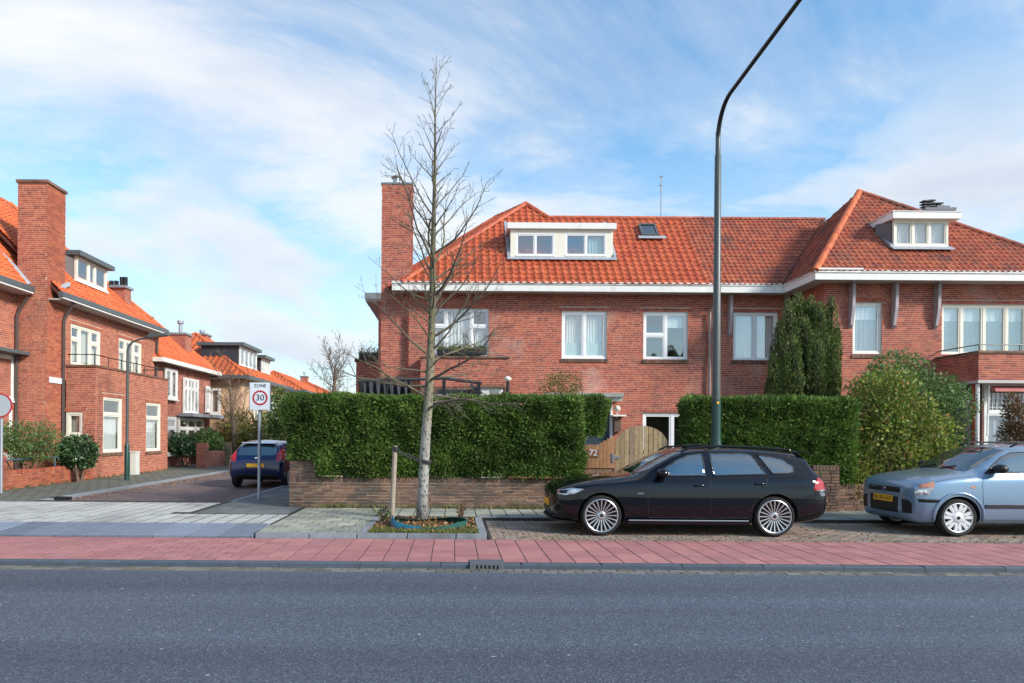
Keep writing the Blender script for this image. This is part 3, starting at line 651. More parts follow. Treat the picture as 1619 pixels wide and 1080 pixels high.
# pavement in front of the garden wall
pv = mk('pavement', MB().box(-3.08, 60, 12.72, 14.6, -0.17, PZ - 0.004).box(-3.08, -1.46, 10.58, 12.72, -0.168, PZ - 0.0042), 'joint', kind='structure')
pave(pv, 'paving_tile', -3.06, -1.46, 10.60, 14.3, 0.31, 0.30, PZ, 'grey_tile', 0.5, 0.018, 110)
pave(pv, 'paving_tile', -1.36, 9.5, 12.88, 14.35, 0.30, 0.295, PZ + 0.001, 'grey_tile', 0.0, 0.018, 190)
mk('distant_paving', MB().box(9.55, 60, 12.88, 14.35, -0.1, PZ - 0.003), 'grey_tile', pv)
bk = mk('bay_kerb', MB().box(0.46, 60, 12.73, 12.84, -0.18, PZ - 0.03), 'joint', kind='structure')
kme3 = tile_mesh('kerb_stone', 0.99, 0.13, 0.2, 0.012, 'kerb'); pieces(bk, 'kerb_stone', kme3, [Matrix.Translation((0.98 + i, 12.795, PZ + 0.006 + jit(.003))) for i in range(14)])
# parking bay of brick pavers
bay = mk('parking_bay', MB().box(0.56, 60, 10.45, 12.725, -0.19, -0.005), 'joint', kind='structure')
pave(bay, 'brick_paver', 0.60, 10.6, 10.46, 12.72, 0.208, 0.103, 0.0, 'clinker', 0.5, 0.013, 300, tilt=0.02)
mk('distant_paving', MB().box(10.75, 60, 10.46, 12.72, -0.1, -0.004), 'clinker', bay)
# tree pit: kerb band round soil
pit = mk('tree_pit', MB().box(-1.34, 0.40, 10.60, 12.74, -0.18, 0.035), 'soil', kind='structure')
m = MB(); px = [(-3.02, -2.2), (-2.19, -1.47), (-1.46, -0.7), (-0.69, 0.05), (0.06, 0.52)]
for a, b in px: m = MB().box(a, b - 0.008, 10.455, 10.585, -0.15, PZ + 0.008 + jit(.003)); mk('kerb_stone', m, 'kerb', pit)
for a, b in ((10.59, 11.3), (11.31, 12.0), (12.01, 12.70)):
    mk('kerb_stone', MB().box(0.405, 0.53, a, b, -0.15, PZ + 0.006 + jit(.003)), 'kerb', pit); mk('kerb_stone', MB().box(-1.452, -1.345, a, b, -0.15, PZ + 0.006 + jit(.003)), 'kerb', pit)

# ================================================================ MAIN BRICK HOUSE
HY0 = 23.0; EZ = 6.58; KS = 1.10
house = thing('brick_house', (4.9, 23.0, 0), 'long red brick house with orange tiled roof, white dormer and tall chimney behind the hedge', 'house')
F0 = front(HY0)
def wrect(x0, y0, x1, y1, Y=HY0):
    a, b = at(x0, y1, Y), at(x1, y0, Y); return a.x, b.x, a.z, b.z
w1 = wrect(678, 488, 773, 562); w2 = wrect(888, 492, 960, 567); w3 = wrect(1017, 493, 1088, 569); w4 = wrect(1159, 494, 1230, 570); wl = wrect(1016, 653, 1110, 720)
dr = (X_(915, HY0), X_(968, HY0), 0.25, Z_(960, 634, HY0)); gwin = (-0.95, 1.15, 0.7, 2.75)
WX0, WX1 = -1.53, 11.42
wall(house, F0, WX0, WX1, 0.0, 6.35, [w1, w2, w3, w4, wl, dr])
window(house, F0, *w1, [(0.9, [(0.35, None), (0.65, 'net')]), (1.5, [(1, 'net')]), (0.9, [(0.35, None), (0.65, 'net')])], 'upvc')
window(house, F0, *w2, [(1, [(1, 'net+half')]), (1, [(1, 'net+half')])], 'upvc', fw=0.075)  # white nets added behind both panes to stand in for bright sky reflection
window(house, F0, *w3, [(1, [(0.5, None), (0.55, None)]), (1, [(1, 'blind')])], 'upvc', fw=0.075)
window(house, F0, *w4, [(1, [(1, 'net')]), (1, [(1, 'net')])], 'upvc', fw=0.06)
window(house, F0, *wl, [(1, [(1, None)]), (1, [(1, None)])], 'upvc', fw=0.085, sill=None)
# front door under a white canopy
dd = MB().fbox(F0, dr[0] + 0.07, dr[1] - 0.07, dr[2], dr[3] - 0.3, -0.16, -0.11); door = mk('door', dd, M('door_paint', (0.03, 0.05, 0.07), 0.4, 0.1), house)
m = MB().fbox(F0, dr[0], dr[0] + 0.07, dr[2], dr[3], -0.17, -0.02).fbox(F0, dr[1] - 0.07, dr[1], dr[2], dr[3], -0.17, 0.02).fbox(F0, dr[0] + .07, dr[1] - .07, dr[3] - 0.3, dr[3], -0.17, -0.03); mk('door_frame', m, 'upvc', door)
cx0, cx1, cz0, cz1 = X_(860, 22.4), X_(983, 22.4), Z_(960, 634, 22.4), Z_(960, 622, 22.4)
m = MB(); pr = [(cx0, 23.0, cz0), (cx0, 22.35, cz0), (cx0, 22.30, cz0 + 0.1), (cx0, 22.22, cz0 + 0.13), (cx0, 22.15, cz1), (cx0, 23.0, cz1 + 0.03)]; m.prism(pr, (cx1 - cx0, 0, 0)); mk('door_canopy', m, 'white', house)
ls = MB(); c = at(976, 646, 22.7); prof = [(0.001, -0.105)] + [(0.105 * math.cos(t), 0.105 * math.sin(t)) for t in np.linspace(-1.4, 1.5, 10)]
wlmp = mk('wall_lamp', ls.lathe(prof, c, 'z', 16), 'globe', house, smooth=True)
mk('lamp_bracket', MB().tube([(c.x, c.y, c.z - 0.1), (c.x, c.y, c.z - 0.28), (c.x + 0.02, 23.0, c.z - 0.30)], 0.018), 'white', wlmp)
lb = at(977, 657, 22.75); mk('letter_shelf', MB().box(lb.x - 0.19, lb.x + 0.26, 22.65, 23.0, lb.z - 0.03, lb.z + 0.02), 'white', house)
hn = at(977, 676, 22.8); npl = mk('house_number_plate', MB().box(hn.x - 0.11, hn.x + 0.11, 22.82, 22.99, hn.z - 0.14, hn.z + 0.3), 'brick_garden', house)
# bay with brick parapet below the left first-floor window
by0, by1, bx0, bx1 = 22.25, 23.0, X_(664, 22.25), X_(803, 22.25); bz0, bz1 = Z_(730, 612, 22.25), Z_(730, 566, 22.25)
bay1 = MB()
FB = front(by0)
wall(house, FB, bx0, bx1, bz0, bz1, [], thick=0.2, name='bay_parapet')
wall(house, west(bx0), -by1, -by0, bz0, bz1, [], thick=0.2, name='bay_parapet')
rects = [(bx0 + (bx1 - bx0) * k / 46 + 0.004, bx0 + (bx1 - bx0) * (k + 1) / 46 - 0.004, bz0 - 0.20, bz0 - 0.01) for k in range(46)]
V, Fc = bricks_boxes(FB, rects, -0.2, 0.006); me = np_mesh('soldier_course', V, Fc); me.materials.append(MT['brick_garden']); o = bpy.data.objects.new('soldier_course', me); link(o, house); o.location = -wloc(house); o['kind'] = 'stuff'
mk('bay_coping', MB().box(bx0 - 0.04, bx1 + 0.04, by0 - 0.05, by1 - 0.02, bz1 + 0.002, bz1 + 0.05), 'brick_garden', house)
window(house, FB, bx0 + 0.1, bx1 - 0.1, 0.6, bz0 - 0.22, [(1, [(0.3, None), (1, 'net')]), (1.4, [(0.3, None), (1, 'net')]), (1, [(0.3, None), (1, 'net')])], 'upvc', sill=None, depth=0.5)
mk('bay_base', MB().box(bx0 + 0.05, bx1 - 0.05, by0 + 0.02, by1 - 0.02, 0, 0.6), 'brick_garden', house)
# splayed left side, chimney and annexe
pA, pB = Vector((WX0, HY0 + 0.001, 0)), Vector((-2.75, 24.75, 0)); sp = (pA - pB).normalized()
wall(house, Frame(pB, sp, Vector((sp.y, -sp.x, 0))), 0, (pA - pB).length, 0, 6.35, [], name='splayed_wall')
mk('rear_walls', MB().box(-2.75, 11.4, 24.9, 30.5, 0, 6.3), 'far_brick', house)
CHX0, CHX1, CHY0, CHY1 = X_(601, 23.2), X_(648.5, 23.2), 23.2, 24.05; CHZ = Z_(625, 291, 23.2)
chm = wall(house, front(CHY0), CHX0, CHX1, 0, CHZ, [], thick=CHY1 - CHY0, name='chimney')
V, Fc = bricks_boxes(east(CHX1), course(CHY0 + 0.02, CHY1, 0.0, CHZ, [])); me = np_mesh('brickwork', V, Fc); me.materials.append(MT['brick']); o = bpy.data.objects.new('brickwork', me); link(o, chm); o.location = -wloc(chm); o['kind'] = 'stuff'
cm = MB().box(CHX0 - 0.03, CHX1 + 0.03, CHY0 - 0.03, CHY1 + 0.03, CHZ, CHZ + 0.05); mk('chimney_cap', cm, 'kerb', chm)
cc = at(627, 285, 23.6); cc.z = CHZ + 0.05
mk('flue', MB().lathe([(0.24, 0), (0.20, 0.07), (0.14, 0.10), (0.12, 0.12), (0.12, 0.27), (0.17, 0.28), (0.19, 0.32), (0.15, 0.35), (0.0, 0.36)], cc, 'z', 18), 'steel', chm, smooth=True)
a0, a1 = at(563, 572, 26), at(608, 572, 26); ann = wall(house, front(26.0), a0.x, -2.0, 0, a0.z, [], name='annexe_wall'); mk('annexe_coping', MB().box(a0.x - .05, -2.0, 25.93, 26.3, a0.z, a0.z + 0.12), 'brick_garden', house)
mk('annexe_side', MB().box(a0.x + 0.01, -2.5, 26.26, 30, 0, a0.z - 0.01), 'far_brick', house)
e0 = at(578, 464, 24.5); m = MB().box(e0.x, -2.0, 24.5, 30, e0.z - 0.28, e0.z); mk('side_eave', m, 'soffit', house); mk('side_fascia', MB().box(e0.x - 0.02, -2.0, 24.46, 24.498, e0.z - 0.20, e0.z + 0.02).box(e0.x - 0.03, e0.x - 0.002, 24.50, 30, e0.z - 0.2, e0.z + 0.02), 'white', house)
# eaves
EY = 22.40; EXL, EXR = X_(618, EY), 10.86
mk('eave_soffit', MB().box(EXL + 0.03, EXR + 0.15, EY + 0.04, 23.3, 6.352, 6.40), 'soffit', house)
fa = mk('gutter_board', MB().box(EXL, EXR, EY, EY + 0.05, 6.32, 6.60).box(EXL, EXL + 0.05, EY + 0.05, 23.15, 6.32, 6.60).box(EXL, EXR, EY - 0.03, EY - 0.002, 6.54, 6.62), 'white', house)
# roof planes: front slope, splayed left slope, upper right slope of the taller part
A = Vector((-1.72, EY, EZ)); Bc = Vector((-3.05, 24.4, EZ)); apx = Vector((2.66, 25.8, EZ + KS * 3.4)); Dp = Vector((1.62, 27.15, 0)); nn_ = (Bc - A).cross(apx - A); Dp.z = A.z - (nn_.x * (Dp.x - A.x) + nn_.y * (Dp.y - A.y)) / nn_.z
RY = EY + (Z_(1000, 345, 25.13) - EZ) / KS; RZ = EZ + KS * (RY - EY)
rj = Vector((apx.x + (apx.z - RZ) / KS * 1.15, RY, RZ)); vt = Vector((10.8 + (RZ - EZ) / 1.08, RY, RZ)); vb = Vector((10.8, EY, EZ))
spl = (X_(1095, 23.8)) - A.x
E1 = Vector((rj.x, EY, EZ)); spl = X_(1095, 23.8) - E1.x
rf = roof(house, [A, E1, rj, apx], 0.245, 0.265, 'tile_new', 150)
roof(house, [E1, vb, vt, rj], 0.245, 0.265, 'tile_new', 300, split=(spl, 0.175, 0.205, 'tile_old'))
B4 = A.lerp(Bc, 0.52); B3 = Bc.lerp(Dp, 0.16)
roof(house, [B4, A, apx, Dp, B3], 0.245, 0.265, 'tile_new', 60)
roof(house, [Vector((rj.x, RY + 5, RZ)), rj, apx, Vector((apx.x, apx.y + 4, apx.z))], 0.245, 0.265, 'tile_new', 0)
roof(house, [Vector((13, RY + 3.4, RZ - 3.4)), Vector((rj.x, RY + 3.4, RZ - 3.4)), rj + Vector((0, 0.02, 0)), vt + Vector((0, 0.02, 0))], 0.245, 0.265, 'tile_new', 0)
ridge(rf, A, apx, 'tile_new', 0.105); ridge(rf, apx, rj, 'tile_new', 0.105); ridge(rf, apx, Dp, 'tile_new', 0.09); ridge(rf, B3, Dp, 'tile_new', 0.09)
mid = X_(1095, RY); ridge(rf, rj, (mid, RY, RZ), 'tile_new', 0.085); ridge(rf, (mid, RY, RZ), vt, 'tile_old', 0.085)
mk('valley_lead', MB().tube([vb + Vector((0, 0, .06)), vt + Vector((0, 0, .02))], 0.05, 6), 'under', rf)
# dormer
DY = 23.30; dm = thing('dormer', (0, 0, 0), None, None, parent=house); dm.location = Vector((3.6, DY, 7.6)) - wloc(house)
dx0, dx1, dz0, dz1 = X_(805, DY), X_(967, DY), Z_(885, 407, DY), Z_(885, 363, DY); FD = front(DY)
wa = wrect(815, 369, 877, 405, DY); wb = wrect(893, 369, 959, 405, DY)
m = MB(); hs = [wa, wb]; us = [dx0, wa[0], wa[1], wb[0], wb[1], dx1]
for i in (0, 2, 4): m.fbox(FD, us[i], us[i + 1], dz0, dz1, -0.2, 0)
for h in hs: m.fbox(FD, h[0], h[1], dz0, h[2], -0.2, -0.001).fbox(FD, h[0], h[1], h[3], dz1, -0.2, -0.001)
mk('dormer_front', m, 'cream', dm)
for h in hs: window(dm, FD, *h, [(1, [(1, None)]), (1, [(1, 'frost' if h is wb else None)])], 'upvc', rec=0.0, fw=0.05, sash=0.035, sill=None, depth=0.5)
m = MB().box(dx0, dx0 + 0.03, DY + 0.2, 25.3, dz0 - 0.1, dz1).box(dx1 - 0.03, dx1, DY + 0.2, 25.3, dz0 - 0.1, dz1); mk('dormer_cheek', m, 'slate', dm)
m = MB().box(X_(800, DY - .1), X_(972.5, DY - .1), DY - 0.12, 25.6, dz1 + 0.002, dz1 + 0.20); mk('dormer_roof', m, 'white', dm)
m = MB().prism([(dx0 - 0.12, DY + 0.02, dz0 + 0.03), (dx0 - 0.12, DY - 0.15, dz0 - 0.085), (dx0 - 0.12, DY - 0.15, dz0 - 0.11), (dx0 - 0.12, DY + 0.02, dz0 - 0.03)], (dx1 - dx0 + 0.24, 0, 0)); mk('lead_apron', m, 'lead', dm)
for s, xx in ((-1, dx0), (1, dx1)): mk('lead_soaker', MB().prism([(xx + s * 0.01, DY - 0.05, dz0 - 0.05), (xx + s * 0.01, 24.9, dz0 + KS * 1.45 + 0.03), (xx + s * 0.01, 24.9, dz0 + KS * 1.45 + 0.13), (xx + s * 0.01, DY - 0.05, dz0 + 0.09)], (s * 0.10, 0, 0)), 'lead', dm)
# skylight and antenna
nrm = Vector((0, -KS, 1)).normalized(); vv = Vector((0, 1, KS)).normalized()
def onroof(px, py):
    d = at(px, py, 1.0) - Vector((0, 0, EYE)); t = ((EZ - KS * EY) - EYE) / (d.z - KS * d.y); return Vector((0, 0, EYE)) + d * t
c = onroof(1023.5, 369); Fs = Matrix((Vector((1, 0, 0)), vv, nrm)).transposed().to_4x4(); Fs.translation = c
def sbox(m, u0, u1, v0, v1, n0, n1):
    b = len(m.v); m.v += [tuple(Fs @ Vector((u, v, n))) for n in (n0, n1) for v in (v0, v1) for u in (u0, u1)]; m.f += [tuple(b + i for i in q) for q in ((0, 2, 3, 1), (4, 5, 7, 6), (0, 1, 5, 4), (2, 6, 7, 3), (0, 4, 6, 2), (1, 3, 7, 5))]
m = MB(); hw, hh = 0.30, 0.36
sbox(m, -hw, hw, hh - 0.07, hh, 0, 0.19); sbox(m, -hw, hw, -hh, -hh + 0.07, 0, 0.18); sbox(m, -hw, -hw + 0.06, -hh + 0.07, hh - 0.07, 0, 0.19); sbox(m, hw - 0.06, hw, -hh + 0.07, hh - 0.07, 0, 0.19)
sk = mk('skylight', m, 'gutter', rf); m = MB(); sbox(m, -hw + 0.05, hw - 0.05, -hh + 0.06, hh - 0.06, 0.10, 0.155); mk('pane', m, 'carglass', sk)
m = MB(); sbox(m, -hw - 0.12, hw + 0.25, -hh - 0.16, -hh, 0.115, 0.13); mk('lead_apron', m, 'lead', sk)
ab = at(1045, 345, RY + 0.3); atp = at(1045.5, 279, RY + 0.3)
an = mk('antenna', MB().tube([(ab.x, ab.y, ab.z - 0.4), tuple(atp)], 0.022, 6).tube([(atp.x - 0.06, atp.y, atp.z), (atp.x + 0.06, atp.y, atp.z)], 0.03, 6).tube([(atp.x - 0.07, atp.y, atp.z - 0.33), (atp.x + 0.03, atp.y, atp.z - 0.33)], 0.03, 6), 'zinc', rf)
# downpipe and eave brackets
px = X_(1121, 22.9); mk('downpipe', MB().tube([(px + 0.15, 22.5, 6.32), (px + 0.12, 22.6, 6.0), (px, 22.90, 5.75), (px, 22.90, 0.1)], 0.045, 8), 'pipe_l', house, smooth=True)
def bracket(parent, pxl, Y, top, name='eave_bracket', h=1.40, pj=0.24):
    x = X_(pxl, Y - 0.15); mk(name, MB().prism([(x - 0.045, Y - 0.001, top), (x - 0.045, Y - pj, top), (x - 0.045, Y - pj * 0.88, top - h * 0.55), (x - 0.045, Y - pj * 0.45, top - h * 0.93), (x - 0.045, Y - 0.001, top - h)], (0.09, 0, 0)), 'bracket', parent)
for pxl in (1154, 1244): bracket(house, pxl, HY0, 6.35)

# ================================================================ RIGHT HOUSE (projecting wing with hipped roof)
RH = thing('brick_house', (15.5, 21.1, 0), 'red brick house with tall hipped tile roof and brick balcony at the right', 'house')
WY = 21.1; FW = front(WY); WXa = 11.42
v1 = wrect(1348, 478, 1395, 560, WY); v2 = (X_(1488, WY), X_(1619, WY) + 0.12, Z_(1550, 562, WY), Z_(1550, 481, WY))
gw = (14.6, 18.6, 0.4, 3.0)
wall(RH, FW, WXa, 19.6, 0, 6.35, [v1, v2, gw])
wall(RH, west(WXa), -23.0, -WY - 0.004, 0, 6.35, [], name='side_wall')
mk('rear_walls', MB().box(11.8, 19.6, 23.2, 30, 0, 6.3), 'far_brick', RH)
window(RH, FW, *v1, [(1, [(1, 'drape+blind')])], 'white', fw=0.07)
window(RH, FW, *v2, [(0.85, [(1, 'drape_b+blind')]), (1, [(1, 'drape_b+blind')]), (1, [(1, 'drape_b+blind')]), (0.85, [(1, 'drape_b+blind')])], 'cream', fw=0.07, sill=None)
window(RH, FW, *gw, [(1, [(0.4, None), (1, 'drape_b')]), (1, [(0.4, None), (1, 'drape_b')]), (1, [(0.4, None), (1, 'drape_b')])], 'white', fw=0.08, sill=None)
eY, eX = 20.45, 10.8; K2 = 1.08; eXr = 19.3
ap2 = Vector((14.02, 23.7, EZ + K2 * 3.25)); ap2.z = Z_(1357, 304, 23.7); K2 = (ap2.z - EZ) / 3.25
cA, cB = Vector((eX, eY, EZ)), Vector((eXr, eY, EZ))
rr = roof(RH, [cA, cB, ap2], 0.175, 0.205, 'tile_old', 300)
roof(RH, [Vector((eX, 27.0, EZ)), cA, ap2], 0.175, 0.205, 'tile_old', 40)
roof(RH, [cB, Vector((eXr, 27.0, EZ)), ap2], 0.175, 0.205, 'tile_old', 0)
roof(RH, [Vector((eXr, 27.0, EZ)), Vector((eX, 27.0, EZ)), ap2], 0.175, 0.205, 'tile_old', 0)
ridge(rr, cA, ap2, 'tile_left', 0.115); ridge(rr, cB, ap2, 'tile_old', 0.10)
m = MB().box(eX, eXr, eY, eY + 0.05, 6.32, 6.60).box(eX, eX + 0.05, eY + 0.05, 22.39, 6.32, 6.60).box(eX - 0.03, eX - 0.002, eY - 0.03, 22.39, 6.53, 6.61).box(eX, eXr, eY - 0.03, eY - 0.002, 6.53, 6.61).box(eX + 0.01, X_(1362, eY), eY - 0.05, eY + 0.02, 6.611, 6.66)
mk('gutter_board', m, 'white', RH)
mk('eave_soffit', MB().box(eX + 0.05, eXr, eY + 0.05, WY + 0.1, 6.352, 6.40).box(eX + 0.05, WXa + 0.1, WY + 0.1, 22.95, 6.351, 6.40), 'soffit', RH)
for pxl in (1347, 1415, 1482): bracket(RH, pxl, WY, 6.35)
# dormer on the wing
DY2 = 21.20; d2 = thing('dormer', (0, 0, 0), None, None, parent=RH); d2.location = Vector((14.5, DY2, 7.5)) - wloc(RH)
x0, x1, z0, z1 = X_(1411, DY2), X_(1497, DY2), Z_(1455, 390, DY2), Z_(1455, 348, DY2); F2 = front(DY2)
window(d2, F2, x0, x1, z0, z1, [(1, [(1, 'net')]), (0.9, [(1, 'net')]), (1, [(1, 'net')])], 'cream', rec=0.0, fw=0.06, sash=0.04, sill=None, depth=0.5)
m = MB().prism([(x0 + 0.004, DY2 + 0.05, z0), (x0 + 0.004, DY2 + 0.05, z1), (x0 + 0.004, DY2 + 1.1, z1)], (0.03, 0, 0)).prism([(x1 - 0.034, DY2 + 0.05, z0), (x1 - 0.034, DY2 + 0.05, z1), (x1 - 0.034, DY2 + 1.1, z1)], (0.03, 0, 0)); mk('dormer_cheek', m, 'slate', d2)
m = MB().box(x0 - 0.14, x1 + 0.28, DY2 - 0.18, DY2 + 1.35, z1 + 0.003, z1 + 0.20).box(x0 - 0.17, x1 + 0.30, DY2 - 0.2, DY2 + 1.4, z1 + 0.201, z1 + 0.225); mk('dormer_roof', m, 'white', d2)
mk('lead_apron', MB().prism([(x0 - 0.1, DY2 + 0.02, z0 + 0.02), (x0 - 0.1, DY2 - 0.15, z0 - 0.09), (x0 - 0.1, DY2 - 0.15, z0 - 0.12), (x0 - 0.1, DY2 + 0.02, z0 - 0.04)], (x1 - x0 + 0.2, 0, 0)), 'lead', d2)
mk('lead_soaker', MB().prism([(x0 - 0.01, DY2 - 0.02, z0 - 0.06), (x0 - 0.01, DY2 + 0.98, z1 - 0.02), (x0 - 0.01, DY2 + 0.98, z1 + 0.08), (x0 - 0.01, DY2 - 0.02, z0 + 0.05)], (-0.10, 0, 0)), 'lead', d2)
# stack with cowls behind the dormer
c = at(1478, 340, 24.6); ch2 = mk('chimney', MB().box(c.x - 0.55, c.x + 0.6, 24.4, 25.0, 7.6, c.z), 'far_brick', RH)
mk('chimney_slab', MB().box(c.x - 0.5, c.x + 0.6, 24.35, 25.05, c.z + 0.10, c.z + 0.2).box(c.x - 0.05, c.x + 0.4, 24.4, 25.0, c.z + 0.201, c.z + 0.28), 'kerb', ch2)
m = MB()
for i, (ox, hh) in enumerate(((-0.36, 0.48), (-0.16, 0.50), (0.12, 0.40))):
    m.tube([(c.x + ox, 24.6, c.z), (c.x + ox, 24.6, c.z + hh)], 0.08, 8)
    for k in range(3): m.box(c.x + ox - 0.12, c.x + ox + 0.12, 24.48, 24.72, c.z + hh - 0.02 - k * 0.10, c.z + hh + 0.02 - k * 0.10)
mk('flue', m, 'metal_dark', ch2)
# balcony with railing, bay window below
bxl = 14.9; byf = 19.4; zt, zb = Z_(1580, 558, byf), Z_(1580, 601, byf)
wall(RH, front(byf), bxl, 19.5, zb, zt, [], name='balcony_parapet', thick=0.2); wall(RH, west(bxl), -WY, -byf - 0.004, zb, zt, [], name='balcony_parapet', thick=0.2)
mk('balcony_coping', MB().box(bxl - 0.04, 19.5, byf - 0.05, byf + 0.24, zt + 0.001, zt + 0.06).box(bxl - 0.04, bxl + 0.24, byf + 0.24, WY, zt + 0.001, zt + 0.06), 'brick_garden', RH)
mk('balcony_slab', MB().box(bxl - 0.06, 19.5, byf - 0.06, WY - 0.01, zb - 0.09, zb - 0.004), 'soffit', RH)
m = MB(); rz = zt + 0.24
m.tube([(bxl + 0.05, WY, rz), (bxl + 0.05, byf + 0.05, rz), (19.5, byf + 0.05, rz)], 0.018, 6)
for xx in np.arange(bxl + 0.05, 19.4, 1.15): m.tube([(xx, byf + 0.05, zt), (xx, byf + 0.05, rz)], 0.014, 6)
mk('balcony_railing', m, 'gutter', RH)
# timber bay under the balcony: posts, leaded top lights, awning
FBy = front(19.75); gx0, gx1, gz0, gz1 = X_(1556, 19.75), 18.4, 0.5, Z_(1590, 607, 19.75)
window(RH, FBy, gx0, gx1, gz0, gz1, [(1, [(0.42, 'awn'), (1, 'drape_b')]), (1, [(0.42, None), (1, 'drape_b')])] if False else [(1, [(0.42, None), (1, 'drape_b')]), (1, [(0.42, None), (1, 'drape_b')])], 'white', rec=0.0, fw=0.08, sill=None, depth=0.9, name='bay_window')
m = MB(); tz = gz1 - 0.09 - (gz1 - gz0) * 0.27
for u in np.arange(gx0 + 0.12, gx1 - 0.1, 0.125): m.fbox(FBy, u, u + 0.014, tz, gz1 - 0.2, -0.036, -0.022)
for zz in np.arange(tz, gz1 - 0.2, 0.125): m.fbox(FBy, gx0 + 0.1, gx1 - 0.1, zz, zz + 0.012, -0.034, -0.024)
mk('glazing_bar', m, 'white', RH)
m = MB(); mk('awning', MB().prism([(gx0 + 0.08, 19.72, gz1 - 0.06), (gx0 + 0.08, 19.45, gz1 - 0.16), (gx0 + 0.08, 19.45, gz1 - 0.24), (gx0 + 0.08, 19.72, gz1 - 0.14)], (gx1 - gx0 - 0.16, 0, 0)), 'awning', RH)
m = MB(); px = X_(1545, 19.5); m.tube([(px, 19.5, 0), (px, 19.5, zb - 0.1)], 0.05, 8); mk('bay_post', m, 'white', RH); mk('bay_post', MB().box(px + 0.10, px + 0.22, 19.72, 19.85, 0, zb - 0.1), 'brick', RH)
mk('awning_frame', MB().tube([(gx0 + 0.02, 19.6, gz1 - 0.04), (gx0 + 0.0, 19.62, gz1 - 0.9), (gx0 - 0.14, 19.45, gz1 - 1.5)], 0.028, 6), 'white', RH)
m = MB().box(X_(1528, 19.9), X_(1540, 19.9), 19.9, 20.0, 0, 2.9).box(14.6, px, 20.3, 20.35, 0.3, 1.3); mk('porch_post', m, 'bracket', RH)
# ================================================================ LEFT CORNER HOUSE
LH = thing('brick_house', (-13, 22.4, 0), 'orange brick corner house with tall front chimney and grey gutters on the left', 'house')
MX, BX = -12.78, -11.8; LY0, LY1 = 22.4, 29.3; LE = 5.95
FM, FBe = east(MX), east(BX)
def erect(px0, pz_top, pz_bot, px1, X):
    """opening in an east-facing wall from left/right pixel edges, heights in metres"""
    return (X * FPX / (px0 - CX), X * FPX / (px1 - CX), pz_bot, pz_top)
def zE(px, py, X): return Z_(px, py, X * FPX / (px - CX))
u1 = erect(111, zE(111, 511, MX), zE(111, 577, MX), 158, MX); u2 = erect(187, u1[3], u1[2], 223, MX)
LB = 'brick_left'
wall(LH, FM, LY0 - 0.9, LY1, 3.3, LE - 0.2, [u1, u2], LB)
cells = lambda c: [(0.8, [(0.32, None), (0.68, c)]), (1.0, [(1, c)]), (0.8, [(0.32, None), (0.68, c)])]
for u in (u1, u2): window(LH, FM, *u, cells('drape_c'), 'cream', rec=0.03, fw=0.08, sill=None)
bz = zE(150, 580, BX)                                                     # top of the ground-floor bay
b1 = erect(163, zE(163, 627, BX), zE(163, 716, BX), 193, BX); b2 = erect(231, zE(231, 636, BX), zE(231, 714, BX), 254, BX)
wall(LH, FBe, 22.5, 28.2, 0, bz, [b1, b2], LB, name='bay_wall')
sw = (X_(103.5, 22.5), X_(131, 22.5), Z_(118, 690, 22.5), Z_(118, 651, 22.5))
wall(LH, front(22.5), MX, BX - 0.004, 0, bz, [sw], LB, name='bay_wall')
for b in (b1, b2): window(LH, FBe, *b, [(1, [(0.40, None), (1, 'net')])], 'cream', rec=0.03, fw=0.07, depth=0.6)
window(LH, front(22.5), *sw, [(1, [(1, 'drape_c')])], 'cream', rec=0.03, fw=0.09, sill=None, depth=0.6)
mk('bay_roof', MB().box(MX + 0.02, BX + 0.03, 22.46, 28.23, bz + 0.002, bz + 0.07), 'brick_garden', LH)
m = MB(); rz = bz + 0.42; m.tube([(MX, 22.62, rz), (BX - 0.1, 22.62, rz), (BX - 0.1, 28.1, rz), (MX, 28.1, rz)], 0.018, 6)
for yy in np.arange(22.62, 28.2, 0.91): m.tube([(BX - 0.1, yy, bz), (BX - 0.1, yy, rz)], 0.014, 6)
mk('balcony_railing', m, 'metal_dark', LH)
# chimney block at the corner
CX0, CX1, CY0, CY1 = -13.7, MX, 21.4, 22.4; CZ = Z_(50, 289, 21.4)
lc = wall(LH, front(CY0), CX0, CX1 - 0.012, 0, CZ, [], LB, thick=CY1 - CY0, name='chimney')
def addbricks(par, F, rects, mat):
    V, Fc = bricks_boxes(F, rects); me = np_mesh('brickwork', V, Fc); me.materials.append(MT[mat]); o = bpy.data.objects.new('brickwork', me); link(o, par); o.location = -wloc(par); o['kind'] = 'stuff'
addbricks(lc, east(CX1), course(CY0, CY1 + 0.02, 0, CZ, []), LB)
mk('chimney_core', MB().box(CX1 - 0.3, CX1 - 0.011, CY0 + 0.012, CY1 + 0.01, 0.005, CZ - 0.004), 'mortar', lc)
mk('chimney_cap', MB().box(CX0 - 0.04, CX1 + 0.05, CY0 - 0.05, CY1 + 0.05, CZ, CZ + 0.09), 'brick_garden', lc)
mk('street_name_plate', MB().box(CX1 + 0.008, CX1 + 0.03, 21.55, 22.28, Z_(85, 606, 21.9), Z_(85, 597, 21.9)), 'signwhite', LH)
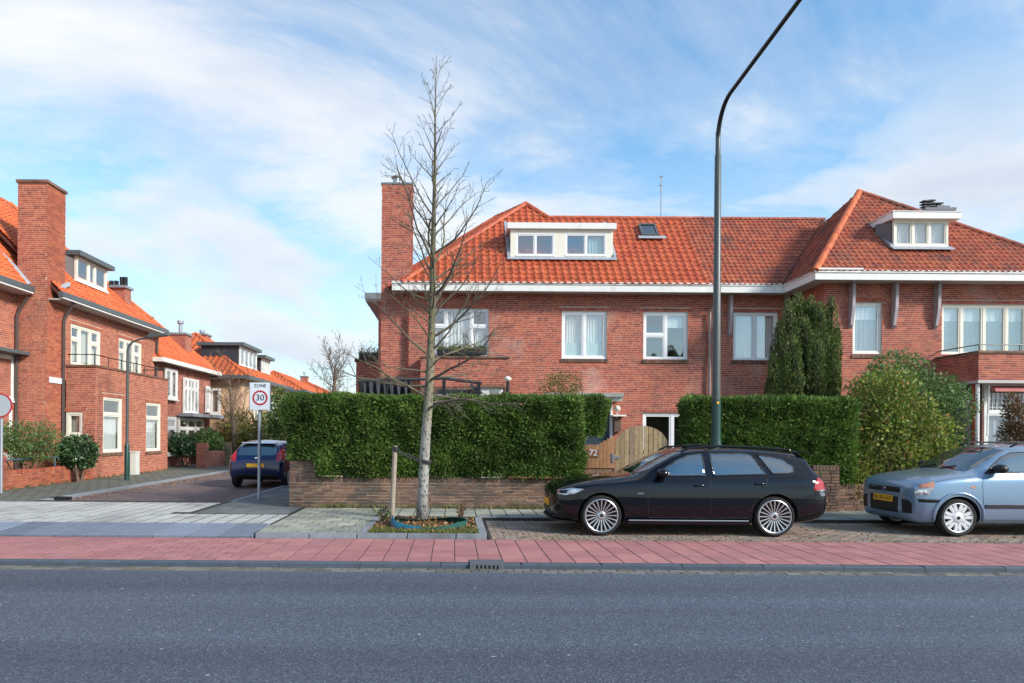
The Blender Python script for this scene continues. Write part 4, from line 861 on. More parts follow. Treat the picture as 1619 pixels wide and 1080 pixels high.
# wing wall towards the road
FWg = east(CX0); wg = (19.2, 21.28, 2.55, 3.95)
wall(LH, FWg, 15.0, 21.39, 0, LE, [wg, (19.2, 21.2, 0.8, 2.3)], LB, name='wing_wall')
for q in (wg, (19.2, 21.2, 0.8, 2.3)): window(LH, FWg, *q, [(1, [(1, 'drape_b')]), (1, [(1, 'drape_b')])], 'white', rec=0.0, fw=0.08, sill='white')
mk('awning_box', MB().prism([(CX0, 19.0, 4.15), (CX0 + 0.42, 19.0, 4.08), (CX0 + 0.42, 19.0, 3.98), (CX0, 19.0, 3.96)], (0, 2.39, 0)), 'gutter', LH)
mk('rear_walls', MB().box(-20, -13.72, 15.0, 21.3, 0, LE - 0.1).box(-20, -13.1, 22.45, 29.28, 0, LE - 0.1), 'far_brick', LH)
# roofs
rx, rz_ = -16.45, 9.98; k = (rz_ - LE) / (16.45 - 12.4)
rl = roof(LH, [(-12.4, 21.6, LE), (-12.4, 29.25, LE), (rx, 29.25 - 4.05, rz_), (rx, 21.6, rz_)], 0.25, 0.28, 'tile_left', 60)
roof(LH, [(-12.4, 29.25, LE), (-20.5, 29.25, LE), (rx, 25.2, rz_)], 0.25, 0.28, 'tile_left', 0)
roof(LH, [(-13.26, 13.0, LE + 0.12), (-13.26, 21.38, LE + 0.12), (rx, 24.4, rz_ + 0.02), (rx, 13.0, rz_ + 0.02)], 0.25, 0.28, 'tile_left', 40)
ridge(rl, (-12.4, 29.25, LE + .03), (rx, 25.2, rz_ + .03), 'tile_left', 0.10); ridge(rl, (rx, 25.2, rz_), (rx, 13.2, rz_), 'tile_left', 0.10)
m = MB().box(-12.44, -12.28, 21.45, 29.4, LE - 0.10, LE + 0.06); mk('gutter_board', m, 'gutter', LH)
mk('fascia', MB().box(-12.435, -12.30, 21.5, 29.35, LE - 0.15, LE - 0.104), 'white', LH); mk('eave_soffit', MB().box(-12.9, -12.44, 21.5, 29.3, LE - 0.19, LE - 0.15), 'soffit', LH)
mk('gutter_board', MB().box(-13.30, -13.12, 13.0, 21.36, LE + 0.0, LE + 0.17), 'gutter', LH); mk('fascia', MB().box(-13.29, -13.14, 13.0, 21.34, LE - 0.05, LE - 0.004), 'white', LH); mk('eave_soffit', MB().box(-13.72, -13.29, 13.0, 21.35, LE - 0.08, LE - 0.04), 'soffit', LH)
mk('lead_flashing', MB().tube([(-13.3, 21.36, LE + 0.22), (-13.75, 21.36, LE + 0.75), (-14.5, 21.42, LE + 1.5)], 0.09, 6).tube([(-12.72, 22.0, LE + 0.25), (-12.72, 22.5, LE + 0.5)], 0.09, 6), 'lead', LH)
for yy, xx in ((22.25, MX + 0.06), (21.28, CX0 + 0.07)): mk('downpipe', MB().tube([(xx + 0.35, yy, LE - 0.15), (xx + 0.1, yy + 0.02, LE - 0.5), (xx, yy, LE - 0.75), (xx, yy, 0.05)], 0.05, 8), 'pipe', LH, smooth=True)
mk('downpipe', MB().tube([(MX + 0.1, 29.2, LE - 0.2), (MX + 0.06, 29.2, bz + 0.1)], 0.05, 8), 'pipe', LH, smooth=True)
# dormer
dX = -13.25; d3 = thing('dormer', (0, 0, 0), None, None, parent=LH); d3.location = Vector((dX, 25, 7)) - wloc(LH)
dy0, dy1 = 23.95, 26.05; dz0, dz1 = LE + k * (12.4 - 13.25) * -1 + 0.14, zE(115, 402, dX)
window(d3, east(dX), dy0, dy1, dz0, dz1, [(1, [(1, None)]), (0.5, [(1, None)]), (1, [(1, None)])], 'cream', rec=0.0, fw=0.07, sash=0.04, sill='white', depth=0.4)
mk('dormer_cheek', MB().prism([(dX - 0.01, dy0 + 0.03, dz0), (dX - 0.01, dy0 + 0.03, dz1), (dX - 1.1, dy0 + 0.03, dz1)], (0, 0.03, 0)), 'signwhite', d3); mk('pane', MB().prism([(dX - 0.1, dy0 + 0.0, dz0 + 0.18), (dX - 0.1, dy0 + 0.0, dz1 - 0.06), (dX - 0.75, dy0 + 0.0, dz1 - 0.06)], (0, 0.025, 0)), 'carglass', d3)
mk('dormer_roof', MB().box(dX - 1.6, dX + 0.2, dy0 - 0.15, dy1 + 0.2, dz1 + 0.002, dz1 + 0.16), 'gutter', d3)
c = at(190, 457, 27.5); cs = mk('chimney', MB().box(c.x - 0.30, c.x + 0.30, 27.3, 27.8, 6.5, c.z), 'far_brick', LH); mk('chimney_slab', MB().box(c.x - 0.38, c.x + 0.36, 27.2, 27.9, c.z + 0.001, c.z + 0.1), 'kerb', cs)
m = MB()
for ox in (-0.3, -0.1, 0.12, 0.26): m.tube([(c.x + ox, 27.4, c.z + 0.1), (c.x + ox, 27.4, c.z + 0.3 + (0.15 if ox > 0 else 0))], 0.09, 8)
mk('flue', m, 'metal_dark', cs)

# ================================================================ HOUSES FURTHER DOWN THE SIDE STREET
def simple_house(x0, x1, y0, y1, ez, rz, label, wallmat, tile='tile_left', over=0.4, wins=(), fwins=(), dormers=(), chim=None, fascia='gutter', hip=True, tw=0.3):
    t = thing('brick_house', ((x0 + x1) / 2, (y0 + y1) / 2, 0), label, 'house', )
    mk('wall', MB().box(x0, x1, y0, y1, 0, ez - 0.1), wallmat, t)
    e0, e1, f0, f1 = x0 - over, x1 + over, y0 - over, y1 + over; hx = (e1 - e0) / 2; xm = (e0 + e1) / 2; hy = min(hx, (f1 - f0) / 2 - 0.01)
    ra, rb = Vector((xm, f0 + hy, rz)), Vector((xm, f1 - hy, rz)); c = [Vector(p) for p in ((e0, f0, ez), (e1, f0, ez), (e1, f1, ez), (e0, f1, ez))]
    r = roof(t, [c[0], c[1], ra], tw, 0.3, tile, 0)
    roof(t, [c[1], c[2], rb, ra], tw, 0.3, tile, 0); roof(t, [c[2], c[3], rb], tw, 0.3, tile, 0); roof(t, [c[3], c[0], ra, rb], tw, 0.3, tile, 0)
    for p, q in ((c[0], ra), (c[1], ra), (ra, rb), (c[2], rb)): ridge(r, p, q, tile, 0.10, 0.34)
    mk('gutter_board', MB().box(e1 - 0.02, e1 + 0.1, f0, f1, ez - 0.16, ez + 0.02).box(e0, e1 + 0.1, f0 - 0.1, f0 - 0.002, ez - 0.16, ez + 0.02), fascia, t)
    mk('eave_soffit', MB().box(x0, e1 - 0.022, f0, f1, ez - 0.14, ez - 0.11), 'soffit', t)
    for (a, b, z0, z1, n) in wins:
        window(t, east(x1 + 0.155), a, b, z0, z1, [(1, [(0.35, None), (1, 'net')] if z1 - z0 > 1.5 else [(1, 'net')])] * n, 'white', rec=0.0, fw=0.09, sill='white', depth=0.005, room=False)
    for (a, b, z0, z1, n) in fwins: window(t, front(y0 - 0.155), a, b, z0, z1, [(1, [(1, 'net')])] * n, 'white', rec=0.0, fw=0.09, sill='white', depth=0.005, room=False)
    for (a, b, z0, z1, X) in dormers:
        d = thing('dormer', (0, 0, 0), None, None, parent=t); d.location = Vector((X, a, z0)) - wloc(t)
        mk('dormer_body', MB().box(X - 2.2, X - 0.151, a, b, z0 - 0.1, z1), 'slate', d); window(d, east(X), a, b, z0, z1, [(1, [(1, 'net')])] * 4, 'white', rec=0.0, fw=0.07, sash=0.03, sill=None, room=False)
        mk('dormer_roof', MB().box(X - 2.4, X + 0.25, a - 0.2, b + 0.2, z1 + 0.002, z1 + 0.18), 'gutter', d)
    if chim:
        for (cx_, cy_, cz_, fl) in chim:
            s = mk('chimney', MB().box(cx_ - 0.4, cx_ + 0.4, cy_ - 0.4, cy_ + 0.4, ez, cz_), 'far_brick', t); mk('chimney_slab', MB().box(cx_ - 0.46, cx_ + 0.46, cy_ - 0.46, cy_ + 0.46, cz_ + 0.001, cz_ + 0.1), 'kerb', s)
            mk('flue', MB().tube([(cx_, cy_, cz_ + 0.1), (cx_, cy_, cz_ + fl)], 0.1, 8).tube([(cx_, cy_, cz_ + fl - 0.15), (cx_, cy_, cz_ + fl)], 0.17, 8), 'zinc', s)
    return t
hB = simple_house(-20.5, -12.8, 29.45, 35.9, 4.78, 8.6, 'red brick house with white trimmed gutter next to the corner house', 'far_brick', fascia='white', over=0.38,
    wins=((30.0, 31.3, 3.1, 4.45, 2), (32.1, 33.9, 2.5, 4.2, 4), (35.0, 35.5, 2.7, 4.0, 1), (29.9, 31.2, 0.6, 2.3, 1), (31.5, 34.6, 0.6, 2.3, 3)), dormers=((30.3, 32.0, 6.15, 6.85, -14.4),), chim=((-13.7, 34.2, 6.45, 0.75),))
mk('bay_roof', MB().box(-12.64, -12.0, 31.4, 35.7, 2.35, 2.5), 'kerb', hB)
hC = simple_house(-19.6, -11.5, 37.0, 46.5, 4.68, 7.55, 'tan brick house with long dormer behind the bare garden tree', 'far_brick_y', over=0.45, tw=0.32,
    wins=((39.0, 40.2, 2.4, 4.0, 2), (42.0, 44.0, 2.4, 4.0, 3), (39.0, 41.2, 0.6, 2.1, 3)), fwins=((-13.6, -12.6, 2.6, 4.0, 2),), dormers=((38.4, 41.6, 5.4, 6.5, -12.0), (42.8, 44.6, 5.4, 6.3, -12.0)), chim=((-15.5, 42.0, 7.55, 0.35),))
hD = simple_house(-17.8, -12.2, 54, 66, 5.0, 6.75, 'far house with bright orange hipped roof seen above the zone sign', 'far_brick_y', over=0.5, tw=0.34, chim=None)
hE = simple_house(-21, -13.2, 75, 84, 5.6, 7.6, 'farthest house with low orange roof just above the hedge', 'far_brick', over=0.5, tw=0.36, chim=((-17.5, 80, 8.2, 0.6),))

# ================================================================ GARDEN WALLS
GY = 14.3
def brickwall_pieces(parent, F, u0, u1, z0, courses, top_soldier, nmax=300, bl=0.209, bh=0.0515, j=0.0135, bmat='brick_garden'):
    me = tile_mesh('brick', 1.0, 1.0, 1.0, 0.02, None)
    V = [v.co.copy() for v in me.vertices]
    base = MB().fbox(F, -0.5, 0.5, -0.5, 0.5, -1, 0).mesh('brick'); bpy.data.meshes.remove(base)
    unit = bpy.data.meshes.new('brick'); b = 0.012
    vv = [(-.5, 0.35, -.5), (.5, 0.35, -.5), (.5, 0.35, .5), (-.5, 0.35, .5), (-.5, -0.45, -.5), (.5, -0.45, -.5), (.5, -0.45, .5), (-.5, -0.45, .5), (-.485, -.5, -.45), (.485, -.5, -.45), (.485, -.5, .45), (-.485, -.5, .45)]
    unit.from_pydata(vv, [], [(8, 9, 10, 11)] + [(i, (i + 1) % 4, 4 + (i + 1) % 4, 4 + i) for i in range(4)] + [(4 + i, 4 + (i + 1) % 4, 8 + (i + 1) % 4, 8 + i) for i in range(4)]); unit.update(); unit.materials.append(MT[bmat])
    bpy.data.meshes.remove(me)
    mats = []
    def add(a, b_, za, zb, dep=0.10):
        c = F((a + b_) / 2, (za + zb) / 2, -dep / 2 + 0.012 + jit(0.004)); X = Vector(F.U); Y = -Vector(F.n); rot = Matrix((X, Y, Vector((0, 0, 1)))).transposed().to_4x4()
        mats.append(Matrix.Translation(c) @ rot @ Matrix.Rotation(jit(0.01), 4, 'Y') @ Matrix.Diagonal((b_ - a, dep, zb - za, 1)))
    for r in course(u0, u1, z0, z0 + courses * (bh + j), [], bl, bh, j): add(*r)
    zt = z0 + courses * (bh + j)
    if top_soldier:
        n = int((u1 - u0) / 0.0655)
        for k in range(n): add(u0 + (u1 - u0) * k / n + 0.005, u0 + (u1 - u0) * (k + 1) / n - 0.005, zt, zt + 0.105, 0.22)
        zt += 0.105
    pieces(parent, 'brick', unit, mats, nmax, 'distant_brickwork'); return zt
gwx0, gwx1 = X_(458, GY), X_(925, GY)
gw_ = thing('garden_wall', ((gwx0 + gwx1) / 2, GY, PZ), 'low weathered brown brick garden wall under the long hedge', 'wall')
zt = brickwall_pieces(gw_, front(GY), gwx0, gwx1, PZ, 8, True, 300)
mk('wall_core', MB().box(gwx0 + 0.004, gwx1 - 0.004, GY + 0.002, GY + 0.21, PZ - 0.1, zt - 0.03), 'mortar_garden', gw_)
pw = X_(500, GY); ptop = Z_(480, 729, GY)
zc = brickwall_pieces(gw_, front(GY + 0.03), gwx0 + 0.0, pw, zt + 0.012, int((ptop - zt) / 0.065), False, 60); mk('wall_core', MB().box(gwx0 + 0.004, pw - 0.004, GY + 0.04, GY + 0.24, zt - 0.02, zc - 0.012), 'mortar_garden', gw_)
addbricks(gw_, west(gwx0), course(-20, -GY - .01, PZ, ptop, []), 'brick_garden'); mk('wall_core', MB().box(gwx0 + 0.012, gwx0 + 0.2, GY + 0.25, 20, 0, ptop - 0.05), 'mortar_garden', gw_)
# second wall, right of the gate, ending in a pillar
g2 = thing('garden_wall', (8.0, GY, PZ), 'low brick garden wall behind the black car under the right hedge', 'wall')
a2, b2_ = X_(1062, GY), 9.4
z2 = brickwall_pieces(g2, front(GY), a2, b2_, PZ, 7, True, 200); mk('wall_core', MB().box(a2, b2_, GY + 0.004, GY + 0.21, PZ - 0.1, z2 - 0.03), 'mortar_garden', g2)
p0, p1, pz = X_(1288, GY - .2), X_(1330, GY - .2), Z_(1310, 736, GY - .2)
z3 = brickwall_pieces(g2, front(GY - 0.14), p0, p1, PZ, int((pz - PZ - 0.1) / 0.065), True, 120); mk('pillar_core', MB().box(p0 + 0.01, p1 - 0.01, GY - 0.12, GY + 0.3, PZ - 0.1, z3 - 0.03), 'mortar_garden', g2)
g3 = thing('garden_wall', (14, GY, PZ), 'low brick wall behind the light blue car', 'wall')
z4 = brickwall_pieces(g3, front(GY), 9.45, 13.5, PZ, 8, True, 100); mk('wall_core', MB().box(9.46, 30, GY + 0.004, GY + 0.21, PZ - 0.1, z4 - 0.03), 'mortar_garden', g3)
# left garden wall with pillar and railing
g4 = thing('garden_wall', (BX, 19, PZ), 'low orange brick garden wall with pillar beside the ivy on the left', 'wall')
z5 = brickwall_pieces(g4, east(BX + 0.02), 15.0, 22.44, PZ, 6, True, 200, bmat='brick_left'); mk('wall_core', MB().box(BX - 0.2, BX + 0.01, 15.0, 22.44, PZ - 0.1, z5 - 0.03), 'mortar_garden', g4)
z6 = brickwall_pieces(g4, east(BX + 0.06), 17.4, 17.95, PZ, 12, True, 60, bmat='brick_left'); z6 = brickwall_pieces(g4, front(17.39), BX - 0.4, BX + 0.04, PZ, 12, True, 60, bmat='brick_left'); mk('pillar_core', MB().box(BX - 0.4, BX + 0.04, 17.41, 17.94, PZ, z6 - 0.03), 'mortar_garden', g4)
mk('railing', MB().tube([(BX - 0.1, 17.9, 0.83), (BX - 0.1, 21.0, 0.83)], 0.025, 6).tube([(BX - 0.1, 20.4, 0.5), (BX - 0.1, 20.4, 0.85)], 0.02, 6), M('rail_blue', (0.06, 0.12, 0.16), 0.5, 0.1), g4)
for i, (yy, lab) in enumerate(((30.2, 'low brick wall stump beside the second house'), (33.6, 'second low brick wall stump before the tan house'))):
    t = thing('garden_wall', (-10.9, yy, PZ), lab, 'wall'); mk('wall_core', MB().box(-11.2, -10.9, yy, yy + 2.4, 0, 0.75).box(-11.25, -10.85, yy - 0.3, yy + 0.1, 0, 1.15), 'far_brick_y' if i else 'far_brick', t)

# ================================================================ GATE AND FENCE
FG = front(GY + 0.35); FYg = GY + 0.35
gt = thing('wooden_gate', (X_(1015, FYg), FYg, PZ), 'arched wooden plank gate between the two hedges', 'gate')
ga, gb = X_(973, FYg), X_(1056, FYg); n = 11; zbot = PZ + 0.06
for i in range(n):
    a, b = ga + (gb - ga) * i / n, ga + (gb - ga) * (i + 1) / n - 0.012; zz = []
    for u in (a, b):
        tt = (u - ga) / (gb - ga); zz.append(Z_(1000, 707, FYg) + (Z_(1000, 673, FYg) - Z_(1000, 707, FYg)) * math.sqrt(max(0, 1 - (2 * tt - 1) ** 2 * 0.93)))
    dpt = 0.022 + jit(0.004); mk('plank', MB().prism([FG(a, zbot, 0), FG(b, zbot, 0), FG(b, zz[1], 0), FG(a, zz[0], 0)], Vector((0, dpt, 0))), 'plank', gt).location.y += jit(0.006)
mk('cross_rail', MB().fbox(FG, ga, gb, 0.5, 0.6, -0.06, -0.028).fbox(FG, ga, gb, 1.2, 1.3, -0.06, -0.028), 'plank', gt)
mk('latch', MB().fbox(FG, ga - 0.05, ga + 0.09, Z_(975, 725, FYg), Z_(975, 721, FYg), 0.002, 0.03).fbox(FG, ga - 0.08, ga - 0.03, Z_(975, 731, FYg), Z_(975, 717, FYg), 0.002, 0.02), 'steel', gt)
fn = thing('wooden_fence', (X_(950, FYg), FYg, PZ), 'short orange wooden fence panel carrying the house number', 'fence')
fa_, fb_ = X_(924, FYg), X_(972, FYg); n = 8; fz0 = Z_(945, 740, FYg)
for i in range(n):
    a, b = fa_ + (fb_ - fa_) * i / n, fa_ + (fb_ - fa_) * (i + 1) / n - 0.006; z = Z_(950, 703 - 16 * max(0, (i - 3) / 5), FYg); mk('plank', MB().fbox(FG, a, b, fz0, z + jit(.004), -0.022, jit(.003)), 'plank_o', fn)
mk('fence_base', MB().box(fa_, fb_, FYg + 0.03, FYg + 0.2, PZ, fz0), 'brick_garden', fn)
fr_ = thing('wooden_fence', (X_(1062, FYg), FYg, PZ), 'narrow wooden fence strip at the right of the gate', 'fence')
for i in range(3): a = X_(1057, FYg) + i * 0.085; mk('plank', MB().fbox(FG, a, a + 0.08, PZ, Z_(1060, 706 + i * 5, FYg), -0.022, 0), 'plank_o', fr_)
hn = thing('house_number_sign', tuple(at(937, 717, FYg - 0.03)), 'brown wooden plate with white house number 72 on the fence', 'sign')
c = at(938, 717, FYg - 0.03); mk('number_board', MB().box(c.x - 0.115, c.x + 0.13, FYg - 0.03, FYg - 0.006, c.z - 0.07, c.z + 0.085), M('number_board', (0.26, 0.10, 0.05), 0.7, 0.2, 20), hn)
me = text_mesh('72', 0.18, 0.003); put('digit', me, 'signwhite', hn, Matrix.Translation((0.01, -0.006, 0.01)) @ Matrix.Rotation(R(90), 4, 'X') @ Matrix.Rotation(R(-4), 4, 'Z'))
# ================================================================ STREET FURNITURE
# tall lamp post whose arm reaches over the road
LPY = 13.2; lpx = X_(1132, LPY)
lp = thing('street_lamp', (lpx, LPY, PZ), 'tall dark green lamp post behind the black car reaching over the road', 'street lamp')
zA = Z_(1133, 695, LPY); zM = Z_(1136, 246, LPY)
mk('base', MB().lathe([(0.11, 0), (0.11, 1.35), (0.10, 1.42), (0.088, 1.5), (0.084, 2.25)], (lpx, LPY, PZ), 'z', 18), 'lampgreen', lp, smooth=True)
mk('sticker', MB().box(lpx - 0.02, lpx + 0.02, LPY - 0.094, LPY - 0.07, 2.22, 2.27), 'plate', lp)
mk('pole', MB().lathe([(0.076, 2.28), (0.060, zM), (0.047, zM + 0.02), (0.045, zM + 0.45)], (lpx, LPY, 0), 'z', 16), 'lampgrey', lp, smooth=True)
zt0 = zM + 0.3; top = Z_(1150, 150, 12.5) + 0.10
ra = 0.62; apts = [(lpx, LPY, zt0), (lpx, LPY, top - ra - 0.05)] + [(lpx, LPY - ra * (1 - math.cos(a_)), top - ra + ra * math.sin(a_)) for a_ in np.linspace(0.12, R(86), 9)] + [(lpx, LPY - yy, top + 0.045 * (yy - ra)) for yy in (1.0, 1.6, 2.4, 3.2, 4.1)]
mk('arm', MB().tube(apts, list(np.linspace(0.044, 0.035, len(apts))), 12), 'metal_dark', lp, smooth=True)
mk('lamp_head', MB().prism([(lpx - 0.13, 9.2, top + 0.05), (lpx + 0.13, 9.2, top + 0.05), (lpx + 0.10, 9.2, top + 0.17), (lpx - 0.10, 9.2, top + 0.17)], (0, -0.75, 0)), 'lampgrey', lp)
# slim lamp post on the left pavement
ly = 21.9; lx = X_(201, ly); l2 = thing('street_lamp', (lx, ly, PZ), 'slim lamp post with curved arm on the left pavement', 'street lamp')
zt1 = Z_(201, 545, ly); mk('base', MB().lathe([(0.075, 0), (0.075, 1.1), (0.055, 1.16)], (lx, ly, PZ), 'z', 12), 'lampgreen', l2, smooth=True)
mk('pole', MB().tube([(lx, ly, 1.1), (lx, ly, zt1 - 0.2), (lx + 0.03, ly, zt1 - 0.05), (lx + 0.14, ly, zt1 + 0.08), (lx + 0.35, ly, zt1 + 0.17), (lx + 0.75, ly, zt1 + 0.25)], [0.05, 0.045, 0.035, 0.032, 0.03, 0.03], 10), 'lampgrey', l2, smooth=True)
mk('lamp_head', MB().prism([(lx + 0.65, ly - 0.13, zt1 + 0.22), (lx + 1.3, ly - 0.13, zt1 + 0.30), (lx + 1.3, ly - 0.13, zt1 + 0.36), (lx + 0.75, ly - 0.13, zt1 + 0.38)], (0, 0.26, 0)), 'lampgrey', l2)
cb = thing('utility_cabinet', (-11.4, 25, PZ), 'slim pale utility cabinet against the left brick wall', 'cabinet')
cy = BX * FPX / (220 - CX) ; cy = 11.45 * FPX / (717 - 220)
mk('cabinet_body', MB().box(-11.70, -11.50, cy - 0.16, cy + 0.16, PZ, PZ + 0.80), 'cabinet', cb); mk('cabinet_lid', MB().box(-11.72, -11.48, cy - 0.18, cy + 0.18, PZ + 0.801, PZ + 0.85), 'cabinet', cb); cb.location = (-11.58, cy, PZ)
for c in cb.children: c.location = -cb.location
# 30 zone sign
sy = 15.8; sx = X_(409, sy); zs = thing('zone_sign', (sx, sy, PZ), 'white rectangular zone 30 sign on a grey pole at the corner', 'road sign')
s0, s1, sz0, sz1 = X_(395, sy), X_(427, sy), Z_(410, 648, sy), Z_(410, 605, sy)
mk('pole', MB().tube([(sx, sy + 0.06, PZ - 0.1), (sx, sy + 0.06, sz1 - 0.02)], 0.036, 10), 'zinc', zs, smooth=True)
mk('sign_plate', MB().box(s0, s1, sy - 0.012, sy + 0.02, sz0, sz1), 'signwhite', zs)
cxs, czs = (s0 + s1) / 2, sz0 + (sz1 - sz0) * 0.44
mk('sign_ring', MB().lathe([(0.175, 0.0), (0.175, -0.004), (0.135, -0.004), (0.135, 0.0)], (cxs, sy - 0.0125, czs), 'y', 36), 'signred', zs)
mk('sign_edge', MB().box(s0 - 0.012, s0 - 0.001, sy - 0.02, sy + 0.03, sz0 - 0.012, sz1 + 0.012).box(s1 + 0.001, s1 + 0.012, sy - 0.02, sy + 0.03, sz0 - 0.012, sz1 + 0.012), 'steel', zs)
for txt, s, zz in (('30', 0.20, czs), ('ZONE', 0.105, sz1 - 0.075)): put('lettering', text_mesh(txt, s, 0.002), 'ink', zs, Matrix.Translation((cxs - sx, -0.016, zz - PZ)) @ Matrix.Rotation(R(90), 4, 'X'))
# round sign at the left edge
ry = 17.0; rx_ = X_(0.5, ry); rs = thing('round_sign', (rx_, ry, PZ), 'round white sign with red rim at the left edge', 'road sign')
rz0 = Z_(2, 641, ry); mk('sign_disc', MB().lathe([(0.001, 0), (0.30, 0), (0.30, -0.015), (0.001, -0.015)], (rx_, ry, rz0), 'y', 40), 'signgrey', rs); mk('sign_ring', MB().lathe([(0.301, 0.002), (0.301, -0.02), (0.268, -0.02), (0.268, -0.016)], (rx_, ry, rz0), 'y', 40), 'signred', rs)
mk('pole', MB().tube([(rx_, ry + 0.045, PZ - 0.1), (rx_, ry + 0.045, rz0 + 0.3)], 0.035, 10), 'zinc', rs, smooth=True)
# garden terrace: dark canopy frame, garden lamp, planters
pg = thing('garden_canopy', (-1.0, 20.0, 0), 'dark grey canopy frame on the terrace just above the hedge', 'canopy')
def gp(px, py, Y=20.0): return at(px, py, Y)
m = MB()
for px, tp in ((572, 604), (612, 598), (702, 598), (757, 604)): p = gp(px, tp); m.box(p.x - 0.05, p.x + 0.05, 19.95, 20.05, 0, p.z)
mk('post', m, 'metal_dark', pg)
mk('top_rail', MB().tube([gp(566, 603), gp(612, 599), gp(655, 600), gp(702, 598), gp(762, 606)], 0.045, 8), 'canvas', pg)
m = MB(); b = len(m.v); N = 28
for i in range(N + 1):
    px = 568 + (650 - 568) * i / N; s = math.sin(math.pi * (i / N)); a = gp(px, 602); c = gp(px, 618 + 4 * s + jit(1.5)); m.v += [tuple(a), tuple(Vector((c.x, 20.0 + 0.15 * math.sin(i * 1.7), c.z))), (c.x, 20.05, c.z - 0.9)]
m.f += [(3 * i + j, 3 * i + 3 + j, 3 * i + 4 + j, 3 * i + 1 + j) for i in range(N) for j in range(2)]; mk('canvas_screen', m, 'canvas', pg)
m = MB(); p, q = gp(690, 616, 20.2), gp(757, 616, 20.2); m.box(p.x, q.x, 20.2, 21.3, p.z - 0.06, p.z); m.prism([gp(745, 606), gp(765, 622), gp(758, 624), gp(742, 610)], (0, 0.06, 0)); mk('canopy_roof', m, 'slate', pg)
gl_ = at(803, 600, 21.0); t = thing('garden_lamp', (gl_.x, 21.0, 0), 'black garden lamp post with white top behind the hedge', 'lamp'); mk('pole', MB().tube([(gl_.x, 21, 0), (gl_.x, 21, gl_.z - 0.06)], 0.05, 8), 'metal_dark', t); mk('lamp_head', MB().lathe([(0.06, 0), (0.11, 0.05), (0.11, 0.1), (0.03, 0.16), (0, 0.165)], (gl_.x, 21, gl_.z - 0.06), 'z', 12), 'globe', t, smooth=True)
m = MB(); gp0, gp1 = at(757, 622, 21.6), at(795, 613, 21.6); t = thing('lean_to', (gp0.x + .4, 21.6, 0), 'white framed lean-to peeking over the hedge below the brick bay', 'lean-to')
mk('wall', MB().box(gp0.x, gp1.x, 21.6, 22.2, 0, gp1.z), 'white', t); mk('pane', MB().box(gp0.x + 0.35, gp1.x - 0.12, 21.585, 21.598, gp0.z - 0.6, gp1.z - 0.08), 'carglass', t); mk('roof', MB().box(gp0.x - 0.1, gp1.x + 0.08, 21.5, 22.2, gp1.z + .001, gp1.z + 0.08), 'brick_garden', t)
def planter(label, x0, x1, y, z, h, n, mat='ivy', boxm='metal_dark', sp=0.16, ln=0.09):
    t = thing('planter', ((x0 + x1) / 2, y, z), label, 'planter'); mk('trough', MB().box(x0, x1, y - 0.1, y + 0.1, z, z + 0.16), boxm, t)
    P = np.column_stack([rng.uniform(x0, x1, n), y + rng.normal(0, 0.07, n), z + 0.14 + np.abs(rng.normal(0, h * 0.45, n)) * (0.6 + 0.5 * np.sin(rng.uniform(x0, x1, n) * 9))])
    D = rdir(n); D[:, 2] = np.abs(D[:, 2]) + 0.3; leaves('plant', P, D, rdir(n), rng.uniform(ln * .6, ln * 1.3, n), ln * 0.35, mat, t)
planter('window box with green plants under the first floor window behind the tree', X_(690, 22.7), X_(768, 22.7), 22.84, Z_(730, 561, 22.8), 0.26, 900, 'grass')
planter('dark planter with shrub on the side terrace left of the tall chimney', X_(566, 26), X_(602, 26), 26.15, Z_(580, 570, 26) + .1, 0.38, 500, 'conifer')
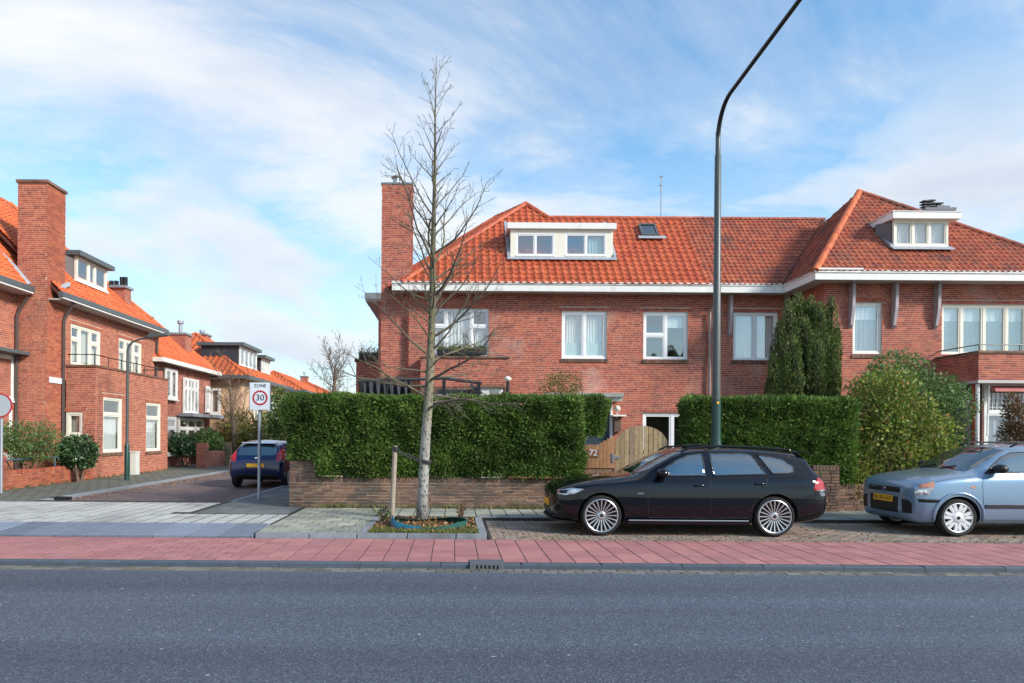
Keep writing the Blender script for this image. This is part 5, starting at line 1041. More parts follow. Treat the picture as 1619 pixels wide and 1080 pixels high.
# ================================================================ VEGETATION
def hedge(name, label, x0, x1, y0, y1, z0, z1, n, seed=0, cat='hedge', mat='hedge', amp=0.11, notch=None):
    t = thing(name, ((x0 + x1) / 2, (y0 + y1) / 2, z0), label, cat); lx, ly, lz = x1 - x0, y1 - y0, z1 - z0
    A = np.array([lx * lz, lx * ly * 0.8, ly * lz, ly * lz]); A[2] *= 0.8; A[3] *= 0.8; cnt = (n * A / A.sum()).astype(int); P = []; D = []
    for f, c in enumerate(cnt):
        a, b = rng.uniform(0, 1, c), rng.uniform(0, 1, c)
        if f == 0: p = np.column_stack([x0 + a * lx, np.full(c, y0), z0 + b * lz]); nn = np.array([0, -1, 0])
        elif f == 1: p = np.column_stack([x0 + a * lx, y0 + b * ly, np.full(c, z1)]); nn = np.array([0, 0, 1.])
        elif f == 2: p = np.column_stack([np.full(c, x0), y0 + a * ly, z0 + b * lz]); nn = np.array([-1., 0, 0])
        else: p = np.column_stack([np.full(c, x1), y0 + a * ly, z0 + b * lz]); nn = np.array([1., 0, 0])
        dep = amp * bumps(p, 2.2, seed + 3) + amp * 0.55 * bumps(p, 7.0, seed + 9) - np.abs(rng.normal(0, 0.07, c)) + 0.01
        if f == 1: dep *= 0.5
        p = p + nn * dep[:, None]; d = nn * 0.7 + rdir(c) * 0.75 + np.array([0, 0, 0.35]); P.append(p); D.append(d)
    P = np.concatenate(P); D = np.concatenate(D)
    # round the long edges a little
    ez = np.clip((P[:, 2] - (z1 - 0.18)) / 0.18, 0, 1.4); P[:, 1] += np.where(P[:, 1] < (y0 + y1) / 2, 1, -1) * 0.06 * ez ** 2
    ex0 = np.clip((x0 + 0.25 - P[:, 0]) / 0.25, 0, 1); ex1 = np.clip((P[:, 0] - x1 + 0.25) / 0.25, 0, 1); P[:, 1] += np.where(P[:, 1] < (y0 + y1) / 2, 1, -1) * 0.10 * (ex0 ** 2 + ex1 ** 2)
    if notch: kk = ~((P[:, 0] < notch[0]) & (P[:, 2] < notch[1])); P, D = P[kk], D[kk]
    m = len(P); leaves('foliage', P, D, rdir(m), rng.uniform(0.05, 0.15, m), rng.uniform(0.018, 0.042, m), mat, t)
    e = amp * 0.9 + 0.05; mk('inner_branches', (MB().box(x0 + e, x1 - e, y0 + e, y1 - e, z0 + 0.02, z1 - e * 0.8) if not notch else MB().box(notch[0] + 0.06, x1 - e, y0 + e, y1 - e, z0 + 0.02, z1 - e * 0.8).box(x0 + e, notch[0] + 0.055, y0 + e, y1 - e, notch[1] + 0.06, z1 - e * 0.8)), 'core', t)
    return t
hz0, hz1 = 0.70, Z_(700, 628, GY)
h1 = hedge('hedge', 'long clipped green hedge on the brick wall behind the bare tree', X_(452, GY - .05), X_(920, GY - .05), GY - 0.02, GY + 1.0, hz0, hz1 - 0.03, 80000, 1, notch=(X_(502, GY), ptop + 0.02))
hx0, hx1 = X_(500, GY), X_(452, GY)
h2 = hedge('hedge', 'clipped green hedge right of the gate behind the lamp post', X_(1094, GY + .1), X_(1352, GY + .1), GY + 0.05, GY + 0.95, 0.62, Z_(1200, 633, GY + .1), 46000, 2)
h2b = hedge('hedge', 'dark hedge end set back beside the gate left of the lamp post', X_(1084, GY + .6), X_(1112, GY + .6), GY + 0.6, GY + 1.05, 0.6, Z_(1080, 632, GY + .6), 6000, 5)
h3 = hedge('hedge', 'short piece of hedge behind the orange fence panel', X_(915, 15.3), X_(958, 15.3), 15.3, 16.4, Z_(940, 690, 15.3), Z_(940, 630, 15.3), 9000, 3)
h4 = hedge('hedge', 'clipped hedge continuing along the side street beside the blue car', X_(452, GY) + 0.02, X_(452, GY) + 0.9, GY + 1.0, 21.0, 1.0, hz1, 14000, 4)

def blob(name, label, cat, lobes, n, mat, size=(0.05, 0.1), wid=0.5, stem=None, group=None, up=0.2, core=True, shell=0.35, stems=True):
    """leafy plant: lobes = (x, y, z, rx, ry, rz); leaves spread through the outer part of every lobe"""
    L = np.array(lobes, float); base = (L[:, 0].mean(), L[:, 1].mean(), PZ if stem is None else stem); t = thing(name, base, label, cat, group)
    vol = (L[:, 3] * L[:, 4] + L[:, 3] * L[:, 5]); cnt = (n * vol / vol.sum()).astype(int); P = []; D = []
    for l, c in zip(L, cnt):
        d = rdir(c); r = 1 - np.abs(rng.normal(0, shell, c)); r = np.clip(r, 0.15, 1.15); p = l[:3] + d * r[:, None] * l[3:6] * (1 + 0.24 * bumps(d * 3 + l[:3], 1.9, int(abs(l[0] * 10)) + 1))[:, None]
        P.append(p); D.append(d * 0.6 + rdir(c) * 0.8 + np.array([0, 0, up]))
    P = np.concatenate(P); D = np.concatenate(D); k = P[:, 2] > 0.02; P, D = P[k], D[k]; m = len(P); ln = rng.uniform(*size, m)
    leaves('crown', P, D, rdir(m), ln, ln * wid, mat, t)
    mb = MB()
    for l in L:
        for _ in range(3):
            e = Vector(l[:3]) + Vector(rdir(1)[0]) * min(l[3:6]) * 0.7; s = Vector((base[0] + jit(0.15), base[1] + jit(0.15), base[2] - 0.05)); mid = s.lerp(e, 0.5) + Vector((jit(.1), jit(.1), 0.1)); mb.tube([s, mid, e], [0.03, 0.018, 0.006], 5)
    mk('stem', mb, 'twig_brown', t)
    return t
# tall columnar yew of many upright spires
def yew():
    Y = 17.6; t = thing('conifer', (X_(1272, Y), Y, 0), 'tall dark green columnar conifer in front of the projecting house', 'tree'); P = []; D = []; S = []
    spires = [(1262, 462, 14), (1246, 476, 13), (1283, 470, 14), (1297, 478, 12), (1316, 470, 10), (1232, 510, 12), (1272, 500, 15), (1306, 500, 13), (1252, 530, 14), (1290, 530, 14), (1324, 520, 8), (1308, 482, 11), (1300, 520, 14), (1318, 545, 9), (1222, 560, 10), (1240, 570, 13), (1270, 555, 14), (1303, 560, 13), (1322, 570, 9), (1216, 600, 8), (1258, 590, 14), (1285, 590, 14), (1315, 605, 10)]
    mb = MB()
    for i, (px, py, r) in enumerate(spires):
        yy = Y + jit(0.35) - (0.3 if py > 520 else 0); tp = at(px, py, yy); rr = 1.18 * r * yy / FPX; c = 4800; h = rng.uniform(0, 1, c) ** 0.8; z = tp.z - h * (tp.z - 0.5)
        rad = rr * np.minimum(1, (h * 7) ** 0.6) * (0.75 + 0.25 * bumps(np.column_stack([z * 2, z * 0 + i, z * 0]), 2.0, i)) * (0.6 + 0.5 * np.sqrt(rng.uniform(0, 1, c))); a = rng.uniform(0, 2 * math.pi, c)
        bx = X_(1272, Y); lean = (tp.x - bx) * (1 - h * 0.25) + bx
        P.append(np.column_stack([lean + rad * np.cos(a), yy + rad * np.sin(a), z])); D.append(np.column_stack([np.cos(a) * 0.5, np.sin(a) * 0.5, np.full(c, 1.0)]) + rdir(c) * 0.45); mb.tube([(bx, yy, 0), (tp.x, yy, tp.z - 0.25)], [max(0.05, rr * 0.55), rr * 0.25], 6)
    c = 16000; h = rng.uniform(0, 1, c); zt_ = Z_(1272, 480, Y); z = zt_ - h * (zt_ - 0.6); a = rng.uniform(0, 2 * math.pi, c); rad = 0.92 * np.minimum(1, (h * 5) ** 0.5) * (0.8 + 0.2 * bumps(np.column_stack([np.cos(a) * 2, np.sin(a) * 2, z]), 1.5, 77)) * (0.75 + 0.25 * np.sqrt(rng.uniform(0, 1, c)))
    P.append(np.column_stack([X_(1274, Y) + rad * np.cos(a), Y + 0.1 + 0.6 * rad * np.sin(a), z])); D.append(np.column_stack([np.cos(a) * 0.5, np.sin(a) * 0.5, np.full(c, 1.0)]) + rdir(c) * 0.45)
    P = np.concatenate(P); D = np.concatenate(D); m = len(P); leaves('crown', P, D, rdir(m), rng.uniform(0.04, 0.11, m), rng.uniform(0.016, 0.034, m), 'conifer', t); mk('trunk', mb, 'core', t)
yew()
def lob(px, py, Y, rpx, rpy, ry=None): c = at(px, py, Y); s = Y / FPX; return (c.x, c.y, c.z, rpx * s, ry or rpx * s, rpy * s)
bY = 15.0
blob('leafy_bush', 'large yellow green leafy bush between the two parked cars', 'bush', [lob(1400, 700, bY - .2, 62, 60, 0.6), lob(1365, 740, bY - .4, 38, 38, 0.35), lob(1440, 740, bY - .3, 45, 40, 0.4), lob(1385, 655, bY, 42, 40), lob(1430, 655, bY, 48, 45), lob(1465, 690, bY, 45, 45), lob(1350, 700, bY, 26, 36), lob(1395, 770, bY - .45, 60, 24, 0.3), lob(1345, 755, bY - .5, 24, 30, 0.25), lob(1370, 620, bY + .2, 30, 30), lob(1342, 655, bY + .1, 18, 22), lob(1410, 610, bY + .3, 34, 30), lob(1480, 735, bY - .1, 34, 36), lob(1358, 785, bY - .55, 26, 14, 0.2)], 19000, 'bush', (0.05, 0.11), 0.55)
blob('leafy_bush', 'darker green overhanging shrub below the brick balcony', 'bush', [lob(1420, 590, 16, 45, 36), lob(1460, 625, 16, 55, 40), lob(1500, 645, 16, 38, 45), lob(1405, 625, 16, 40, 30), lob(1385, 605, 16, 22, 30), lob(1500, 690, 16, 30, 30)], 9500, 'bushgreen', (0.05, 0.11), 0.5, up=-0.1)
blob('shrub', 'rounded olive topiary behind the hedge by the front door', 'bush', [lob(888, 613, 19.5, 37, 28), lob(888, 660, 19.5, 40, 40)], 5200, 'topiary', (0.04, 0.08), 0.45)
blob('shrub', 'brown leafless twiggy shrub at the right edge above the blue car', 'bush', [lob(1612, 665, 15.4, 22, 26), lob(1608, 690, 15.4, 26, 20), lob(1600, 640, 15.6, 12, 20)], 3600, 'dry', (0.05, 0.12), 0.25)
blob('ivy_bush', 'dense dark ivy bush on the left garden wall', 'bush', [lob(122, 710, 21.0, 27, 22), lob(112, 718, 21.0, 20, 20), lob(135, 722, 21.2, 16, 18)], 3200, 'ivy', (0.07, 0.12), 0.75, up=-0.5, shell=0.12)
blob('shrub', 'loose green shrub in front of the left chimney', 'bush', [lob(45, 700, 19.5, 40, 32), lob(20, 690, 19.5, 25, 26), lob(70, 690, 19.5, 22, 24), lob(55, 715, 19.3, 34, 18), lob(5, 700, 19, 28, 26)], 5200, 'bushgreen', (0.06, 0.12), 0.35)
for (px, py, Y, rx, ry, mat, lab, n) in ((290, 700, 31, 20, 16, 'ivy', 'dark evergreen bush beside the second house bay window', 1500), (328, 698, 33.5, 22, 20, 'bushgreen', 'green garden bush left of the dark blue car', 2200), (378, 680, 37, 32, 34, 'topiary', 'olive brown bush behind the dark blue car', 3000),
        (418, 660, 40, 26, 36, 'bushgreen', 'green bush directly behind the zone sign pole', 2600), (442, 655, 36, 16, 42, 'hedge', 'tall green shrub between zone sign and hedge', 2200), (350, 660, 40, 24, 38, 'dry', 'brown autumn shrub in front of the tan house', 2600), (398, 690, 33, 20, 20, 'topiary', 'low olive shrub just above the roof of the dark blue car', 1500)):
    blob('shrub', lab, 'bush', [lob(px, py, Y, rx, ry), lob(px + rx * 0.5, py + ry * 0.5, Y - .5, rx * 0.7, ry * 0.7), lob(px - rx * 0.5, py + ry * 0.6, Y - .3, rx * 0.7, ry * 0.6)], n, mat, (0.10, 0.22), 0.5)

# ---- bare trees
def bare_tree(label, pts, rads, spec, seed, name='bare_tree', bark='bark', twig='twig', side=6, group=None, thin=1.0):
    """pts/rads: trunk; spec(h) -> (branch length, elevation) with h in 0..1 along the crown"""
    rd = random.Random(seed); t = thing(name, tuple(pts[0]), label, 'tree', group); P = [Vector(p) for p in pts]
    mk('trunk', MB().tube(P, rads, 12), bark, t, smooth='all'); mb = MB(); cum = [0]
    for a, b in zip(P, P[1:]): cum.append(cum[-1] + (b - a).length)
    def along(s):
        for i in range(len(P) - 1):
            if s <= cum[i + 1] or i == len(P) - 2: f = (s - cum[i]) / (cum[i + 1] - cum[i]); return P[i].lerp(P[i + 1], f), rads[i] + (rads[i + 1] - rads[i]) * f
    def limb(o, d, L, r, lvl, droop=0.0):
        n = max(3, int(L / 0.16)); pts_ = [o]; p = o.copy(); d = d.normalized(); nodes = []
        for i in range(n):
            d = (d + Vector((rd.gauss(0, .11), rd.gauss(0, .11), rd.gauss(0, .09) + (0.05 if lvl else 0.045) - droop))).normalized(); p = p + d * (L / n); pts_.append(p.copy()); nodes.append((p.copy(), d.copy(), (i + 1) / n))
        rr = [max(0.0032 * thin, r * (1 - 0.78 * i / n)) for i in range(n + 1)]; mb.tube(pts_, rr, side if lvl == 0 else (4 if lvl == 1 else 3), cap=False)
        if lvl < 2:
            k = max(2, int(L / (0.125 if lvl == 0 else 0.11)))
            for j in range(k):
                p_, d_, f = nodes[min(n - 1, int((0.18 + 0.82 * (j + rd.random() * 0.6) / k) * n))]
                sd = d_.orthogonal(); sd.rotate(Matrix.Rotation(rd.uniform(0, 6.28), 3, d_)); nd = d_ * 0.75 + sd * 0.75 + Vector((0, 0, 0.30)); limb(p_, nd, L * rd.uniform(0.16, 0.42) * (1.1 - 0.5 * f), max(r * (1 - 0.7 * f) * 0.5, 0.004 * thin), lvl + 1)
    ang = rd.uniform(0, 6.28)
    for s, L, el, droop in spec(cum[-1], rd):
        o, r = along(s); ang += 2.4 + rd.gauss(0, .35); d = Vector((math.cos(ang) * math.cos(el), math.sin(ang) * math.cos(el), math.sin(el))); limb(o, d, L, min(r * 0.42, 0.007 + L * 0.0095), 0, droop)
    mk('crown', mb, twig, t, smooth='all'); return t
ty = 12.3
tp = [at(667, 824, ty), at(669, 770, ty), at(673, 690, ty), at(677, 640, ty), at(681, 560, ty), at(684, 480, ty), at(684, 420, ty), at(686, 340, ty), at(688, 250, ty), at(688, 180, ty), at(690, 88, ty)]
tr = [0.115, 0.096, 0.090, 0.084, 0.074, 0.062, 0.054, 0.039, 0.025, 0.015, 0.004]
def tspec(H, rd):
    out = []; n = 66
    for i in range(n):
        s = 2.0 + (H - 2.25) * (i + rd.random() * 0.7) / n; f = (s - 2.0) / (H - 2.0)
        if f < 0.14: L, el, dr = rd.uniform(1.1, 2.2), R(rd.uniform(0, 24)), 0.04
        elif f < 0.55: L, el, dr = rd.uniform(1.0, 2.3) * (1.12 - f * 0.72), R(rd.uniform(20, 46)), 0.0
        else: L, el, dr = rd.uniform(0.55, 1.0) * (1.85 - 1.45 * f), R(rd.uniform(44, 64)), 0.0
        out.append((s, L, el, dr))
    return out
bare_tree('slender leafless street tree with pale trunk in the paved pit', tp, tr, tspec, 11)
gtr = lambda L0, e0, e1, n, s0: (lambda H, rd: [(s0 * H + (1 - s0) * H * (i + rd.random()) / n * 0.98, L0 * rd.uniform(0.6, 1.1), R(rd.uniform(e0, e1)), 0.0) for i in range(n)])
b0 = at(372, 740, 33); b0.z = PZ; bare_tree('leafless spreading garden tree before the tan brick house', [b0, at(370, 680, 33), at(366, 640, 33), at(362, 600, 33)], [0.16, 0.12, 0.08, 0.03], gtr(2.1, 20, 65, 16, 0.35), 5, twig='twig_brown', bark='twig_brown', thin=2.2)
b1_ = at(528, 700, 44); b1_.z = 0; bare_tree('distant leafless bushy tree left of the tall chimney', [b1_, at(528, 650, 44), at(528, 615, 44), at(530, 575, 44)], [0.3, 0.2, 0.12, 0.03], gtr(2.3, 25, 75, 26, 0.4), 8, twig='twig_brown', bark='twig_brown', thin=3.0)
# stake, strap, root barrier, weeds and litter round the tree
st = at(619, 826, 11.9); st2 = at(625, 705, 11.9); t = mk('tree_stake', MB().tube([(st.x, 11.9, -0.1), tuple(st2)], [0.045, 0.043], 10), 'stake', smooth=True, label='weathered round wooden stake left of the bare tree', category=None) if False else None
stk = mk('tree_stake', MB().tube([(st.x, 11.9, -0.1), (st.x * .6 + st2.x * .4, 11.9, 0.6), tuple(st2)], [0.045, 0.044, 0.042], 10), 'stake', smooth=True); tag(stk, 'weathered round wooden stake left of the bare tree', 'stake')
sa, sb = at(626, 710, 11.9), at(676, 734, 12.2); a = Vector((sa.x, 11.85, sa.z)); b = Vector((sb.x, 12.2, sb.z)); m = MB()
for off in (-0.02, 0.02):
    m.prism([a + Vector((-0.06, -0.01, 0.012 + off)), b + Vector((0.06, -0.12, 0.012 + off)), b + Vector((0.06, -0.12, -0.012 + off)), a + Vector((-0.06, -0.01, -0.012 + off))], (0, 0.006, 0))
m.lathe([(0.115, -0.03), (0.12, 0), (0.115, 0.03)], (at(674, 730, ty).x, ty, at(674, 730, ty).z), 'z', 14); m.lathe([(0.052, -0.04), (0.055, 0), (0.052, 0.04)], (sa.x - 0.01, 11.9, sa.z), 'z', 12)
tag(mk('tree_strap', m, 'strap'), 'black rubber strap tying the tree to its stake', 'strap')
rb = thing('root_barrier', (-0.35, 11.6, 0.04), 'sagging blue and green plastic watering rim around the tree foot', 'watering rim')
cx_, cy_ = X_(677, 11.45), 11.55; rx2, ry2 = 0.66, 0.62
def rim(a0, a1, mat, hh, nm):
    m = MB(); N = 26
    for i in range(N + 1):
        a = a0 + (a1 - a0) * i / N; wob = 1 + 0.05 * math.sin(a * 5 + 1); x, y = cx_ + rx2 * wob * math.cos(a), cy_ + ry2 * wob * math.sin(a); h = hh * (0.75 + 0.35 * math.sin(a * 2.3 + 0.6)); m.v += [(x * 1.0, y, 0.03), (cx_ + (x - cx_) * 0.97, cy_ + (y - cy_) * 0.93, 0.05 + h), (cx_ + (x - cx_) * 0.93, cy_ + (y - cy_) * 0.88, 0.045 + h)]
    m.f += [(3 * i + j, 3 * i + 3 + j, 3 * i + 4 + j, 3 * i + 1 + j) for i in range(N) for j in range(2)]; mk(nm, m, mat, rb, smooth='all')
rim(R(185), R(262), 'bagblue', 0.17, 'rim_sheet'); rim(R(258), R(355), 'baggreen', 0.10, 'rim_sheet'); rim(R(-5), R(187), 'baggreen', 0.11, 'rim_sheet')
n = 2600; P = np.column_stack([rng.uniform(-1.32, 0.39, n), rng.uniform(10.62, 12.7, n), 0.04 + rng.uniform(0, 0.02, n)]); D = rdir(n); D[:, 2] *= 0.35; leaves('leaf_litter', P, D, rdir(n), rng.uniform(0.04, 0.09, n), rng.uniform(0.03, 0.05, n), 'litter', None, label='fallen brown leaves lying in the tree pit', cat='leaves', kind='stuff')
n = 4200; P = np.column_stack([rng.uniform(-1.32, 0.39, n), 10.62 + np.abs(rng.normal(0, 0.35, n)), np.full(n, 0.035)]); D = rdir(n) * 0.6 + np.array([0, 0, 1.0]); leaves('weeds', P, D, rdir(n), rng.uniform(0.03, 0.09, n), 0.012, 'grass', None, label='short grass and weeds along the tree pit edge', cat='grass', kind='stuff')
def weeds(label, pts, n, s, mat='grass', ln=(0.03, 0.12)):
    P = np.concatenate([np.column_stack([rng.normal(x, s, n), rng.normal(y, s * 0.25, n), np.full(n, z)]) for x, y, z in pts]); m = len(P); D = rdir(m) * 0.6 + np.array([0, 0, 1.0]); leaves('weeds', P, D, rdir(m), rng.uniform(*ln, m), 0.014, mat, None, label=label, cat='weeds', kind='stuff')
weeds('green weeds growing at the foot of the garden wall', [(X_(px, 14.2), 14.2, PZ) for px in (520, 535, 548, 600, 650, 700, 720, 770, 800, 830, 850)], 90, 0.16)
weeds('weeds along the foot of the left brick wall', [(BX + 0.1, y, PZ) for y in np.arange(17, 28, 0.6)], 40, 0.1)
weeds('dry grass between the bay pavers and cycle path', [(x, 10.45, 0.0) for x in np.arange(0.8, 9.5, 0.35)], 14, 0.15, 'grass', (0.015, 0.04))
n = 320; P = np.column_stack([rng.uniform(0.7, 10, n), rng.uniform(10.48, 12.6, n), np.full(n, 0.006)]); D = rdir(n); D[:, 2] *= 0.12; leaves('leaf_litter', P, D, rdir(n), rng.uniform(0.03, 0.07, n), rng.uniform(0.02, 0.04, n), 'litter', None, label='scattered dead leaves on the parking bay', cat='leaves', kind='stuff')
n = 520; P = np.column_stack([-9.1 + np.abs(rng.normal(0, 0.35, n)) , rng.uniform(15.5, 30, n), np.full(n, 0.006)]); D = rdir(n); D[:, 2] *= 0.12; leaves('leaf_litter', P, D, rdir(n), rng.uniform(0.04, 0.08, n), rng.uniform(0.03, 0.05, n), 'litter', None, label='fallen leaves along the left street kerb', cat='leaves', kind='stuff')
def sprig(label, x, y, z, h, n, mat, w=0.10):
    t = thing('weed_plant', (x, y, z), label, 'plant'); m = MB(); P = []; D = []
    for _ in range(9):
        a = rng.uniform(0, 6.28); e = Vector((x + math.cos(a) * w * rng.uniform(.3, 1.4), y + math.sin(a) * w, z + h * rng.uniform(.6, 1))); m.tube([(x + jit(.03), y + jit(.03), z), Vector((x, y, z)).lerp(e, .5) + Vector((jit(.03), 0, 0.03)), e], [0.006, 0.005, 0.003], 4)
        k = n // 9; f = rng.uniform(0.25, 1, k)[:, None]; P.append(np.array((x, y, z)) * (1 - f) + np.array(e) * f); D.append(rdir(k))
    P = np.concatenate(P); leaves('leaf', P, np.concatenate(D), rdir(len(P)), 0.05, 0.02, mat, t); mk('stem', m, 'twig_brown', t)
sprig('reddish dead weed stalks at the right rim of the tree pit', X_(728, 12.0), 12.0, 0.05, 0.42, 260, 'dry'); sprig('small brown weeds left of the tree stake', X_(607, 11.9), 11.9, 0.05, 0.3, 180, 'grass', 0.16)
# ================================================================ CARS (x from front 0 to rear L, y across, z up)
def pchip(x, y, q):
    x, y, q = np.asarray(x, float), np.asarray(y, float), np.asarray(q, float); h = np.diff(x); d = np.diff(y) / h; m = np.zeros(len(x))
    for i in range(1, len(x) - 1):
        if d[i - 1] * d[i] > 0: w1, w2 = 2 * h[i] + h[i - 1], h[i] + 2 * h[i - 1]; m[i] = (w1 + w2) / (w1 / d[i - 1] + w2 / d[i])
    m[0], m[-1] = d[0], d[-1]; k = np.clip(np.searchsorted(x, q) - 1, 0, len(x) - 2); t = (q - x[k]) / h[k]
    return y[k] * (2 * t**3 - 3 * t**2 + 1) + h[k] * m[k] * (t**3 - 2 * t**2 + t) + y[k + 1] * (-2 * t**3 + 3 * t**2) + h[k] * m[k + 1] * (t**3 - t**2)
def inpoly(x, z, poly):
    c = False; n = len(poly)
    for i in range(n):
        (a, b), (e, f) = poly[i], poly[i - 1]
        if (b > z) != (f > z) and x < (e - a) * (z - b) / (f - b) + a: c = not c
    return c
from mathutils.geometry import delaunay_2d_cdt
def patch(bvh, T, poly, view, mat, name, s=1, off=0.004, grid=0.035, smooth='all'):
    """panel that follows the body: outline given in side (x,z), front or rear (y,z) view"""
    P = []; n = len(poly)
    for (a, b), (c, d) in zip(poly, poly[1:] + poly[:1]):
        k = max(1, int(math.hypot(c - a, d - b) / grid)); P += [(a + (c - a) * i / k, b + (d - b) * i / k) for i in range(k)]
    nb = len(P); us = [p[0] for p in P]; zs = [p[1] for p in P]; Q = list(P)
    for u in np.arange(min(us), max(us), grid):
        for z in np.arange(min(zs), max(zs), grid):
            if inpoly(u, z, P) and min((u - p[0]) ** 2 + (z - p[1]) ** 2 for p in P) > (grid * 0.45) ** 2: Q.append((float(u), float(z)))
    r = delaunay_2d_cdt([Vector(q) for q in Q], [(i, (i + 1) % nb) for i in range(nb)], [], 0, 1e-5); vs, fs = r[0], r[2]; m = MB(); keep = []
    for v in vs:
        if view == 'side': o, d = Vector((v.x, s * 1.6, v.y)), Vector((0, -s, 0))
        elif view == 'front': o, d = Vector((-1.0, v.x, v.y)), Vector((1, 0, 0))
        else: o, d = Vector((6.0, v.x, v.y)), Vector((-1, 0, 0))
        h = bvh.ray_cast(o, d)
        if h[0] is None: keep.append(False); m.v.append((0, 0, 0)); continue
        nn = h[1] if h[1].dot(d) < 0 else -h[1]; m.v.append(tuple(h[0] + nn * off)); keep.append(True)
    for f in fs:
        c = Vector((0, 0))
        for i in f: c += vs[i]
        c /= len(f)
        if all(keep[i] for i in f) and inpoly(c.x, c.y, P): m.f.append(tuple(f))
    return mk(name, m, mat, T, fix=False, smooth=smooth)
def mirror(poly): return [(-a, b) for a, b in poly]
def car(label, loc, rz, rows, regions, wheels, wr, ww, ytrack, paint, windows, seams, rim, nx=210, arch=1.13):
    T = thing('parked_car', loc, label, 'car', rz=rz); A = np.array(rows); L = A[-1, 0]
    xs = np.unique(np.concatenate([np.linspace(0, L, nx), A[:, 0], np.linspace(0, 0.15, 14), np.linspace(L - 0.15, L, 14)])); C = np.array([pchip(A[:, 0], A[:, j], xs) for j in range(1, A.shape[1])])
    zb, w, zm, zsh, ysh, zbe, ybe, zc, yc, zt = C
    pts = np.array([[0 * zb, zb], [0.80 * w, zb], [0.955 * w, zb + 0.07], [w, zm], [ysh, zsh], [ybe, zbe], [yc, zc], [yc * 0.6, zt - (zt - zc) * 0.28], [0 * zb, zt]])    # (9,2,nx)
    sub = [3, 3, 6, 10, 8, 12, 8, 8]; tq = np.concatenate([np.linspace(i, i + 1, s, endpoint=False) for i, s in enumerate(sub)] + [[8.0]]); nt = len(tq); V = []
    for i in range(len(xs)):
        yy = pchip(np.arange(9), pts[:, 0, i], tq); zz = pchip(np.arange(9), pts[:, 1, i], tq); yy[0] = yy[-1] = 0; V.append(np.column_stack([np.full(nt, xs[i]), yy, zz]))
    V = np.array(V); n = len(xs); ring = 2 * nt - 2        # right side then mirrored left
    VV = np.concatenate([V, V[:, -2:0:-1] * np.array([1, -1, 1])], 1); tt = np.concatenate([tq, tq[-2:0:-1]]); faces = []; mats = []
    for i in range(n - 1):
        for k in range(ring):
            k2 = (k + 1) % ring; faces.append((i * ring + k, (i + 1) * ring + k, (i + 1) * ring + k2, i * ring + k2)); c = (VV[i, k] + VV[i + 1, k] + VV[i, k2] + VV[i + 1, k2]) / 4; tc = (tt[k] + tt[k2]) / 2
            mats.append(regions(c[0], c[1], c[2], tc))
    faces += [tuple(range(ring)), tuple((n - 1) * ring + k for k in reversed(range(ring)))]; mats += [regions(0, 0, 0.5, 3), regions(L, 0, 0.5, 3)]
    names = [(paint, 'body'), (paint, 'door'), (paint, 'bonnet'), ('carglass', 'windscreen'), ('carglass', 'side_window'), ('carglass', 'rear_window'), ('lampglass', 'headlight'), ('redlens', 'tail_light'), ('black', 'grille'), ('amber', 'indicator'), ('arch', 'wheel_arch'), (paint, 'bumper')]
    me = bpy.data.meshes.new('car'); me.from_pydata(VV.reshape(-1, 3).tolist(), [], faces); me.update(); me.polygons.foreach_set('material_index', mats)
    for nm in names: me.materials.append(MT[nm[0]])
    bm = bmesh.new(); bm.from_mesh(me); bmesh.ops.recalc_face_normals(bm, faces=bm.faces); bm.to_mesh(me); bm.free()
    o = bpy.data.objects.new('car', me); COL.objects.link(o); cm = MB()
    for wx in wheels:
        for s in (-1, 1): cm.lathe([(0.0001, s * (ytrack - ww - 0.12)), (wr * arch, s * (ytrack - ww - 0.12)), (wr * arch, s * 1.3), (0.0001, s * 1.3)], (wx, 0, wr), 'y', 48)
    cme = cm.mesh('cut'); bm = bmesh.new(); bm.from_mesh(cme); bmesh.ops.remove_doubles(bm, verts=bm.verts, dist=0.001); bmesh.ops.recalc_face_normals(bm, faces=bm.faces); bm.to_mesh(cme); bm.free()
    for nm in names: cme.materials.append(MT[nm[0]])
    cme.polygons.foreach_set('material_index', [10] * len(cme.polygons)); co = bpy.data.objects.new('cut', cme); COL.objects.link(co)
    md = o.modifiers.new('b', 'BOOLEAN'); md.operation = 'DIFFERENCE'; md.object = co; md.solver = 'EXACT'
    dg = bpy.context.evaluated_depsgraph_get(); dg.update(); res = bpy.data.meshes.new_from_object(o.evaluated_get(dg)); bpy.data.objects.remove(o); bpy.data.objects.remove(co)
    co_ = np.empty(len(res.vertices) * 3); res.vertices.foreach_get('co', co_); co_ = co_.reshape(-1, 3); groups = {}
    for p in res.polygons:
        c = p.center; mi = p.material_index; key = mi
        if mi == 1: key = (1, c.y > 0, c.x > seams['split'])
        elif mi == 10: key = (10, c.y > 0, c.x > L / 2)
        elif mi == 4: key = (4, c.y > 0, next((i for i, wp in enumerate(windows) if min(q[0] for q in wp) - 0.03 <= c.x <= max(q[0] for q in wp) + 0.03 and inpoly(c.x, c.z, wp)), 0))
        groups.setdefault(key, []).append(tuple(p.vertices))
    # one smooth normal per vertex over the whole shell, kept when it is split into parts
    parts = {}
    for key, fs in groups.items():
        mi = key if isinstance(key, int) else key[0]; used = sorted({i for f in fs for i in f}); mp = {v: i for i, v in enumerate(used)}; m = bpy.data.meshes.new(names[mi][1]); m.from_pydata(co_[used].tolist(), [], [tuple(mp[i] for i in f) for f in fs]); m.update(); m.materials.append(MT[names[mi][0]])
        m.shade_smooth(); m.set_sharp_from_angle(angle=R(38)); ob = bpy.data.objects.new(names[mi][1], m); link(ob, T); parts[key] = ob
    bvh = BVHTree.FromPolygons([Vector(c) for c in co_], [tuple(p.vertices) for p in res.polygons])
    def surf(x, z, s): h = bvh.ray_cast(Vector((x, s * 1.6, z)), Vector((0, -s, 0))); return h[0].y if h[0] else s * 0.8
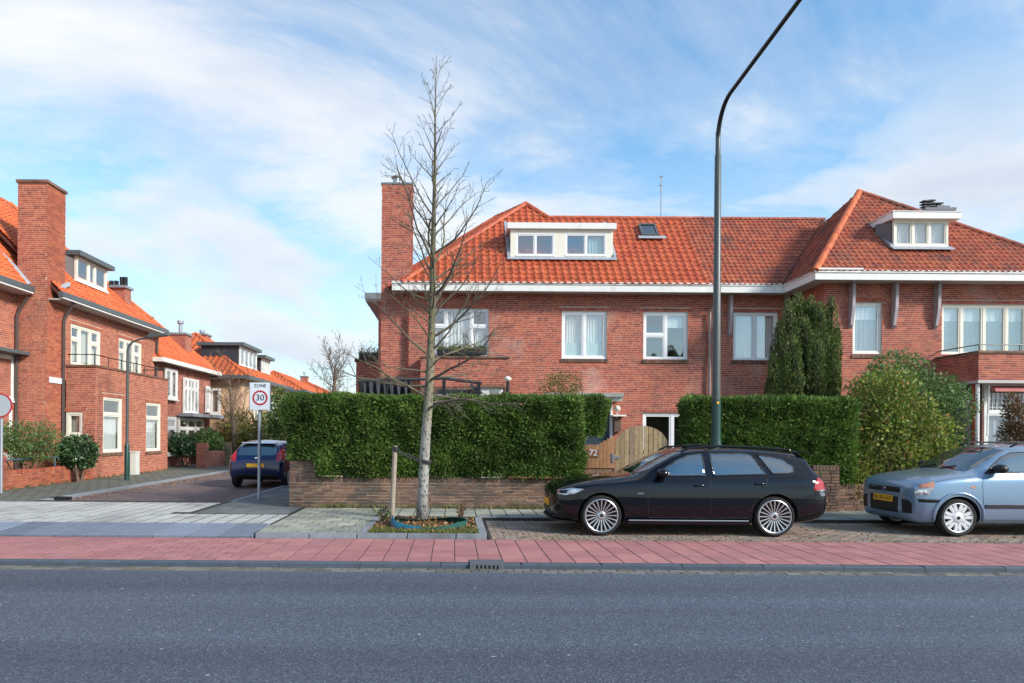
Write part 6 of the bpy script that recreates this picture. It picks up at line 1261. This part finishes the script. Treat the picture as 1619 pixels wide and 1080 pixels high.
    def strip(poly, s, r, mat, nm, par, closed=False, out=0.003):
        P = []; q = list(poly) + ([poly[0]] if closed else [])
        for (a, b), (e, f) in zip(q, q[1:]):
            k = max(1, int(math.hypot(e - a, f - b) / 0.04))
            for i in range(k): x, z = a + (e - a) * i / k, b + (f - b) * i / k; P.append((x, surf(x, z, s) + s * out, z))
        if not closed: P.append((q[-1][0], surf(*q[-1], s) + s * out, q[-1][1]))
        else: P.append(P[0])
        return mk(nm, MB().tube(P, r, 6), mat, par, fix=False, smooth='all')
    for s in (-1, 1):
        for wp in windows: patch(bvh, T, wp, 'side', 'carglass', 'side_window', s, 0.003); strip(wp, s, 0.010, seams.get('trim', 'black'), 'window_trim', T, True)
        for ln in seams['lines']: strip(ln, s, 0.0045, 'black', 'door_seam', T, out=-0.0015)
        for (x, z) in seams['handles']:
            d = parts.get((1, s > 0, x > seams['split']), T); y = surf(x, z, s); mk('handle', MB().tube([(x - 0.09, y - s * 0.005, z), (x - 0.07, y + s * 0.03, z), (x + 0.07, y + s * 0.03, z + 0.004), (x + 0.09, y - s * 0.005, z + 0.004)], 0.014, 8), seams.get('handle_mat', paint), d, fix=False, smooth='all')
        mx, mz = seams['mirror']; y = surf(mx, mz - 0.06, s); mr = MB(); prof = [(0.0, 0.0), (0.055, 0.02), (0.08, 0.09), (0.078, 0.17), (0.05, 0.22), (0.0, 0.23)]; b = len(mr.v); N = 14
        for r_, h in prof:
            for k in range(N): a = 2 * math.pi * k / N; mr.v.append((mx + 0.03 + r_ * 1.15 * math.cos(a), y + s * (0.0 + h), mz + r_ * 0.9 * math.sin(a)))
        mr.f += [(b + i * N + k, b + i * N + (k + 1) % N, b + (i + 1) * N + (k + 1) % N, b + (i + 1) * N + k) for i in range(len(prof) - 1) for k in range(N)]
        mk('wing_mirror', mr, seams.get('mirror_mat', paint), T, fix=False, smooth='all')
        for wx in wheels: wheel(T, wx, s, ytrack, wr, ww, rim)
    return T, surf, lambda *a, **k: patch(bvh, T, *a, **k)
def wheel(T, wx, s, yt, r, ww, style):
    yo = s * yt; yi = s * (yt - ww); c = Vector((wx, 0, r))
    hub = mk('wheel', MB().lathe([(0.001, yi + s * 0.05), (r * 0.72, yi + s * 0.05), (r * 0.72, yi + s * 0.06), (0.001, yi + s * 0.06)], c, 'y', 28), 'black', T, fix=False)
    rr = style['rim']
    prof = [(rr * 1.0, yo - s * 0.012), (rr * 1.03, yo - s * 0.004), (r * 0.90, yo), (r * 0.965, yo - s * 0.018), (r, yo - s * 0.05), (r, yi + s * 0.05), (r * 0.96, yi + s * 0.015), (r * 0.85, yi), (rr, yi + s * 0.02)]
    mk('tyre', MB().lathe(prof, c, 'y', 48), 'rubber', hub, fix=False, smooth=True)
    m = MB(); yd = yo - s * 0.03
    m.lathe([(rr * 1.015, yo - s * 0.008), (rr * 0.985, yo - s * 0.004), (rr * 0.955, yo - s * 0.008), (rr * 0.93, yo - s * 0.03), (rr * 0.93, yi + s * 0.03), (rr * 1.0, yi + s * 0.03)], c, 'y', 48)
    n = style['n']
    for i in range(n):
        a = 2 * math.pi * i / n + style.get('ph', 0); ca, sa = math.cos(a), math.sin(a); r0, r1 = style['r0'] * rr, 0.95 * rr; w0, w1 = style['w0'], style['w1']
        def P(rad, off, y): return (wx + rad * ca - off * sa, y, r + rad * sa + off * ca)
        ya, yb = yo - s * style.get('dish', 0.03), yo - s * 0.012
        for (sp) in style.get('split', (0,)):
            o0, o1 = sp * style.get('so', 0) * 0.35, sp * style.get('so', 0)
            q = [P(r0, o0 - w0, ya), P(r1, o1 - w1, yb), P(r1, o1 + w1, yb), P(r0, o0 + w0, ya)]; m.prism(q, (0, -s * 0.02, 0))
    hc = style['r0'] * rr * style.get('hub', 1.12); ya = yo - s * style.get('dish', 0.03)
    m.lathe([(0.001, ya + s * 0.012), (hc * 0.8, ya + s * 0.010), (hc, ya), (hc, ya - s * 0.03)], c, 'y', 28)
    rm = mk('rim', m, style['mat'], hub, fix=False, smooth=30)
    mk('wheel_badge', MB().lathe([(0.001, ya + s * 0.016), (0.028, ya + s * 0.0155), (0.03, ya + s * 0.010)], c, 'y', 18), style.get('badge', 'black'), hub, fix=False)
def number_plate(T, txt, x, z, s=-1, w=0.52, h=0.11, lean=0.0):
    """plate facing -x (s=-1) or +x"""
    p = mk('number_plate', MB().box(x - 0.006, x + 0.006, -w / 2, w / 2, z - h / 2, z + h / 2), 'plate', T, fix=False)
    if txt:
        me = text_mesh(txt, 0.098, 0.0015); k = 0.92 * w / max(1e-3, max(v.co.x for v in me.vertices) - min(v.co.x for v in me.vertices)); rot = Matrix.Rotation(R(-90 if s < 0 else 90), 4, 'Z') @ Matrix.Rotation(R(90), 4, 'X')
        put('plate_lettering', me, 'ink', p, Matrix.Translation((x + s * 0.0075, 0, z)) @ rot @ Matrix.Diagonal((k, 1.0, 1, 1)))
    return p

# ---- black estate car
BM = [ # x, zb, w, zm, zsh, ysh, zbelt, ybelt, zcant, ycant, ztop
 (0.00, .34, .46, .50, .58, .45, .625, .40, .645, .27, .655), (0.03, .25, .60, .48, .62, .585, .675, .54, .695, .35, .705), (0.10, .21, .72, .48, .665, .70, .725, .64, .748, .42, .757), (0.22, .20, .805, .50, .705, .785, .77, .71, .795, .47, .805),
 (0.45, .20, .865, .52, .75, .845, .82, .75, .853, .50, .863), (0.80, .20, .898, .55, .795, .876, .868, .765, .907, .54, .918), (1.15, .20, .906, .56, .82, .882, .90, .775, .945, .57, .960), (1.32, .20, .907, .56, .826, .882, .912, .785, .962, .61, .988),
 (1.46, .20, .908, .56, .83, .882, .918, .808, .995, .655, 1.062), (1.75, .20, .908, .56, .835, .882, .925, .828, 1.135, .662, 1.215), (2.00, .20, .908, .56, .84, .882, .93, .832, 1.262, .645, 1.335), (2.18, .20, .908, .56, .842, .882, .935, .832, 1.318, .628, 1.392),
 (2.55, .20, .908, .56, .85, .882, .946, .832, 1.352, .612, 1.426), (3.00, .20, .908, .57, .858, .880, .960, .828, 1.356, .602, 1.432), (3.50, .20, .906, .58, .868, .874, .975, .815, 1.338, .592, 1.417), (3.95, .215, .900, .58, .875, .862, .985, .795, 1.292, .568, 1.382),
 (4.20, .24, .886, .57, .875, .845, .985, .772, 1.245, .552, 1.342), (4.31, .265, .872, .56, .872, .826, .98, .75, 1.13, .548, 1.20), (4.40, .29, .850, .56, .865, .80, .962, .72, 1.01, .54, 1.05), (4.46, .32, .815, .56, .84, .765, .905, .68, .935, .49, .945), (4.51, .36, .735, .55, .75, .70, .81, .60, .83, .40, .84), (4.53, .42, .60, .54, .66, .57, .71, .48, .73, .30, .74)]
BW = [[(1.64, .955), (1.80, 1.075), (2.02, 1.215), (2.22, 1.292), (2.44, 1.322), (2.45, .968)], [(2.57, .972), (2.56, 1.325), (3.10, 1.328), (3.24, 1.31), (3.42, .998), (3.2, .992)], [(3.345, 1.30), (3.56, 1.275), (3.76, 1.225), (3.90, 1.12), (3.88, 1.04), (3.78, 1.012), (3.535, 1.008)]]
BHL = [(0.07, .655), (0.10, .715), (0.30, .758), (0.50, .742), (0.36, .672), (0.2, .64)]; BTL = [(4.20, .755), (4.24, .86), (4.33, .955), (4.47, .86), (4.5, .74), (4.38, .725)]
def breg(x, y, z, t):
    if t > 5 and 0.14 < x < 1.32: return 2
    if 2.0 < t < 5.0 and 1.52 < x < 3.40 and z > 0.31: return 1
    return 0
ALP = dict(rim=0.262, n=20, r0=0.27, w0=0.0065, w1=0.0095, mat='alloy', dish=0.03, badge='metal_dark', hub=0.95)
bmw_y = 11.75; bmw_x = X_(953, 10.84) - 0.78
T1, sf, pa = car('black estate car with multi-spoke wheels parked in front of the gate', (bmw_x, bmw_y, 0.0), 0, BM, breg, (0.78, 3.54), 0.325, 0.235, 0.885, 'bmwpaint', BW,
    dict(split=2.5, lines=[[(1.53, .30), (1.50, .6), (1.52, .80), (1.57, .92)], [(2.505, .28), (2.50, .7), (2.51, .95)], [(3.10, .34), (3.22, .60), (3.38, .78), (3.44, .97)], [(1.5, .30), (2.3, .295), (3.1, .30)], [(0.50, .757), (0.9, .83), (1.3, .89), (1.55, .925)]], handles=[(2.33, .815), (3.30, .845)], mirror=(1.70, 1.01)), ALP)
WS1 = [(-0.60, 0.995), (-0.3, 1.012), (0.3, 1.012), (0.60, 0.995), (0.645, 1.06), (0.63, 1.2), (0.575, 1.335), (0.3, 1.375), (-0.3, 1.375), (-0.575, 1.335), (-0.63, 1.2), (-0.645, 1.06)]
pa(WS1, 'front', 'carglass', 'windscreen'); pa([(-0.5, 1.0), (0.5, 1.0), (0.52, 1.1), (0.5, 1.27), (-0.5, 1.27), (-0.52, 1.1)], 'rear', 'carglass', 'rear_window')
pa([(-0.43, .27), (0.43, .27), (0.40, .40), (-0.40, .40)], 'front', 'black', 'air_intake')
for s in (-1, 1):
    hl = pa(BHL, 'side', 'lampglass', 'headlight', s)
    pa([(0.10, .665), (0.13, .71), (0.24, .725), (0.22, .67)], 'side', 'black', 'lamp_unit', s, 0.007); pa([(0.27, .69), (0.28, .735), (0.44, .74), (0.36, .69)], 'side', 'chrome', 'lamp_unit', s, 0.007)
    tl = pa(BTL, 'side', 'redlens', 'tail_light', s); pa([(4.22, .745), (4.30, .75), (4.46, .765), (4.47, .735), (4.38, .728)], 'side', 'lampglass', 'reverse_light', s, 0.007)
    gp_ = [(0.035, .555), (0.25, .565), (0.255, .66), (0.04, .665)]; pa([(a * s, b) for a, b in gp_], 'front', 'black', 'grille', 1, 0.002)
    mk('roof_rail', MB().tube([(2.12, s * 0.60, 1.345), (2.25, s * 0.60, 1.405), (2.8, s * 0.585, 1.438), (3.4, s * 0.57, 1.425), (3.9, s * 0.555, 1.385), (4.08, s * 0.55, 1.335)], 0.016, 8), 'bmwpaint', T1, fix=False, smooth='all')
    mk('side_skirt', MB().prism([(1.17, s * 0.86, .245), (1.17, s * 0.918, .235), (1.17, s * 0.918, .20), (1.17, s * 0.86, .185)], (1.95, 0, 0)), 'bmwpaint', T1, fix=False)
    mk('side_trim', MB().tube([(1.2, s * 0.915, .258), (3.1, s * 0.915, .258)], 0.011, 6), 'alloy', T1, fix=False)
    y = sf(1.38, .685, s); mk('side_repeater', MB().box(1.34, 1.44, y - 0.004, y + 0.004, .675, .695), 'chrome', T1, fix=False)
    for k, (a, b) in enumerate(((-0.245, -0.03), (0.03, 0.245))): pass
    g = MB(); n = 9; cy = s * 0.14
    for i in range(n): yy = cy + (i - (n - 1) / 2) * 0.023; g.box(0.0, 0.05, yy - 0.003, yy + 0.003, .565, .65)
    mk('kidney_grille', g.tube([(0.015, cy - 0.115, .56), (0.035, cy - 0.11, .66), (0.035, cy + 0.11, .66), (0.015, cy + 0.115, .56), (0.015, cy - 0.115, .56)], 0.010, 6), 'chrome', T1, fix=False)
    mk('fog_light', MB().lathe([(0.001, -0.01), (0.04, -0.008), (0.045, 0.01)], (0.125, s * 0.63, 0.33), 'x', 14), 'lampglass', T1, fix=False)
    mk('reflector', MB().box(4.30, 4.42, s * 0.845 - 0.012, s * 0.845 + 0.012, .66, .715), 'lampglass', T1, fix=False)
    mk('wiper', MB().tube([(1.40, s * 0.1 + 0.25, 1.0), (1.50, s * 0.2 + 0.1, 1.085)], 0.008, 5), 'black', T1, fix=False)
mk('spoiler', MB().prism([(4.13, -0.56, 1.352), (4.13, 0.56, 1.352), (4.36, 0.50, 1.335), (4.36, -0.50, 1.335)], (0, 0, 0.018)), 'bmwpaint', T1, fix=False)
mk('bonnet_badge', MB().lathe([(0.041, 0), (0.035, 0.006), (0.001, 0.008)], (0.125, 0, .752), 'z', 18), 'badge', T1, fix=False)
mk('roof_antenna', MB().prism([(3.85, -0.02, 1.39), (4.05, -0.02, 1.372), (4.03, -0.01, 1.43)], (0, 0.04, 0)), 'bmwpaint', T1, fix=False)
number_plate(T1, None, -0.012, .475)
mk('splitter', MB().prism([(-0.01, -0.45, .235), (0.06, -0.68, .235), (0.30, -0.83, .225), (0.30, 0.83, .225), (0.06, 0.68, .235), (-0.01, 0.45, .235)], (0, 0, -0.025)), 'black', T1, fix=False)

# ---- light blue hatchback
FU = [(0.00, .38, .48, .52, .66, .47, .72, .43, .745, .29, .755), (0.04, .27, .62, .50, .71, .60, .785, .55, .81, .36, .822), (0.12, .22, .735, .50, .755, .715, .835, .645, .865, .42, .876), (0.25, .20, .80, .52, .80, .775, .88, .695, .91, .455, .922),
 (0.50, .20, .842, .54, .85, .815, .935, .73, .968, .50, .982), (0.80, .20, .858, .56, .885, .832, .975, .75, 1.012, .545, 1.028), (0.95, .20, .86, .56, .895, .836, .985, .762, 1.03, .575, 1.052), (1.08, .20, .86, .56, .90, .836, .992, .778, 1.06, .61, 1.105),
 (1.35, .20, .86, .56, .91, .836, 1.005, .792, 1.205, .632, 1.27), (1.60, .20, .86, .56, .915, .836, 1.01, .795, 1.335, .62, 1.40), (1.78, .20, .86, .56, .918, .836, 1.015, .795, 1.39, .605, 1.462), (2.20, .20, .86, .56, .925, .836, 1.03, .795, 1.432, .60, 1.51),
 (2.90, .20, .858, .57, .935, .832, 1.05, .79, 1.436, .592, 1.512), (3.40, .21, .852, .58, .945, .822, 1.065, .778, 1.412, .58, 1.485), (3.68, .23, .84, .58, .945, .808, 1.065, .76, 1.37, .57, 1.44), (3.84, .26, .825, .57, .94, .79, 1.05, .735, 1.22, .56, 1.28), (3.93, .30, .80, .56, .90, .765, .99, .70, 1.03, .53, 1.06), (3.99, .36, .73, .55, .78, .70, .86, .62, .885, .42, .895), (4.02, .42, .60, .54, .68, .57, .74, .48, .76, .3, .77)]
FW_ = [[(1.30, 1.035), (1.42, 1.15), (1.60, 1.285), (1.78, 1.362), (2.30, 1.40), (2.32, 1.062)], [(2.42, 1.065), (2.41, 1.402), (2.98, 1.40), (3.05, 1.085)], [(3.14, 1.09), (3.10, 1.39), (3.5, 1.33), (3.62, 1.12)]]
FHL = [(0.075, .665), (0.11, .80), (0.20, .845), (0.44, .892), (0.40, .76), (0.30, .675)]; FIN = [(0.13, .775), (0.20, .842), (0.44, .892), (0.42, .80)]
def freg(x, y, z, t):
    if t > 5 and 0.1 < x < 0.95: return 2
    if 2.0 < t < 5.0 and 1.22 < x < 3.05 and z > 0.30: return 1
    return 0
CAP = dict(rim=0.235, n=7, r0=0.34, w0=0.03, w1=0.026, mat='cap_w', dish=0.014, split=(-1, 1), so=0.040, ph=0.22)
fx = X_(1518, 11.0) - 0.80
T2, sf, pa = car('light blue metallic hatchback partly cut off at the right edge', (fx, 11.86, 0.0), 0, FU, freg, (0.80, 3.286), 0.31, 0.20, 0.845, 'fuspaint', FW_,
    dict(split=2.36, lines=[[(1.22, .29), (1.18, .6), (1.18, .85), (1.22, .99)], [(2.36, .28), (2.365, 1.04)], [(1.2, .28), (2.3, .275), (3.0, .28)], [(0.46, .885), (0.8, .955), (1.1, .985)]], handles=[(2.22, .88), (2.95, .90)], mirror=(1.40, 1.11), mirror_mat='black'), CAP)
pa([(-0.60, 1.055), (-0.3, 1.075), (0.3, 1.075), (0.60, 1.055), (0.635, 1.13), (0.62, 1.28), (0.57, 1.40), (0.3, 1.445), (-0.3, 1.445), (-0.57, 1.40), (-0.62, 1.28), (-0.635, 1.13)], 'front', 'carglass', 'windscreen')
pa([(-0.43, .682), (0.43, .682), (0.41, .765), (-0.41, .765)], 'front', 'black', 'grille'); pa([(-0.37, .34), (0.37, .34), (0.385, .61), (-0.385, .61)], 'front', 'black', 'air_intake', 1, 0.003)
for s in (-1, 1):
    pa(FHL, 'side', 'lampglass', 'headlight', s); pa(FIN, 'side', 'amber', 'indicator', s, 0.007); pa([(0.12, .69), (0.14, .75), (0.28, .755), (0.26, .695)], 'side', 'chrome', 'lamp_unit', s, 0.007)
    pa([(a * s, b) for a, b in ((0.47, .35), (0.66, .36), (0.66, .52), (0.60, .575), (0.47, .59))], 'front', 'black', 'fog_recess', 1, 0.003)
    pa([(0.13, .55), (0.52, .555), (0.50, .605), (0.12, .605)], 'side', 'black', 'bumper_strip', s, 0.005)
    y = sf(1.02, .80, s); mk('indicator', MB().box(0.99, 1.07, y - 0.004, y + 0.005, .79, .82), 'amber', T2, fix=False)
    mk('side_trim', MB().prism([(1.22, s * 0.85, .535), (1.22, s * 0.875, .525), (1.22, s * 0.875, .475), (1.22, s * 0.85, .465)], (1.75, 0, 0)), 'black', T2, fix=False)
    ar = MB(); P = []
    for k in range(15): a = R(-8 + 196 * k / 14); xx, zz = 0.80 + 0.40 * math.cos(a), 0.31 + 0.40 * math.sin(a); P.append((xx, sf(xx, max(zz, .3), s) + s * 0.004, zz))
    mk('wheel_arch_flare', ar.tube(P, 0.022, 8), 'fuspaint', T2, fix=False, smooth='all')
    if 0: mk('bumper_upright', MB().prism([(0.02, s * 0.40, .34), (0.02, s * 0.46, .34), (0.005, s * 0.45, .62), (0.005, s * 0.40, .62)], (0.1, 0, 0)), 'fuspaint', T2, fix=False)
    mk('roof_rail', MB().tube([(1.85, s * 0.56, 1.46), (2.0, s * 0.56, 1.525), (3.2, s * 0.555, 1.53), (3.5, s * 0.54, 1.47)], 0.016, 6), 'black', T2, fix=False, smooth='all')
    mk('window_corner', MB().prism([(1.24, s * sf(1.30, 1.03, 1) + s * 0.004, 1.02), (1.42, s * sf(1.42, 1.14, 1) + s * 0.004, 1.15), (1.42, s * sf(1.42, 1.04, 1) + s * 0.004, 1.03)], (0, s * 0.004, 0)), 'black', T2, fix=False)
g = MB(); 
for i in range(4): g.box(-0.004, 0.04, -0.42, 0.42, .685 + i * 0.022, .690 + i * 0.022)
mk('grille_bar', g, 'metal_dark', T2, fix=False)
ov = MB().lathe([(0.066, 0.012), (0.066, -0.004), (0.056, -0.008), (0.001, -0.008)], (-0.006, 0, 0), 'x', 24); ov.v = [(x, y, z * 0.42 + .722) for x, y, z in ov.v]; lg = mk('badge', ov, 'chrome', T2, fix=False)
ov = MB().lathe([(0.055, -0.010), (0.001, -0.011)], (-0.006, 0, 0), 'x', 24); ov.v = [(x, y, z * 0.40 + .722) for x, y, z in ov.v]; mk('badge_field', ov, 'badge', lg, fix=False)
number_plate(T2, '50-SR-GX', -0.022, .565)
mk('roof_antenna', MB().tube([(1.80, -0.05, 1.475), (1.62, -0.05, 1.60)], 0.008, 5), 'black', T2, fix=False)
for s in (0.02, 0.5): mk('wiper', MB().tube([(1.02, s - 0.1, 1.08), (1.13, s - 0.35, 1.14)], 0.008, 5), 'black', T2, fix=False)

# ---- dark blue hatchback in the side street, seen from behind
FI = [(r[0] * 0.982, r[1], r[2], r[3], r[4], r[5], r[6], r[7], r[8] - 0.035 * (r[0] > 1), r[9], r[10] - 0.045 * (r[0] > 1)) for r in FU[:13]] + \
     [(3.30, .22, .855, .58, .955, .825, 1.065, .775, 1.345, .575, 1.42), (3.55, .24, .85, .58, .955, .815, 1.065, .755, 1.285, .57, 1.365), (3.70, .26, .84, .58, .95, .80, 1.05, .74, 1.15, .585, 1.21), (3.80, .28, .825, .57, .93, .785, 1.00, .72, 1.03, .58, 1.06), (3.86, .31, .80, .56, .89, .76, .94, .69, .955, .52, .965), (3.92, .35, .75, .55, .78, .71, .83, .63, .845, .44, .85), (3.95, .40, .66, .53, .66, .63, .71, .54, .725, .36, .73)]
IW = [[(1.30, 1.0), (1.42, 1.10), (1.60, 1.235), (1.80, 1.31), (2.30, 1.345), (2.32, 1.03)], [(2.42, 1.035), (2.41, 1.35), (2.98, 1.335), (3.20, 1.09), (3.1, 1.07)]]
ITL = [(3.42, 1.14), (3.50, 1.21), (3.62, 1.17), (3.76, 1.02), (3.90, .87), (3.93, .80), (3.80, .79), (3.62, .92)]
def ireg(x, y, z, t):
    if 2.0 < t < 5.0 and 1.22 < x < 3.05 and z > 0.30: return 1
    if t > 5 and 0.1 < x < 0.95: return 2
    return 0
fy0 = 19.55
T3, sf, pa = car('dark blue hatchback seen from behind parked in the side street', (X_(404, fy0 + .1), fy0 + 3.95, 0.0), R(-90), FI, ireg, (0.80, 3.27), 0.305, 0.19, 0.84, 'fiepaint', IW,
    dict(split=2.36, lines=[[(2.36, .28), (2.365, 1.02)], [(3.0, .34), (3.2, .7), (3.28, 1.05)]], handles=[(2.22, .90), (3.05, .93)], mirror=(1.38, 1.08)), dict(CAP, n=8))
pa([(-0.56, 1.0), (0.56, 1.0), (0.575, 1.06), (0.54, 1.22), (0.48, 1.315), (-0.48, 1.315), (-0.54, 1.22), (-0.575, 1.06)], 'rear', 'carglass', 'rear_window')
pa([(-0.62, .29), (0.62, .29), (0.60, .43), (-0.60, .43)], 'rear', 'black', 'bumper_insert')
for s in (-1, 1): pa([(a * s, b) for a, b in ((0.60, .83), (0.70, .82), (0.765, .92), (0.735, 1.04), (0.66, 1.14), (0.605, 1.06))], 'rear', 'redlens', 'tail_light', 1, 0.006); pa(ITL, 'side', 'redlens', 'tail_light', s); pa([(3.60, .935), (3.66, .95), (3.90, .84), (3.91, .80), (3.80, .795)], 'side', 'lampglass', 'reverse_light', s, 0.007)
number_plate(T3, None, 3.957, .70, 1)
mk('spoiler', MB().prism([(3.48, -0.55, 1.375), (3.48, 0.55, 1.375), (3.68, 0.50, 1.345), (3.68, -0.50, 1.345)], (0, 0, 0.02)), 'fiepaint', T3, fix=False)
mk('rear_wiper', MB().tube([(3.80, 0.02, 1.03), (3.79, -0.36, 1.07)], 0.008, 5), 'black', T3, fix=False)
mk('badge', MB().lathe([(0.05, 0), (0.05, 0.01), (0.001, 0.012)], (3.885, 0, .90), 'x', 18), 'chrome', T3, fix=False); mk('model_badge', MB().box(3.885, 3.90, -0.56, -0.46, .80, .825), 'chrome', T3, fix=False)
for s in (-1, 1): mk('reflector', MB().box(3.875, 3.89, s * 0.70 - 0.07, s * 0.70 + 0.07, .45, .51), 'redlens', T3, fix=False)

def squeeze(T, f):
    """shorten an overhang: move every part of the car except the wheels through x -> f(x)"""
    def rec(o, skip):
        for c in o.children:
            if c.name.split('.')[0] in ('wheel', 'tyre', 'rim', 'wheel_badge'): continue
            if c.matrix_local.translation.length > 1e-6: m = c.matrix_local.copy(); m.translation.x = f(m.translation.x); c.matrix_local = m
            elif c.type == 'MESH':
                for v in c.data.vertices: v.co.x = f(v.co.x)
            rec(c, skip)
    rec(T, None)
squeeze(T1, lambda x: 3.93 + (x - 3.93) * 0.84 if x > 3.93 else (0.40 - (0.40 - x) * 0.92 if x < 0.40 else x))
squeeze(T2, lambda x: 0.43 - (0.43 - x) * 0.72 if x < 0.43 else x)
T3.scale = (0.97, 0.97, 0.955)
